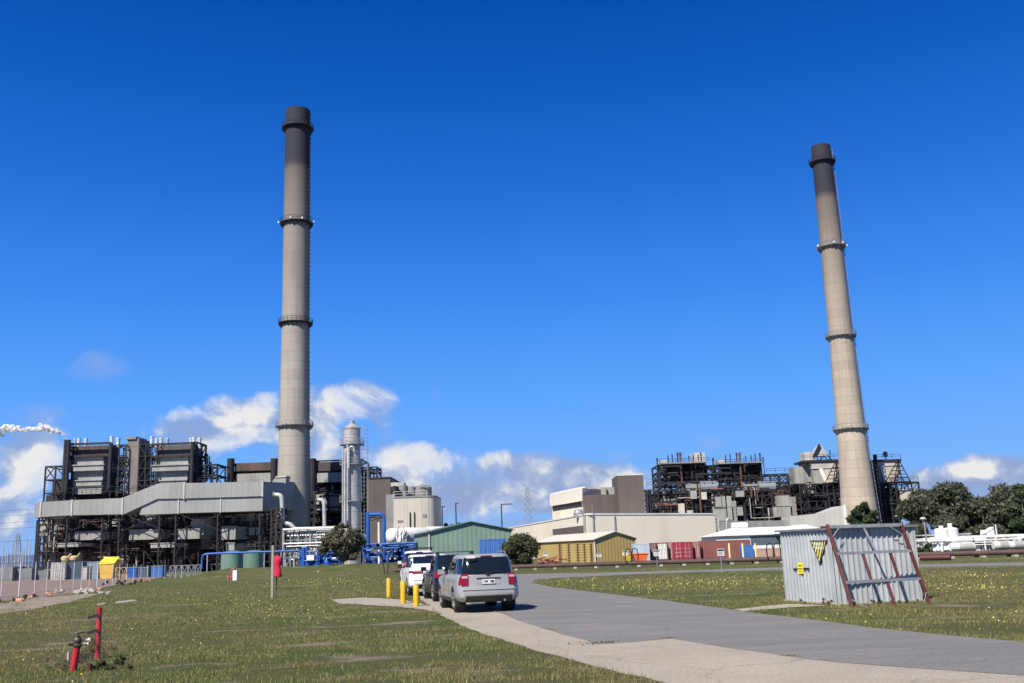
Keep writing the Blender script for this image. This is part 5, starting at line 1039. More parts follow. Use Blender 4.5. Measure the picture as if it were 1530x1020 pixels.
    def endpane(nm, fn, sg, u0, u1, kw):
        b = MB(); vv = []
        for iu in range(6):
            u = u0+(u1-u0)*iu/5; h = hw(u)*kw
            for j in range(9):
                q = -1+j/4; x = h*q; e = (1-min(.999, abs(x/hw(u)))**5)**.2; a, b2 = yR(u), yF(u); y = (a+b2)/2+sg*(b2-a)/2*e+sg*.012; vv.append((x, y, belt+(roof-belt)*u))
        b.add(vv, [(i*9+j, i*9+j+1, (i+1)*9+j+1, (i+1)*9+j) for i in range(5) for j in range(8)]); return b.build(nm, GLASS, t, local=True, smooth=True)
    rw = endpane('rear_window', yR, -1, sp.get('rw0', .06), .84, .86); endpane('windscreen', yF, 1, .04, .86, .9)
    def rpatch(nm, x0, x1, z0, z1, off, m, parent=t, dep=.05, sl=0):
        b = MB(); vv = []; n = 4
        for lay in (-off, dep):
            for i in range(n+1):
                z = z0+(z1-z0)*i/n
                for j in range(n+1): x = x0+(x1-x0)*j/n+sl*(z-z0); vv.append((x, ry(x, z)+lay, z))
        q = (n+1)**2; f = [(i*(n+1)+j, i*(n+1)+j+1, (i+1)*(n+1)+j+1, (i+1)*(n+1)+j) for i in range(n) for j in range(n)]
        f += [tuple(k+q for k in a[::-1]) for a in f]
        for i in range(n): f += [(i, i+1, q+i+1, q+i), (n*(n+1)+i, q+n*(n+1)+i, q+n*(n+1)+i+1, n*(n+1)+i+1), (i*(n+1), q+i*(n+1), q+(i+1)*(n+1), (i+1)*(n+1)), (i*(n+1)+n, (i+1)*(n+1)+n, q+(i+1)*(n+1)+n, q+i*(n+1)+n)]
        b.add(vv, f); return b.build(nm, m, parent, local=True, smooth=True)
    def spatch(nm, sg, y0, y1, z0, z1, m, off=.012):
        b = MB(); n = 5; vv = []
        for lay in (off, -.04):
            for i in range(n+1):
                z = z0+(z1-z0)*i/n
                for j in range(n+1):
                    y = y0+(y1-y0)*j/n; ya, yb = interp(rear, z), interp(front, z); k = interp(lv, z) if False else interp([(a, b2) for a, b2 in lv], z); x = Wd*k*plan((y-ya)/(yb-ya))+lay; vv.append((sg*x, y, z))
        q = (n+1)**2; f = [(i*(n+1)+j, i*(n+1)+j+1, (i+1)*(n+1)+j+1, (i+1)*(n+1)+j) for i in range(n) for j in range(n)]; f += [tuple(k+q for k in a[::-1]) for a in f]
        for i in range(n): f += [(i, i+1, q+i+1, q+i), (n*(n+1)+i, q+n*(n+1)+i, q+n*(n+1)+i+1, n*(n+1)+i+1), (i*(n+1), q+i*(n+1), q+(i+1)*(n+1), (i+1)*(n+1)), (i*(n+1)+n, (i+1)*(n+1)+n, q+(i+1)*(n+1)+n, q+i*(n+1)+n)]
        b.add(vv, f); return b.build(nm, m, t, local=True, smooth=True)
    # lights: one mesh for each side, wrapping the corner
    lz0, lz1, lw, lsd = sp['lamp']; we = Wd*.83*1.0
    for sg in (1, -1):
        a = rpatch('tail_light', sg*(we+.03), sg*(we-lw), lz0, lz1, .014, LENS, sl=-sg*.03)
        b = spatch('tail_light_side', sg, interp(rear, lz0)+.03, interp(rear, lz0)+lsd, lz0+.02, lz1, LENS)
        zq = lz0+(lz1-lz0)*.62; rpatch('reversing_lens', sg*(we+.02), sg*(we-lw*.9), zq, zq+(lz1-lz0)*.2, .02, LENSW, a, sl=-sg*.03)
        hl = spatch('headlight', sg, wb+fo-.62, wb+fo-.3, ht-.16, ht-.02, LENSW)
    rpatch('bumper_insert', -Wd*.74, Wd*.74, zb-.02, zb+.17, .014, TRIM)
    rpatch('bumper_ledge', -Wd*.84, Wd*.84, .655, .675, .018, P_)
    rc = rpatch('plate_recess', -.36, .36, sp['plz']-.02, sp['plz']+.17, .006, P_)
    rpatch('plate_shadow', -.36, .36, sp['plz']+.14, sp['plz']+.175, .02, TRIM, rc)
    pl_ = rpatch('number_plate', -.186, .186, sp['plz'], sp['plz']+.13, .022, PLATE); rpatch('plate_border', -.196, .196, sp['plz']-.01, sp['plz'], .024, TRIM, pl_)
    b = MB(); x = -.155
    for ch in range(7):
        if ch != 3:
            z = sp['plz']+.025; y = ry(0, sp['plz'])-.026; k = rng.random()
            b.box(x, x+.011, y, y+.004, z, z+.08)
            if k < .66: b.box(x, x+.034, y, y+.004, z+.07, z+.08)
            if k > .3: b.box(x+.024, x+.035, y, y+.004, z+(0 if k < .6 else .04), z+.08)
            if k > .5: b.box(x, x+.034, y, y+.004, z+.035, z+.045)
        x += .045
    b.build('plate_characters', PLTXT, pl_, local=True)
    rpatch('badge', -.05, .05, sp['plz']+.215, sp['plz']+.245, .012, TRIM)
    b = MB(); u = .955; b.box(-.17, .17, yR(.86)-.03, yR(.9)+.05, belt+(roof-belt)*.875, belt+(roof-belt)*.915); b.build('high_brake_light', LENS, t, local=True)
    b = MB(); b.xzprism([(-.0, 0), (0, 0), (0, 0)], 0, 0) if False else None
    us_ = .10; b.bar((-.05, yR(us_)-.045, belt+(roof-belt)*.09), (.32, yR(.16)-.045, belt+(roof-belt)*.17), .02, .02); b.box(-.08, .0, yR(.05)-.06, yR(.05), belt+.02, belt+.07); b.build('rear_wiper', TRIM, rw, local=True)
    # doors seams and handles
    b = MB(); 
    for sg in (1, -1):
        for y in sp['seams']:
            for k in range(6):
                z0 = .42+(belt-.45)*k/6; z1 = .42+(belt-.45)*(k+1)/6; b.bar((sg*(Wd*interp(lv, z0)*1.0+.001), y, z0), (sg*(Wd*interp(lv, z1)+.001), y, z1), .008, .012)
    b.build('door_seam', TRIM, bo, local=True)
    for sg in (1, -1):
        for y in sp['handles']: MB().cbox((sg*(Wd*.985+.012), y, belt-.13), .03, .18, .03).build('door_handle', P_, t, local=True)
        m_ = MB(); ym = ycowl-.18; m_.cbox((sg*(Wd+.09), ym, belt+.09), .20, .12, .15); m_.cbox((sg*(Wd-.02), ym+.03, belt+.03), .12, .05, .04); m_.build('wing_mirror', sp.get('mirror', P_), t, local=True)
        MB().box(min(sg*Wd*.93, sg*Wd*.985), max(sg*Wd*.93, sg*Wd*.985), .42, wb-.42, zb-.02, zb+.05).build('side_sill', TRIM, t, local=True)
    MB().box(-Wd*.78, Wd*.78, -ro+.25, wb+fo-.3, zb-.02, zb+.25).build('underbody', TRIM, t, local=True)
    b = MB(); b.tube([(Wd*.5, -ro+.05, zb+.02), (Wd*.5, -ro+.4, zb+.02)], .035, 10); b.build('exhaust', CHROME, t, local=True)
    for yc in (0, wb):
        for sg in (1, -1):
            li = MB(); li.tube([(sg*(Wd*.97-.30), yc, wr), (sg*(Wd*.93), yc, wr)], [Ra-.008, Ra-.008], 24); li.v = [q for q in li.v]; li.build('wheel_well', TYRE, t, local=True)
            xo = sg*(Wd*.985); xi = sg*(Wd*.985-tw_); s_ = sg
            ty = MB(); ty.tube([(xi, yc, wr), (xi+s_*.03, yc, wr), (xo-s_*.03, yc, wr), (xo, yc, wr)], [wr-.04, wr, wr, wr-.035], 32); wo_ = ty.build('wheel', TYRE, t, local=True, smooth=True)
            rm = MB(); rm.tube([(xo-s_*.02, yc, wr), (xo+s_*.004, yc, wr), (xo+s_*.006, yc, wr)], [wr*.66, wr*.66, wr*.60], 32)
            for k in range(5):
                a = 2*math.pi*k/5+.3; rm.bar((xo+s_*.012, yc, wr), (xo+s_*.012, yc+wr*.62*math.cos(a), wr+wr*.62*math.sin(a)), .055, .03)
            rm.build('rim', RIM, wo_, local=True)
            b = MB(); 
            for k in range(5): a = 2*math.pi*(k+.5)/5+.3; b.cbox((xo+s_*.009, yc+wr*.38*math.cos(a), wr+wr*.38*math.sin(a)), .008, .11, .11)
            b.build('rim_gap', TRIM, wo_, local=True)
    zr = lambda y: roof
    if sp.get('rails'):
        for sg in (1, -1):
            x = sg*hw(.97)*.93; y0, y1 = yr1+.25, yf1-.25; MB().tube([(x, y0, roof-.01), (x, y0+.12, roof+.055), (x, y1-.12, roof+.055), (x, y1, roof-.01)], .018, 8).build('roof_rail', sp['rails'], t, local=True)
    if sp.get('bars'):
        for y in (yr1+.55, yf1-.75):
            b = MB(); b.bar((-Wd*.78, y, roof+.10), (Wd*.78, y, roof+.10), .05, .03)
            for sg in (1, -1): b.box(sg*Wd*.70-.03, sg*Wd*.70+.03, y-.05, y+.05, roof-.03, roof+.10)
            b.build('roof_rack_bar', TRIM, t, local=True)
    if sp.get('antenna'): MB().tube([(0.05, yr1+.3, roof-.01), (.05, yr1+.12, roof+.22)], .008, 6).build('antenna', TRIM, t, local=True)
    return t
hd = R(12.3)
def wheelpos(px, py, Wd):
    """ground centre of the rear axle from the contact point of its left wheel"""
    p = G(px, py, .012); x = Vector((math.cos(hd), math.sin(hd), 0)); return p+x*(Wd/2-.12)
silver = car('parked_car', 'silver SUV parked last in the row, nearest the camera, with big red tail lights', 'car', wheelpos(682.5, 915, 1.9), hd, dict(
    seed=1, w=1.86, wb=2.84, ro=.95, fo=.92, zb=.32, belt=1.06, roof=1.68, hood=.98, cowl=2.12, wr=.36, paint=paint('silver_paint', (.31,.31,.305), .15, .38), roof_rear=-.52, roof_front=1.25,
    panes=[('quarter_window', -.62, -.02, .12, 0), ('rear_door_window', .06, .86, .0, 0), ('front_door_window', .94, 1.95, 0, -1.15)], lamp=(.78, 1.12, .17, .13), plz=.82, rec='c', seams=(.03, .92, 1.98), handles=(.22, 1.12), rails=simple('rail_silver', (.4,.41,.42), .35, .7), antenna=True))
dark = car('parked_car', 'dark navy SUV with roof bars, parked between the silver and the white ones', 'car', wheelpos(651, 898.5, 1.85), hd, dict(
    seed=2, w=1.86, wb=2.67, ro=.86, fo=.90, zb=.30, belt=1.06, roof=1.66, hood=.98, cowl=2.0, wr=.36, paint=paint('navy_paint', (.008,.011,.022), .3, .3), roof_rear=-.35, roof_front=1.15,
    panes=[('quarter_window', -.5, -.05, .2, 0), ('rear_door_window', .03, .8, .0, 0), ('front_door_window', .88, 1.85, 0, -1.1)], lamp=(.84, 1.08, .24, .22), plz=.82, seams=(.0, .85, 1.85), handles=(.2, 1.05), rails=TRIM, bars=True))
hdw = R(9)
white = car('parked_car', 'white coupe-backed SUV with slim red tail lights, parked ahead of the dark one', 'car', wheelpos(613.5, 890.5, 1.95), hd, dict(
    seed=3, w=1.98, wb=2.92, ro=.95, fo=.90, zb=.32, belt=1.12, roof=1.70, hood=1.02, cowl=2.3, wr=.38, paint=paint('white_paint_car', (.66,.66,.65), 0, .3), roof_rear=.45, roof_front=1.5, rw0=.36,
    panes=[('rear_door_window', -.35, .9, .55, 0), ('front_door_window', .98, 2.15, 0, -1.15)], lamp=(.93, 1.04, .40, .30), plz=.55, seams=(.15, .95, 2.05), handles=(.3, 1.15), rails=None, mirror=TRIM))
van = car('parked_car', 'white high-roofed four-wheel drive with a black roof rack at the head of the row', 'car', G(601, 878.5, .012)+Vector((.9, 0, 0)), R(7), dict(
    seed=4, w=1.84, wb=2.85, ro=1.0, fo=.95, zb=.36, belt=1.20, roof=1.88, hood=1.12, cowl=2.1, wr=.39, paint=paint('white_paint_old', (.62,.62,.61), 0, .35), roof_rear=-.75, roof_front=1.2,
    panes=[('quarter_window', -.7, -.1, .05, 0), ('rear_door_window', 0., .85, .0, 0), ('front_door_window', .95, 1.9, 0, -1.0)], lamp=(.95, 1.35, .16, .14), plz=.75, seams=(.0, .9, 1.95), handles=(.2, 1.1), bars=True, rw0=.1))
b = MB(); b.box(-.72, .72, -.55, 1.15, 1.98, 2.01)
for k in range(7): b.box(-.74, .74, -.55+k*.27, -.50+k*.27, 2.012, 2.035)
b.build('roof_tray', TRIM, van, local=True)
MB().box(-.62, -.36, -.74, -.735, 1.56, 1.64).build('window_sticker', PLATE, silver, local=True)
# ---------------------------------------------------------------- corrugated hut
hl = G(1174, 897); hc = G(1250, 903.5); hr = G(1376, 897.8)
def V2(p, z=0): return Vector((p.x, p.y, z))
hut = thing('corrugated_hut', 'small grey corrugated steel hut with a flat roof on the grass at the right', 'hut', (hc.x, hc.y, 0))
HZ = 2.02
RIBM = mat('zincalume_sheet', (.44,.46,.47), (.36,.38,.39), scale=1.2, rough=.38, metal=.15, stain=(.30,.28,.25), sscale=1.2, samt=.35, sz=.2)
def ribwall(a, b, z0, z1, pitch, nm, parent, dep=.042):
    a = V2(a); b = V2(b); d = (b-a); L_ = d.length; d.normalize(); n = Vector((d.y, -d.x, 0)); k = int(round(L_/pitch)); p_ = L_/k; pr = []
    for i in range(k): pr += [(i*p_, 0), (i*p_+p_*.55, 0), (i*p_+p_*.68, dep), (i*p_+p_*.88, dep)]
    pr.append((L_, 0)); v = []
    for z in (z0, z1): v += [a+d*s+n*o+Vector((0, 0, z)) for s, o in pr]
    m_ = len(pr); f = [(i, i+1, m_+i+1, m_+i) for i in range(m_-1)]
    v += [a-n*.02+Vector((0, 0, z0)), b-n*.02+Vector((0, 0, z0)), b-n*.02+Vector((0, 0, z1)), a-n*.02+Vector((0, 0, z1))]; q = 2*m_; f.append((q, q+1, q+2, q+3))
    mb = MB(); mb.add(v, f); o = mb.build(nm, RIBM, parent); return d, n
dl, nl = ribwall(hl, hc, .02, HZ, .19, 'side_wall', hut); dr, nr = ribwall(hc, hr, .02, HZ, .155, 'front_wall', hut)
back = V2(hl)+(V2(hr)-V2(hc)); ribwall(hr, back, .02, HZ, .19, 'side_wall', hut); ribwall(back, hl, .02, HZ, .155, 'rear_wall', hut)
b = MB(); cs = [V2(hl)-dl*.10+nl*.10-dr*.02, V2(hc)+nl*.10+nr*.12, V2(hr)+dr*.12+nr*.12, back+dr*.12-dl*.12]
b.prism([(p.x, p.y) for p in cs], HZ, [HZ+.055]*4); b.build('roof', mat('roof_sheet', (.20,.22,.23), (.13,.14,.15), scale=2, stain=(.16,.09,.05), samt=.6, rough=.5), hut)
b = MB(); b.prism([(p.x, p.y) for p in [V2(hl)+nl*.06, V2(hc)+nl*.06+nr*.06, V2(hr)+nr*.06+dr*.05, back+dr*.05]], 0, .03); b.build('concrete_base', M['concrete'], hut)
for p_, n_ in ((hc, nl+nr), (hr, nr+dr)): q = V2(p_)+n_*.018; MB().bar((q.x, q.y, .03), (q.x, q.y, HZ-.01), .05).build('corner_flashing', RIBM, hut)
def onwall(px, py, a, n, off):
    """point on the wall plane through a with normal n"""
    d = ray(px, py); o = Vector((0, 0, CAMZ)); t_ = ((V2(a)-o).dot(n))/d.dot(n); return o+d*t_+n*off
# door in the side wall and its hasp with the yellow plate
b = MB(); p0_, p1_ = onwall(1188, 850, hl, nl, .045), onwall(1211, 849, hl, nl, .045); b.bar(p0_, p1_, .03, .045); b.build('door_bolt', M['steel'], hut)
c0, c1 = onwall(1194, 840, hl, nl, .06), onwall(1203.5, 857, hl, nl, .06); 
ps = tag(MB().add([Vector((q.x, q.y, z))+nl*k for k in (0, .006) for q, z in ((c0, c1.z), (c1, c1.z), (c1, c0.z), (c0, c0.z))], [(0,1,2,3), (7,6,5,4), (0,4,5,1), (1,5,6,2), (2,6,7,3), (3,7,4,0)]).build('sign_plate', mat('bright_yellow', (.85,.72,.02), (.8,.66,.02), scale=3)), 'small yellow notice plate over the bolt on the hut door', 'sign')
tt = MB()
for k, (z_, w_) in enumerate(((.72, .7), (.66, .5), (.45, .8), (.38, .75), (.18, .6))):
    z = c1.z+(c0.z-c1.z)*z_; m_ = (c0+c1)/2; u_ = (Vector((c1.x-c0.x, c1.y-c0.y, 0)))*.5*w_; h_ = .018 if k != 2 else .012
    for s0, s1 in ((-1, -.35), (-.25, .3), (.4, 1)): a = Vector((m_.x, m_.y, z))+nl*.009; tt.add([a+u_*s0, a+u_*s1, a+u_*s1+Vector((0, 0, h_)), a+u_*s0+Vector((0, 0, h_))], [(0,1,2,3)])
tt.build('lettering', PLTXT, ps)
m, nt, b_ = newmat('hazard_stripes'); geo = N(nt, 'ShaderNodeTexCoord'); sep = N(nt, 'ShaderNodeSeparateXYZ'); nt.links.new(geo.outputs['Object'], sep.inputs[0])
q = mathn(nt, 'ADD', mathn(nt, 'MULTIPLY', sep.outputs[1], -1.5), sep.outputs[2]); q = mathn(nt, 'MULTIPLY', sep.outputs[2], .55) if False else mathn(nt, 'SUBTRACT', mathn(nt, 'MULTIPLY', sep.outputs[1], -1.0), mathn(nt, 'MULTIPLY', sep.outputs[2], .55))
fr_ = mathn(nt, 'FRACT', mathn(nt, 'DIVIDE', q, .135)); nt.links.new(mixc(nt, ramp(nt, fr_, [(.49, 0), (.51, 1)]), (.02, .02, .018), (.80, .68, .18)), b_.inputs['Base Color']); b_.inputs['Roughness'].default_value = .5
t0, t1, t2 = onwall(1213.5, 807.5, hl, nl, .05), onwall(1237, 807.5, hl, nl, .05), onwall(1228, 843, hl, nl, .05)
ts = thing('hazard_sign', 'triangular black and yellow striped warning sign on the hut side wall', 'sign', (t0.x, t0.y, t0.z))
MB().add([t0-nl*.01, t1-nl*.01, t2-nl*.01, t0, t1, t2], [(2,1,0), (3,4,5), (0,1,4,3), (1,2,5,4), (2,0,3,5)]).build('sign_panel', m, ts)
b = MB(); e1 = nl*.004
for a, c in ((t0, t1), (t1, t2), (t2, t0)): b.bar(a+e1, c+e1, .03, .012)
b.build('border', TRIM, ts)
b = MB(); hx = (t1-t0); r_ = random.Random(3)
for row, (zk, x0, x1) in enumerate(((.20, .18, .80), (.36, .26, .78))):
    n_ = 5
    for k in range(n_):
        a = t0+hx*(x0+(x1-x0)*k/n_)+Vector((0, 0, -.0-(t0.z-t2.z)*zk))+nl*.008; w_ = hx*((x1-x0)/n_*.72); up = Vector((0, 0, (t0.z-t2.z)*.11)); sw = .3
        b.add([a, a+w_*sw, a+w_*sw+up, a+up], [(0,1,2,3)]); b.add([a+up*.8, a+w_, a+w_+up*.2, a+up], [(0,1,2,3)]) if r_.random() < .5 else b.add([a+up*.75, a+w_+up*.75, a+w_+up, a+up], [(0,1,2,3)])
        b.add([a+w_*.7, a+w_, a+w_+up, a+w_*.7+up], [(0,1,2,3)])
b.build('lettering', mat('pale_letter', (.75,.80,.72)), ts)
# red and grey steel rack leaning against the hut
A0, B0 = G(1273.5, 909), G(1388, 901.5); A1_ = onwall(1233, 787, hc, nr, .17); B1_ = onwall(1342, 783.5, hc, nr, .17)
rk = thing('leaning_frame', 'dark red steel frame with grey cross rails leaning against the corrugated hut', 'steel frame', (A0.x, A0.y, 0))
for a, b_ in ((A0, A1_), (B0, B1_)): d = (b_-a).normalized(); MB().bar(a-d*.05, b_+d*.06, .085, .06).build('red_post', M['oxide'], rk)
def fp(s, t_): return (A0*(1-t_)+A1_*t_)*(1-s)+(B0*(1-t_)+B1_*t_)*s
o = -nr*-.05
for t_, e0, e1_ in ((1.0, 0, 0), (.655, 0, 0), (.305, 0, 0)): MB().bar(fp(.01, t_)+nr*.05, fp(.99, t_)+nr*.05, .045, .075).build('cross_rail', M['galv'], rk)
for s0, ta, tb in ((.36, .66, .31), (.73, .66, .31), (.56, .30, -.03)): MB().bar(fp(s0-.01, ta), fp(s0-.01, tb), .075, .05).build('inner_post', M['oxide'], rk)
MB().bar(fp(.47, .99)+nr*.02, fp(.53, .66)+nr*.02, .05, .03).build('brace', M['galv'], rk)
for s0, t0_, s1, t1_ in ((.02, .86, .13, .98), (.98, .86, .80, .99), (.0, .12, .2, -.02), (.95, .02, 1., .14)): MB().tube([fp(s0, t0_)-nr*.02, fp(s1, t1_)-nr*.02-Vector((0, .12, 0))], .014, 6).build('stay_rod', M['galv'], rk)
MB().bar(A1_+Vector((-.2, .02, -.01)), A1_+Vector((.05, .0, -.01)), .06).build('top_bracket', M['oxide'], rk)
# ---------------------------------------------------------------- bollards
for i, (px, pt, pb) in enumerate(((581, 864, 893), (602.5, 868, 902), (622, 874, 906))):
    p = G(px, pb); h_ = W(px, pt, p.y).z; t = thing('bollard', ('yellow bollard farthest left, on the grass edge', 'middle one of three yellow bollards, beside the parked cars', 'yellow bollard with a worn white top, nearest the silver car')[i], 'bollard', (p.x, p.y, 0), 0, 'yellow bollards')
    MB().lathe((p.x, p.y, 0), [(.10, -.05), (.10, h_-.03), (.085, h_-.005)], 20).build('post', M['yellow'], t, smooth=True)
    MB().lathe((p.x, p.y, 0), [(.088, h_-.02), (.06, h_+.012), (.0, h_+.018)], 20, False).build('cap', M['pale'] if i == 2 else M['yellow'], t, smooth=True)
# ---------------------------------------------------------------- red standpipe and marker post in the foreground
p = G(109, 1004); t = thing('standpipe', 'short red standpipe with a rusty valve and handwheel in the grass, bottom left', 'standpipe', (p.x, p.y, 0))
ln = Vector((.05, 0, .42)); top = p+ln; MB().tube([p-ln*.1, top], .055, 18).build('pipe', M['red'], t, smooth=True)
br = mat('tarnished_brass', (.12,.10,.075), (.06,.055,.05), scale=25, rough=.5, metal=.4)
MB().lathe(top, [(.06, -.02), (.075, 0), (.075, .03), (.055, .05), (.07, .08), (.07, .12), (.05, .15), (.03, .17), (.015, .19), (.015, .23)], 18).build('valve', br, t, smooth=True)
MB().tube([top+Vector((-.13, -.02, .06)), top+Vector((0, 0, .06))], [.045, .035], 12).build('outlet', br, t, smooth=True)
b = MB(); c = top+Vector((0, 0, .23)); b.tube([c+Vector((.085*math.cos(k*math.pi/10), .085*math.sin(k*math.pi/10), 0)) for k in range(21)], .012, 6, False); b.bar(c-Vector((.08, 0, 0)), c+Vector((.08, 0, 0)), .015); b.bar(c-Vector((0, .08, 0)), c+Vector((0, .08, 0)), .015); b.build('handwheel', br, t)
MB().box(p.x-.085, p.x-.06, p.y-.07, p.y-.03, .2, .34).build('worn_tag', M['pale'], t)
p = G(145.5, 984); h_ = W(149, 908, p.y+.0).z; t = thing('marker_post', 'red pipe post with two black clamps leaning in the weeds, bottom left', 'post', (p.x, p.y, 0))
q = Vector((W(149, 908, p.y).x+.0, p.y, h_)); MB().tube([p, q], .045, 16).build('pipe', M['red'], t, smooth=True); MB().tube([q-Vector((0, 0, .05)), q+Vector((0, 0, .01))], .052, 16).build('collar', M['red'], t, smooth=True)
for k in (.86, .56):
    c = p.lerp(q, k); MB().bar(c+Vector((-.19, -.07, -.05)), c+Vector((-.03, -.03, .0)), .05, .05).build('clamp', TRIM, t); MB().bar(c+Vector((-.02, -.055, .03)), c+Vector((.05, -.055, -.12)), .035, .02).build('strap', TRIM, t)
p = G(134, 1003); tag(MB().tube([p-Vector((0, 0, .02)), p+Vector((0, 0, .13))], .042, 14).build('red_stub', M['oxide'], smooth=True), 'rusted red pipe stub in the weeds between standpipe and marker post', 'pipe stub')
p = G(128, 985); z = W(128, 957, p.y).z; t = thing('tag_stake', 'wire stake with a crumpled white tag beside the red standpipe', 'stake', (p.x, p.y, 0)); MB().tube([(p.x, p.y, 0), (p.x, p.y, z)], .006, 5).build('wire', M['steel'], t)
MB().add([(p.x-.07, p.y, z-.05), (p.x+.04, p.y-.02, z-.07), (p.x+.07, p.y, z+.06), (p.x-.02, p.y+.03, z+.04), (p.x+.08, p.y-.01, z-.02)], [(0,1,3), (1,4,3), (4,2,3)]).build('tag', M['white'], t)
# ---------------------------------------------------------------- pole with red bag
p = G(406.5, 893); z = W(405.5, 815, p.y).z; t = thing('timber_pole', 'pale square timber pole standing in the grass beside the red bag', 'pole', (p.x, p.y, 0))
MB().bar((p.x, p.y, -.05), (p.x, p.y, z), .10).build('post', M['timber'], t); MB().bar((p.x, p.y, z), (p.x, p.y, z+.01), .085).build('top', M['timber'], t)
p2 = G(413, 881); z2 = W(413, 832, p2.y).z
t = thing('bagged_hose_post', 'thin steel post wrapped in a bright red bag, right of the timber pole', 'hose post', (p2.x, p2.y, 0)); MB().tube([(p2.x, p2.y, 0), (p2.x, p2.y, z2)], .035, 8).build('post', M['steel'], t)
zb_, zt_ = W(414, 862, p2.y).z, W(414, 830, p2.y).z; b = MB(); n = 16; lv_ = [(0, .22), (.06, .26), (.2, .2), (.35, .25), (.5, .19), (.62, .23), (.8, .24), (.92, .2), (1, .08)]
vs = []
for k, (u, r) in enumerate(lv_):
    for j in range(n): a = 2*math.pi*j/n; rr = r*(1+.22*math.sin(3*a+k*1.3)); vs.append((p2.x+rr*math.cos(a)*1.1, p2.y+rr*math.sin(a)*.7, zb_+(zt_-zb_)*u))
b.add(vs, [(i*n+j, i*n+(j+1) % n, (i+1)*n+(j+1) % n, (i+1)*n+j) for i in range(len(lv_)-1) for j in range(n)]+[tuple(range(n))[::-1], tuple(range((len(lv_)-1)*n, len(lv_)*n))]); b.build('bag', M['redcloth'], t, smooth=True, angle=80)
# hydrant with white box, cones, low white pipe
p = G(347, 867); t = thing('hydrant', 'old pink-red hydrant with a white box behind it on the grass', 'hydrant', (p.x, p.y, p.z)); rd = mat('faded_red', (.28,.12,.11), (.20,.09,.08), scale=4)
b = MB(); b.tube([(p.x-.35, p.y, p.z), (p.x-.35, p.y, p.z+.6)], .14, 10); b.tube([(p.x-.6, p.y, p.z+.35), (p.x+.1, p.y, p.z+.35)], .1, 10); b.tube([(p.x-.1, p.y, p.z), (p.x-.1, p.y, p.z+1.0), (p.x+.3, p.y, p.z+1.15)], .1, 8); b.build('pipework', rd, t)
MB().box(p.x+.05, p.x+.45, p.y-.1, p.y+.3, p.z, p.z+.95).build('white_box', M['white'], t)
for i, px in enumerate((460, 475.5)):
    p = G(px, 861); t = thing('traffic_cone', ('left' if i == 0 else 'right')+' one of two small white-grey cones near the pipeline end', 'cone', tuple(p), 0, 'pale cones on the grass')
    MB().lathe(p, [(.17, .03), (.04, .6), (.03, .62)], 16).build('cone_body', M['pale'], t, smooth=True); MB().box(p.x-.22, p.x+.22, p.y-.22, p.y+.22, p.z, p.z+.04).build('base', M['steel'], t)
a, b_ = G(361, 859), G(403, 857); tag(MB().tube([a+Vector((0, 0, .12)), b_+Vector((0, 0, .12))], .12, 10).build('white_pipe', M['pale'], smooth=True), 'length of pale pipe lying on the grass left of the timber pole', 'pipe')
# ---------------------------------------------------------------- rusty pipeline on sleepers
a, b_ = G(452, 861), G(1900, 822); a.z = gz(a.y); 
pl = thing('pipeline', 'long rusty brown pipeline running low across the grass behind the cars', 'pipeline', tuple(a)); n = 40; pts = []
for k in range(n+1): q = a.lerp(b_, k/n); q.z = gz(q.y)+.34; pts.append(q)
MB().tube(pts, .20, 10).build('main_pipe', mat('brown_pipe', (.085,.048,.04), (.05,.035,.034), scale=.8, stain=(.14,.09,.06), samt=.5), pl, smooth=True)
MB().tube([q+Vector((0, .55, -.04)) for q in pts], .14, 8).build('second_pipe', M['rust'], pl, smooth=True)
for k in range(1, n, 1): q = pts[k]; MB().box(q.x-.14, q.x+.14, q.y-.4, q.y+.9, gz(q.y)-.02, q.z-.19).build('sleeper', M['concrete'], pl)
a, b_ = G(1376, 839), G(1421, 838); tag(MB().tube([a+Vector((0, 0, .25)), b_+Vector((0, 0, .25))], .2, 10).build('pipe_length', M['oxide'], smooth=True), 'loose dark red pipe length lying in front of the pipeline by the hut', 'pipe')
def along(px):
    best = min(pts, key=lambda q: abs((q.x/q.y)-(px-765)/FL)); i = min(range(len(pts)-1), key=lambda i: abs(((pts[i].x+pts[i+1].x)/2)/((pts[i].y+pts[i+1].y)/2)-(px-765)/FL+ .002)); return pts[i].lerp(pts[i+1], .5)
for i, (px, lab) in enumerate(((945, 'pair of black pipe loops arching over the pipeline beside the orange bin'), (1158, 'pair of black pipe loops arching over the pipeline left of the hut'))):
    d = ray(px, 840); best = min(np.linspace(0, 1, 800), key=lambda k: abs((pts[0].lerp(pts[-1], k)).x/(pts[0].lerp(pts[-1], k)).y-d.x/d.y)); q = pts[0].lerp(pts[-1], best)
    t = thing('expansion_loop', lab, 'pipe loop', (q.x, q.y, gz(q.y)))
    for k in (-.32, .28):
        hh = 1.35; P_ = [Vector((q.x+k-.22, q.y-.1, q.z-.1)), Vector((q.x+k-.28, q.y-.1, q.z+hh*.6)), Vector((q.x+k-.2, q.y-.1, q.z+hh*.92)), Vector((q.x+k, q.y-.1, q.z+hh)), Vector((q.x+k+.2, q.y-.1, q.z+hh*.92)), Vector((q.x+k+.28, q.y-.1, q.z+hh*.6)), Vector((q.x+k+.22, q.y-.1, q.z-.1))]
        MB().tube(P_, .05, 8).build('loop', M['steel'], t, smooth=True)
p = G(575, 858); z = W(575, 826, p.y).z; b = MB(); b.tube([(p.x, p.y, p.z), (p.x-.35, p.y, z)], .05, 6); b.tube([(p.x+.25, p.y, p.z), (p.x+.5, p.y, z)], .05, 6); b.tube([(p.x-.35, p.y, z), (p.x+.5, p.y, z)], .04, 6); tag(b.build('vent_frame', M['steel']), 'two splayed black vent pipes at the pipeline behind the left car', 'pipe')
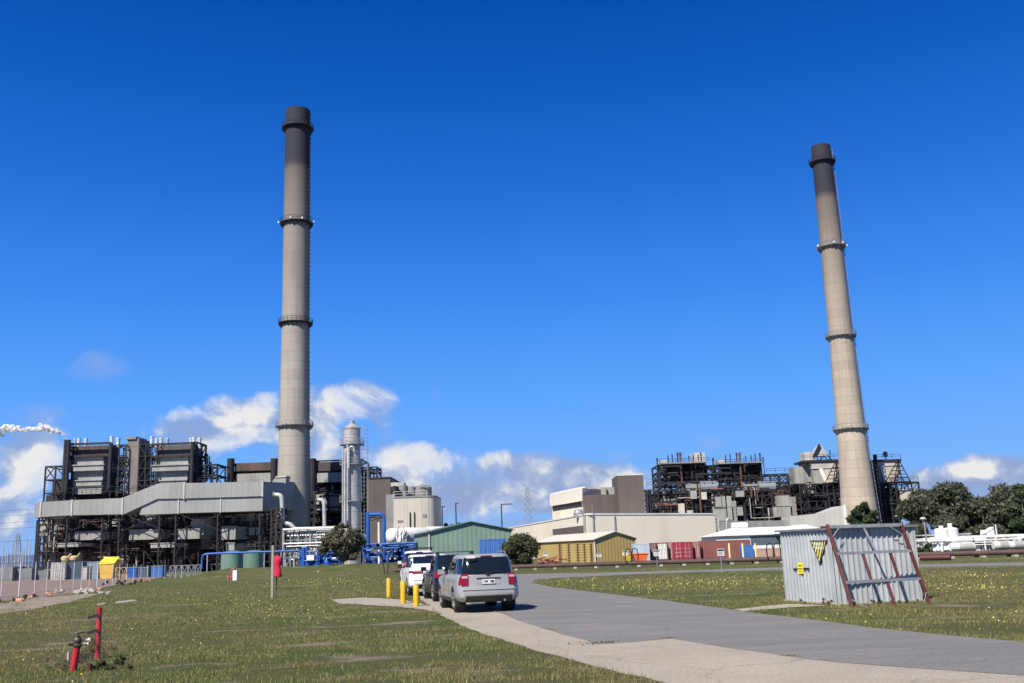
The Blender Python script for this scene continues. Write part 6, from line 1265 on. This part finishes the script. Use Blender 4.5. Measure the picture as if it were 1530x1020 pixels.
# ---------------------------------------------------------------- small signs along the road
for i, (px, pt, pb, w_, h_, pos) in enumerate(((788.5, 824.5, 841, 6.5, 6, 'just right of the round bush'), (816, 825, 843, 6.5, 5.5, 'second to the right of the round bush'), (895.5, 826, 843.5, 7, 5.5, 'in front of the corner of the yellow shed'), (935, 822.5, 846, 7.5, 7, 'left of the orange skip bin'), (982.5, 821, 849.5, 9, 9, 'in front of the white-doored container'), (1079, 819.5, 856, 10, 10, 'nearest the camera, left of the hut'))):
    p = G(px, pb); z1 = W(px, pt, p.y).z; hs = h_/FL*p.y; ws = w_/FL*p.y; t = thing('notice_sign', 'small white notice on a thin post, '+pos, 'sign', tuple(p), 0, 'small notices along the pipeline')
    MB().tube([p, (p.x, p.y, z1-.02)], .03, 6).build('post', M['galv'], t); pn = MB().box(p.x-ws/2, p.x+ws/2, p.y-.06, p.y-.035, z1-hs, z1).build('panel', M['white'], t)
    MB().box(p.x-ws/2+.02, p.x+ws/2-.02, p.y-.066, p.y-.061, z1-hs*.34, z1-.03).build('header_band', M['contgrey'] if i != 5 else TRIM, pn)
    b = MB()
    for k in range(3): z = z1-hs*(.5+k*.16); b.box(p.x-ws*.36, p.x+ws*(.36-.1*(k % 2)), p.y-.066, p.y-.061, z-.012, z+.012)
    b.build('text_line', PLTXT, pn)
# ---------------------------------------------------------------- lamp posts, pylons, masts, wires
for i, (px, pt, Y, hd_) in enumerate(((661.5, 757, 185, 1), (682, 752, 185, 1), (750.5, 753.5, 185, 1))):
    p = W(px, 800, Y); z = W(px, pt, Y).z; t = thing('street_lamp', ('left of a pair of dark lamp posts behind the green shed roof', 'right and taller of a pair of dark lamp posts behind the green shed roof', 'dark lamp post with an arm to the right, between green shed and pylon')[i], 'lamp post', (p.x, Y, gz(Y)), 0, 'dark lamp posts')
    MB().tube([(p.x, Y, gz(Y)), (p.x, Y, z)], [.16, .10], 8).build('pole', M['steel'], t); MB().box(p.x-.1, p.x+(2.1 if i == 2 else .5), Y-.12, Y+.12, z-.05, z+.12).build('lamp_head', M['steel'], t)
p = W(1387, 830, 100); z = W(1385, 775, 100).z; t = thing('street_lamp', 'pale grey lamp post with a small lamp head right of the hut, before the trees', 'lamp post', (p.x, 100, gz(100))); MB().tube([(p.x, 100, gz(100)), (p.x, 100, z)], [.1, .06], 8).build('pole', M['galv'], t); MB().lathe((p.x-.1, 100, z), [(.05, -.1), (.3, 0), (.26, .12), (.1, .18)], 12).build('lamp_head', M['pale'], t)
def pylon(label, px, pt, Y, hpx, arms, wd, m=M['galv']):
    x = W(px, 790, Y).x; z1 = W(px, pt, Y).z; z0 = gz(Y); b = MB(); H_ = z1-z0; bw = H_*.0+wd
    def c(k): return (wd*(1-k)**.8*.9+wd*.28)/2
    L_ = [0, .16, .3, .43, .55, .66, .76, .84, .92, 1.]
    t = thing('pylon', label, 'pylon', (x, Y, z0))
    for sx in (-1, 1):
        for sy in (-1, 1):
            for k0, k1 in zip(L_, L_[1:]): b.bar((x+sx*c(k0), Y+sy*c(k0), z0+H_*k0), (x+sx*c(k1), Y+sy*c(k1), z0+H_*k1), wd*.06)
    for k0, k1 in zip(L_, L_[1:]):
        for sy in (-1, 1):
            b.bar((x-c(k0), Y+sy*c(k0), z0+H_*k0), (x+c(k1), Y+sy*c(k1), z0+H_*k1), wd*.04); b.bar((x+c(k0), Y+sy*c(k0), z0+H_*k0), (x-c(k1), Y+sy*c(k1), z0+H_*k1), wd*.024); b.bar((x-c(k1), Y+sy*c(k1), z0+H_*k1), (x+c(k1), Y+sy*c(k1), z0+H_*k1), wd*.024)
    b.build('lattice_mast', m, t)
    for k, ln_ in arms:
        a = MB(); z = z0+H_*k
        for s_ in (-1, 1): a.bar((x, Y, z), (x+s_*ln_, Y, z), wd*.03); a.bar((x, Y, z+H_*.05), (x+s_*ln_, Y, z), wd*.024); a.bar((x+s_*ln_, Y, z), (x+s_*ln_, Y, z-H_*.05), wd*.02)
        a.build('cross_arm', m, t)
    return t
pylon('grey lattice pylon on the skyline between the green shed and the cream hall', 790, 729.5, 420, 0, ((.96, 3.2), (.82, 4.2), (.68, 3.4)), 4.6)
pylon('tiny distant lattice pylon over the hills at the left edge', 27, 798, 900, 0, ((.97, 9), (.8, 10)), 7)
masts = [(4, 815), (12, 822), (18, 812), (23, 809), (29, 816), (35, 820), (39, 808), (44, 806), (9, 826), (32, 824)]
for i, (px, pt) in enumerate(masts):
    Y = 420; p = W(px, 830, Y); z = W(px, pt, Y).z; o = MB().tube([(p.x, Y, gz(Y)), (p.x, Y, z)], .22, 6).build('substation_mast', M['pale']); tag(o, 'slim pale substation mast in the row on the skyline at the left edge', 'mast', 'substation masts')
w_ = thing('power_line', 'thin power lines strung left of the boiler house towards the pylon', 'power line', (W(0, 790, 500).x, 500, W(0, 790, 500).z))
for k, (y0, y1) in enumerate(((762, 760), (770, 768), (781, 778), (789, 787), (808, 806))):
    a, c = W(-80, y0, 500), W(58, y1, 500); m_ = (a+c)/2-Vector((0, 0, 1)); MB().tube([a, m_, c], .06, 4).build('wire', M['steel'], w_)
sl = thing('site_hut_row', 'low grey site buildings behind the fence at the far left', 'building', (W(40, 850, 190).x, 190, gz(190)))
for a in ((4, 847, 26, 858), (28, 849, 50, 853), (54, 852, 70, 858), (62, 850, 76, 860)): X0, X1, Z0, Z1 = rect(*a, 190); MB().box(X0, X1, 188+a[0]*.05, 193, gz(190), Z1).build('cabin', M['grey'], sl)
# ---------------------------------------------------------------- yard behind the fence
container('dark blue-grey container with a pale dirty end, behind the fence', 98, 122, 839, 858, 182, M['contgrey'])
container('pale dirty container end, left neighbour of the dark blue-grey one', 76, 97.5, 840, 859, 181, mat('dirty_white', (.55,.53,.49), (.38,.37,.35), scale=1.2, stain=(.2,.19,.18), sscale=1.5, samt=.7, sz=1), doors=True)
container('small grey-blue cabin behind the fence, left of the yellow skip', 130, 147, 839, 857, 180, mat('grey_blue', (.24,.30,.36), (.2,.25,.3)), cat='site cabin')
X0, X1, Z0, Z1 = rect(148, 833, 170.5, 854, 178); g_ = gz(178); t = thing('yellow_skip', 'bright yellow skip with a sloping lid behind the fence, below the red hopper', 'skip', (X0, 178, g_))
MB().add([(X0+.3, 178, g_), (X1-.3, 178, g_), (X1-.3, 181, g_), (X0+.3, 181, g_), (X0, 178, Z1-1.0), (X1, 178, Z1-1.0), (X1, 181, Z1-.2), (X0, 181, Z1-.2)], [(3,2,1,0), (0,1,5,4), (1,2,6,5), (2,3,7,6), (3,0,4,7), (4,5,6,7)]).build('bin_body', mat('skip_side', (.70,.42,.06), (.6,.36,.05)), t)
MB().add([(X0-.1, 177.9, Z1-1.1), (X1+.1, 177.9, Z1-1.1), (X1, 180.2, Z1), (X0, 180.2, Z1), (X0-.1, 177.9, Z1-.98), (X1+.1, 177.9, Z1-.98), (X1, 180.2, Z1+.12), (X0, 180.2, Z1+.12)], [(3,2,1,0), (4,5,6,7), (0,1,5,4), (1,2,6,5), (2,3,7,6), (3,0,4,7)]).build('lid', M['skip'], t)
for i, px in enumerate((98, 111)):
    p = W(px, 838, 183.5); b = MB(); z = rect(98, 839, 122, 858, 182)[3]
    b.lathe((p.x, 183.4, z), [(.35, 0), (.75, .35), (.8, .8), (.45, 1.1)], 12); b.bar((p.x+.3, 183.4, z+.7), (p.x+1., 183.4, z+1.5), .2); b.bar((p.x-.5, 183.4, z), (p.x-.2, 183.4, z+.8), .15)
    tag(b.build('cement_mixer', mat('tan_paint', (.50,.38,.20), (.40,.30,.16), scale=2), smooth=True), ('left' if i == 0 else 'right')+' one of two tan drum mixers on top of the container', 'mixer', 'tan mixers on the container')
for i, (a, m_, lb_) in enumerate((((192, 848, 204, 852), M['blue'], 'low blue crate behind the fence right of the yellow skip'), ((206, 848, 222, 852), M['contgrey'], 'low grey crate behind the fence between two blue crates'), ((226, 846, 243, 852), M['contblue'], 'wider blue crate behind the fence, right end of the yard'), ((123, 847, 130, 857), M['pale'], 'small white drum between the dark container and the grey-blue cabin'))):
    X0, X1, Z0, Z1 = rect(*a, 176-i); t = thing('crate', lb_, 'crate', (X0, 176-i, gz(176))); MB().box(X0, X1, 176-i, 178-i, gz(176), Z1).build('crate_body', m_, t); MB().box(X0-.08, X1+.08, 175.92-i, 178.08-i, Z1, Z1+.12).build('rim', M['galv'], t)
for i, px in enumerate((177, 185, 258, 267, 276, 286, 296)):
    Y = 150; p = W(px, 850, Y); b = MB(); z = gz(Y); w2 = .8
    for s_ in (-1, 1): b.bar((p.x+s_*w2/2, Y, z), (p.x+s_*w2/2, Y, z+1.9), .09)
    b.bar((p.x-w2/2, Y, z), (p.x+w2/2, Y, z+1.9), .07); b.bar((p.x+w2/2, Y, z), (p.x-w2/2, Y, z+1.9), .07); b.bar((p.x-w2/2, Y, z+1.85), (p.x+w2/2, Y, z+1.85), .09); b.bar((p.x-w2/2, Y, z+.9), (p.x+w2/2, Y, z+.9), .07)
    tag(b.build('steel_trestle', M['galv'] if i > 1 else mat('tan_paint', (.5,.38,.2))), 'tan cross-braced steel trestle behind the fence' if i < 2 else 'grey cross-braced trestle beyond the end of the mesh fence', 'trestle', 'tan trestles' if i < 2 else 'grey trestles')
# ---------------------------------------------------------------- mesh fence
fpx = [(-75, 905), (-45, 902), (-20, 899), (1, 896.5), (28, 893.5), (51, 889.5), (69, 886.5), (90, 884), (109, 881.5), (121, 880), (133, 878.5), (145, 877), (157.5, 875), (168, 873.5), (178, 872), (189, 870.5), (199, 869), (210, 867.5), (220, 866), (229, 865), (237, 864), (246, 863)]
fn = thing('mesh_fence', 'tall galvanised wire mesh fence along the bare earth yard at the left', 'fence', tuple(G(28, 893.5))); FP = [G(x, y) for x, y in fpx]; HF = 2.05
for i, p in enumerate(FP): MB().tube([(p.x, p.y, p.z-.1), (p.x, p.y, p.z+HF+.02)], .03 if i % 7 != 4 else .05, 8).build('fence_post', M['vent'], fn)
m, nt, b_ = newmat('chain_link'); b_.inputs['Base Color'].default_value = (.35,.36,.37,1); b_.inputs['Metallic'].default_value = .3; tp = N(nt, 'ShaderNodeBsdfTransparent'); mx = N(nt, 'ShaderNodeMixShader'); mx.inputs[0].default_value = .16; nt.links.new(tp.outputs[0], mx.inputs[1]); nt.links.new(b_.outputs[0], mx.inputs[2]); nt.links.new(mx.outputs[0], nt.nodes['Material Output'].inputs[0])
ms = MB()
for a, c in zip(FP, FP[1:]): ms.add([a, c, c+Vector((0, 0, HF-.05)), a+Vector((0, 0, HF-.05))], [(0,1,2,3)])
ms.build('wire_mesh', m, fn)
for dz in (HF-.04, 1.1, .12): MB().tube([p+Vector((0, 0, dz)) for p in FP], .016 if dz > 2 else .008, 5).build('rail_wire', M['galv'], fn)
# rocks and bricks by the fence
rk_m = mat('pale_rock', (.38,.35,.30), (.28,.26,.22), scale=6, bump=.6); bk_m = mat('orange_brick', (.50,.20,.10), (.55,.36,.26), scale=5)
def rock(px, py, s, m_, nm, lb_, cat, grp):
    p = G(px, py); bm = bmesh.new(); bmesh.ops.create_icosphere(bm, subdivisions=2, radius=1)
    for v in bm.verts: v.co *= random.uniform(.8, 1.15); v.co.x *= s; v.co.y *= s*.8; v.co.z *= s*.6
    me = bpy.data.meshes.new(nm); bm.to_mesh(me); bm.free(); me.materials.append(m_); o = bpy.data.objects.new(nm, me); COL.objects.link(o); o.location = (p.x, p.y, p.z+s*.3); o.rotation_euler = (0, 0, random.random()*6); tag(o, lb_, cat, grp)
for k in range(30): rock(random.gauss(124, 24), random.gauss(885, 2.5), random.uniform(.10, .26), rk_m, 'rock', 'pale rubble rock in the loose heap at the foot of the mesh fence', 'rock', 'pale rocks by the fence')
for px, py in ((24, 898), (29, 899), (33, 898), (43, 894), (48, 893), (53, 892), (72, 889), (75, 890), (148, 881), (200, 871), (232, 865.5), (246, 864), (262, 862.5), (270, 861.5), (215, 869), (224, 868)): rock(px, py, random.uniform(.12, .22), bk_m, 'brick_rubble', 'lump of orange brick rubble lying along the mesh fence', 'rubble', 'orange brick rubble')
for px, py, s in ((205, 905, .3), (180, 904, .5)): 
    o = None
sb_ = mat('bare_slab', (.42,.39,.33), (.34,.31,.26), scale=2)
for i, (a, lb_) in enumerate((([(172,899.5),(200,896),(205,898),(176,902)], 'thin pale concrete slab in the grass below the rocks'), ([(144,903),(156,900.5),(159,902),(148,904.5)], 'small pale slab fragment in the grass, left of the larger one'))):
    q = [G(x, y) for x, y in a]; tag(MB().prism([(v.x, v.y) for v in q], 0, .02).build('slab', sb_), lb_, 'slab')
# ---------------------------------------------------------------- grassy bank
bk = MB(); nxx = 40; X_0, X_1 = W(262, 845, 112).x, W(628, 845, 112).x; rows = [(101, 0), (104, .25), (108, .75), (112, 1), (120, 1), (125, .5), (130, 0)]; vs = []
for y, k in rows:
    for i in range(nxx+1):
        u = i/nxx; x = X_0+(X_1-X_0)*u; e = min(1, u/.2, (1-u)/.12); e = e*e*(3-2*e); vs.append((x, y, gz(y)-.02+k*e*1.12*(1+.08*math.sin(i*1.7+y))))
bk.add(vs, [(j*(nxx+1)+i, j*(nxx+1)+i+1, (j+1)*(nxx+1)+i+1, (j+1)*(nxx+1)+i) for j in range(len(rows)-1) for i in range(nxx)])
upright(struct(bk.build('grass_bank', FIELD, smooth=True)))
# ---------------------------------------------------------------- trees
def leafmat(name, c1, c2, c3):
    m, nt, b = newmat(name); at = N(nt, 'ShaderNodeAttribute', attribute_name='tint'); c = ramp(nt, at.outputs['Fac'], [(0, c1), (.55, c2), (1, c3)]); nt.links.new(c, b.inputs['Base Color']); b.inputs['Roughness'].default_value = .55; b.inputs['Specular IOR Level'].default_value = .3
    tr = N(nt, 'ShaderNodeBsdfTranslucent'); nt.links.new(c, tr.inputs[0]); mx = N(nt, 'ShaderNodeMixShader'); mx.inputs[0].default_value = .22; nt.links.new(b.outputs[0], mx.inputs[1]); nt.links.new(tr.outputs[0], mx.inputs[2]); nt.links.new(mx.outputs[0], nt.nodes['Material Output'].inputs[0]); return m
EUC = leafmat('eucalypt_leaf', (.035,.048,.028), (.06,.072,.044), (.12,.12,.08)); PINE = leafmat('pine_leaf', (.016,.032,.014), (.03,.05,.022), (.06,.085,.038)); OLIVE = leafmat('olive_leaf', (.055,.058,.036), (.10,.098,.062), (.19,.17,.12)); BUSH = leafmat('bush_leaf', (.026,.038,.015), (.05,.064,.025), (.095,.10,.045)); WEEDG = leafmat('green_weed_leaf', (.04,.075,.02), (.07,.11,.03), (.12,.16,.06)); WEED = leafmat('weed_leaf', (.05,.07,.03), (.12,.09,.05), (.24,.13,.09))
def leaves(clumps, n, size, seed, aspect=.5, shell=.55):
    r = np.random.default_rng(seed); wts = np.array([c[3]**2 for c in clumps]); wts = wts/wts.sum(); idx = r.choice(len(clumps), n, p=wts); C = np.array([c[:3] for c in clumps])[idx]; Rr = np.array([c[3] for c in clumps])[idx]; sq = np.array([c[4] if len(c) > 4 else .75 for c in clumps])[idx]
    # leaves gathered into sprigs
    d = r.normal(size=(n, 3)); d /= np.linalg.norm(d, axis=1)[:, None]; rad = (shell+(1-shell)*r.random(n))**.8; key = np.floor(d*3.1+idx[:, None]*.37); h = np.sin(key@np.array([12.9, 78.2, 37.7])+idx)*43758.5; h -= np.floor(h)
    rad *= .74+.42*h; P0 = C+d*(Rr*rad)[:, None]*np.c_[np.ones(n), np.ones(n), sq]
    P0 += r.normal(size=(n, 3))*Rr[:, None]*.05
    u = r.normal(size=(n, 3)); u /= np.linalg.norm(u, axis=1)[:, None]; v = np.cross(u, d+.4*r.normal(size=(n, 3))); v /= np.linalg.norm(v, axis=1)[:, None]; s = size*(.6+.8*r.random(n))[:, None]
    P = np.empty((n, 3, 3)); P[:, 0] = P0-u*s; P[:, 1] = P0+u*s; P[:, 2] = P0+v*s*aspect*2
    t = np.clip(.15+.55*h+.3*r.random(n), 0, 1); return P.reshape(-1, 3), np.repeat(t, 3)
def tree(name, label, cat, base, clumps, n, size, m, seed, trunk=.3, grp=None, shell=.5, fork=None, aspect=.5, bark=None):
    base = Vector(base); t = thing(name, label, cat, tuple(base), 0, grp); r_ = random.Random(seed); b = MB()
    fk = base+Vector((0, 0, fork if fork is not None else (min(c[2] for c in clumps)-base.z)*.35)); b.tube([base-Vector((0, 0, .2)), base.lerp(fk, .5)+Vector((r_.uniform(-.1, .1), 0, 0)), fk], [trunk*1.25, trunk, trunk*.85], 8)
    for c in clumps:
        e = Vector(c[:3]); md = fk.lerp(e, .5)+Vector((r_.uniform(-.15, .15)*c[3], r_.uniform(-.15, .15)*c[3], .1*c[3])); b.tube([fk, md, e], [trunk*.5, trunk*.3, trunk*.12], 6)
        for k in range(4): d = Vector((r_.gauss(0, 1), r_.gauss(0, 1), r_.gauss(.2, .7))).normalized()*c[3]*.8; b.tube([e.lerp(md, .3*r_.random()), e+d*.5, e+d], [trunk*.14, trunk*.1, trunk*.04], 5)
    b.build('trunk', bark or M['bark'], t)
    P, tt_ = leaves(clumps, n, size, seed, aspect, shell); P = P-np.array([[base.x, base.y, base.z]]); o = tri_mesh('crown', P, m, tt_); o.parent = t; return t
def crown(px, py, rx, ry, Y, k, seed, top=.8):
    """k clumps filling an ellipse given in photo pixels at depth Y"""
    r_ = random.Random(seed); out = []; s = Y/FL
    for i in range(k):
        a = r_.random()*6.283; q = math.sqrt(r_.random())*.78; c = W(px+rx*q*math.cos(a), py+ry*q*math.sin(a), Y); rr = min(rx, ry)*s*r_.uniform(.36, .58); out.append((c.x, Y+r_.uniform(-1, 1)*min(rx, ry)*s*.6, c.z, rr, r_.uniform(.6, .9)))
    return out
def groundat(px, Y): p = W(px, 820, Y); return (p.x, Y, gz(Y))
eu = [(1376, 762, 30, 30, 178, 16, 'leftmost spreading grey-green gum tree, right behind the hut'), (1421, 757, 46, 36, 168, 30, 'broadest and tallest of the grey-green gum trees at the right'), (1470, 770, 42, 32, 174, 24, 'lower grey-green gum tree right of the broadest one'), (1508, 764, 34, 34, 162, 20, 'grey-green gum tree near the right edge, left of the darker one'), (1440, 792, 70, 22, 160, 26, 'low dense gum thicket under the tall gums, behind the white plant'), (1372, 798, 26, 16, 165, 8, 'low bushy gum under the leftmost gum tree'), (1548, 785, 26, 26, 168, 9, 'grey-green gum low at the right edge under the dark tree')]
for i, (px, py, rx, ry, Y, k, lb_) in enumerate(eu): tree('gum_tree', lb_, 'tree', groundat(px, Y), crown(px, py, rx, ry, Y, k, 300+i), 800*k, .30, EUC, 310+i, .38, 'gum trees at the right', shell=.35)
tree('dark_tree', 'tall dark green tree cut off by the right edge of the picture', 'tree', groundat(1534, 140), crown(1534, 760, 22, 48, 140, 16, 401), 15000, .24, PINE, 402, .3, shell=.35)
pc = []
for k, (dx, py, r_) in enumerate(((0, 755, 6), (-6, 760, 6), (7, 761, 6), (-12, 767, 7), (2, 767, 8), (13, 768, 7), (-16, 776, 8), (-4, 777, 9), (8, 777, 9), (17, 777, 7), (-12, 787, 9), (4, 788, 10), (15, 788, 8))): c = W(1289+dx, py, 120); pc.append((c.x, 120+((k*37) % 5-2)*.3, c.z, r_*120/FL, .8))
tree('pine_tree', 'small dark pine in front of the foot of the right chimney', 'tree', groundat(1290, 120), pc, 12000, .15, PINE, 411, .18, shell=.3)
tree('round_bush', 'dense rounded dark green bush between the blue container and the yellow shed', 'bush', groundat(777, 120), crown(777, 820, 26, 22, 120, 24, 420)+[(W(768, 834, 120).x, 120, gz(120)+.9, 1.0, .9), (W(786, 834, 120).x, 120, gz(120)+.9, 1.0, .9)]+[(W(777, 812, 120).x, 120, W(777, 813, 120).z, 1.25, .8), (W(764, 822, 120).x, 120, W(764, 822, 120).z, 1.1, .8), (W(791, 823, 120).x, 120, W(791, 823, 120).z, 1.05, .8)], 22000, .13, BUSH, 421, .14, fork=.4, shell=.3)
yb = 113.; zz = gz(yb)+1.05
tree('leafy_tree', 'dark olive-leaved many-stemmed tree in front of the silver column', 'tree', (W(512, 840, yb).x, yb, zz), [(q[0], q[1], q[2], q[3]*.72, q[4]) for q in crown(512, 814, 42, 27, yb, 40, 430)+crown(516, 794, 26, 14, yb, 12, 431)], 15000, .13, OLIVE, 432, .16, fork=.3, shell=.25, bark=mat('dark_bark', (.06,.05,.045), (.1,.085,.07), scale=6))
tree('low_bush', 'small dark shrub at the right side of the hut, beside the pipeline', 'shrub', groundat(1381, 98), crown(1381, 823, 13, 12, 98, 12, 440), 7000, .10, PINE, 441, .05, fork=.2, shell=.3)
for i, px in enumerate((668, 684)): tree('distant_tree', ('left' if i == 0 else 'right')+' small dark treetop showing over the green shed roof', 'tree', groundat(px, 230), crown(px, 788, 12, 6, 230, 5, 450+i), 2500, .3, PINE, 452+i, .2)
# weeds: round the standpipe, the hut foot, the bank
def weed(label, px, py, h, n, m, seed, spread=.25, sz=.03):
    p = G(px, py); r_ = random.Random(seed); cl = [(p.x+r_.gauss(0, spread), p.y+r_.gauss(0, spread*.6), p.z+h*(.2+.6*r_.random()), h*.28, 1.) for _ in range(12)]
    return tree('weed_clump', label, 'weeds', tuple(p), cl, n, sz, m, seed, .008, shell=.0, fork=.03)
weed('dry reddish weed clump between the red standpipe and marker post', 138, 990, .52, 2200, WEED, 501, .20, .012)
weed('dark leafy weed patch right of the marker post', 163, 1000, .20, 1300, BUSH, 502, .30, .02)
weed('thin straggly weeds left of the red standpipe', 92, 1000, .26, 700, WEED, 503, .22, .014)
weed('dry weeds at the foot of the hut corner', 1236, 903, .20, 1800, WEED, 504, .55, .012)
weed('green weeds along the foot of the hut front', 1310, 902, .13, 1600, WEEDG, 505, .8, .012)
weed('dark green tuft at the fence foot past the rocks', 184, 874, .5, 1600, BUSH, 506, .9, .05)
weed('green tuft at the fence foot at the left edge', 8, 899, .35, 1600, BUSH, 507, .9, .04)
for i, (px, py, h_, n_) in enumerate(((884, 962.5, .05, 500), (902, 960.5, .05, 500), (1003, 954, .03, 160), (1180, 980.5, .03, 120), (742, 914.5, .04, 200), (820, 941, .03, 120))): weed('low weeds growing in the joint between asphalt and concrete, '+('just left of the kink', 'at the kink', 'at the tip of the concrete', 'far right of the joint', 'behind the silver car', 'halfway along the left joint')[i], px, py, h_, int(n_*.6), WEEDG, 520+i, .18 if i < 2 else .1, .009)
weed('leafy pale-speckled weed patch on the left lawn, beyond the standpipe', 455, 912, .07, 900, WEEDG, 540, 1.3, .014)
weed('dark leafy weed patch along the lawn behind the marker post', 250, 925, .07, 900, WEEDG, 541, 1.6, .014)
# ---------------------------------------------------------------- steam plume
Ys = 300; path = [(98.5,654.5,1.2),(97,650.5,1.8),(93,647,2.6),(87.5,644,3.6),(80,642.5,4.6),(72,641,5.2),(66,637,6.5),(58,640,5.2),(50,642,3.6),(43,640,3.5),(36,642,3),(24,641,5.5),(12,641,7),(0,642,7.5),(-25,640,9),(-60,638,10)]
m = bpy.data.materials.new('steam'); m.use_nodes = True; nt = m.node_tree; nt.nodes.remove(nt.nodes['Principled BSDF']); df = N(nt, 'ShaderNodeBsdfDiffuse'); df.inputs[0].default_value = (.93,.92,.91,1); tr = N(nt, 'ShaderNodeBsdfTranslucent'); tr.inputs[0].default_value = (.93,.92,.91,1)
mx = N(nt, 'ShaderNodeMixShader'); mx.inputs[0].default_value = .35; nt.links.new(df.outputs[0], mx.inputs[1]); nt.links.new(tr.outputs[0], mx.inputs[2]); tp = N(nt, 'ShaderNodeBsdfTransparent'); lw = N(nt, 'ShaderNodeLayerWeight'); lw.inputs[0].default_value = .5
m2 = N(nt, 'ShaderNodeMixShader'); fac = mathn(nt, 'MULTIPLY', ramp(nt, lw.outputs['Facing'], [(.15, .9), (.8, 0)]), ramp(nt, noise(nt, .5, 5), [(.36, .35), (.52, 1)])); nt.links.new(fac, m2.inputs[0]); nt.links.new(tp.outputs[0], m2.inputs[1]); nt.links.new(mx.outputs[0], m2.inputs[2]); nt.links.new(m2.outputs[0], nt.nodes['Material Output'].inputs[0])
bm = bmesh.new(); r_ = random.Random(77); acc = 0
for (x0, y0, q0), (x1, y1, q1) in zip(path, path[1:]):
    k = max(2, int(math.hypot(x1-x0, y1-y0)/max(.8, (q0+q1)*.16)))
    for i in range(k):
        t_ = i/k; rr = (q0+(q1-q0)*t_)/FL*Ys; c = W(x0+(x1-x0)*t_, y0+(y1-y0)*t_, Ys); 
        for _ in range(2):
            o_ = Vector((r_.gauss(0, .3), r_.gauss(0, .4), r_.gauss(0, .42)))*rr; bmesh.ops.create_icosphere(bm, subdivisions=3, radius=rr*r_.uniform(.38, .7), matrix=Matrix.Translation(c+o_))
for v in bm.verts:
    p = v.co; v.co += Vector((math.sin(p.x*2.1+p.z*1.7), math.sin(p.z*2.7+p.x), math.sin(p.x*2.9-p.z*2.3)))*.10
me = bpy.data.meshes.new('steam_plume'); bm.to_mesh(me); bm.free(); me.materials.append(m); me.polygons.foreach_set('use_smooth', [True]*len(me.polygons)); o = bpy.data.objects.new('steam_plume', me); COL.objects.link(o)
tag(o, 'white steam plume drifting left from a stack top behind the boiler house', 'steam', kind='stuff')
S.cycles.transparent_max_bounces = 24
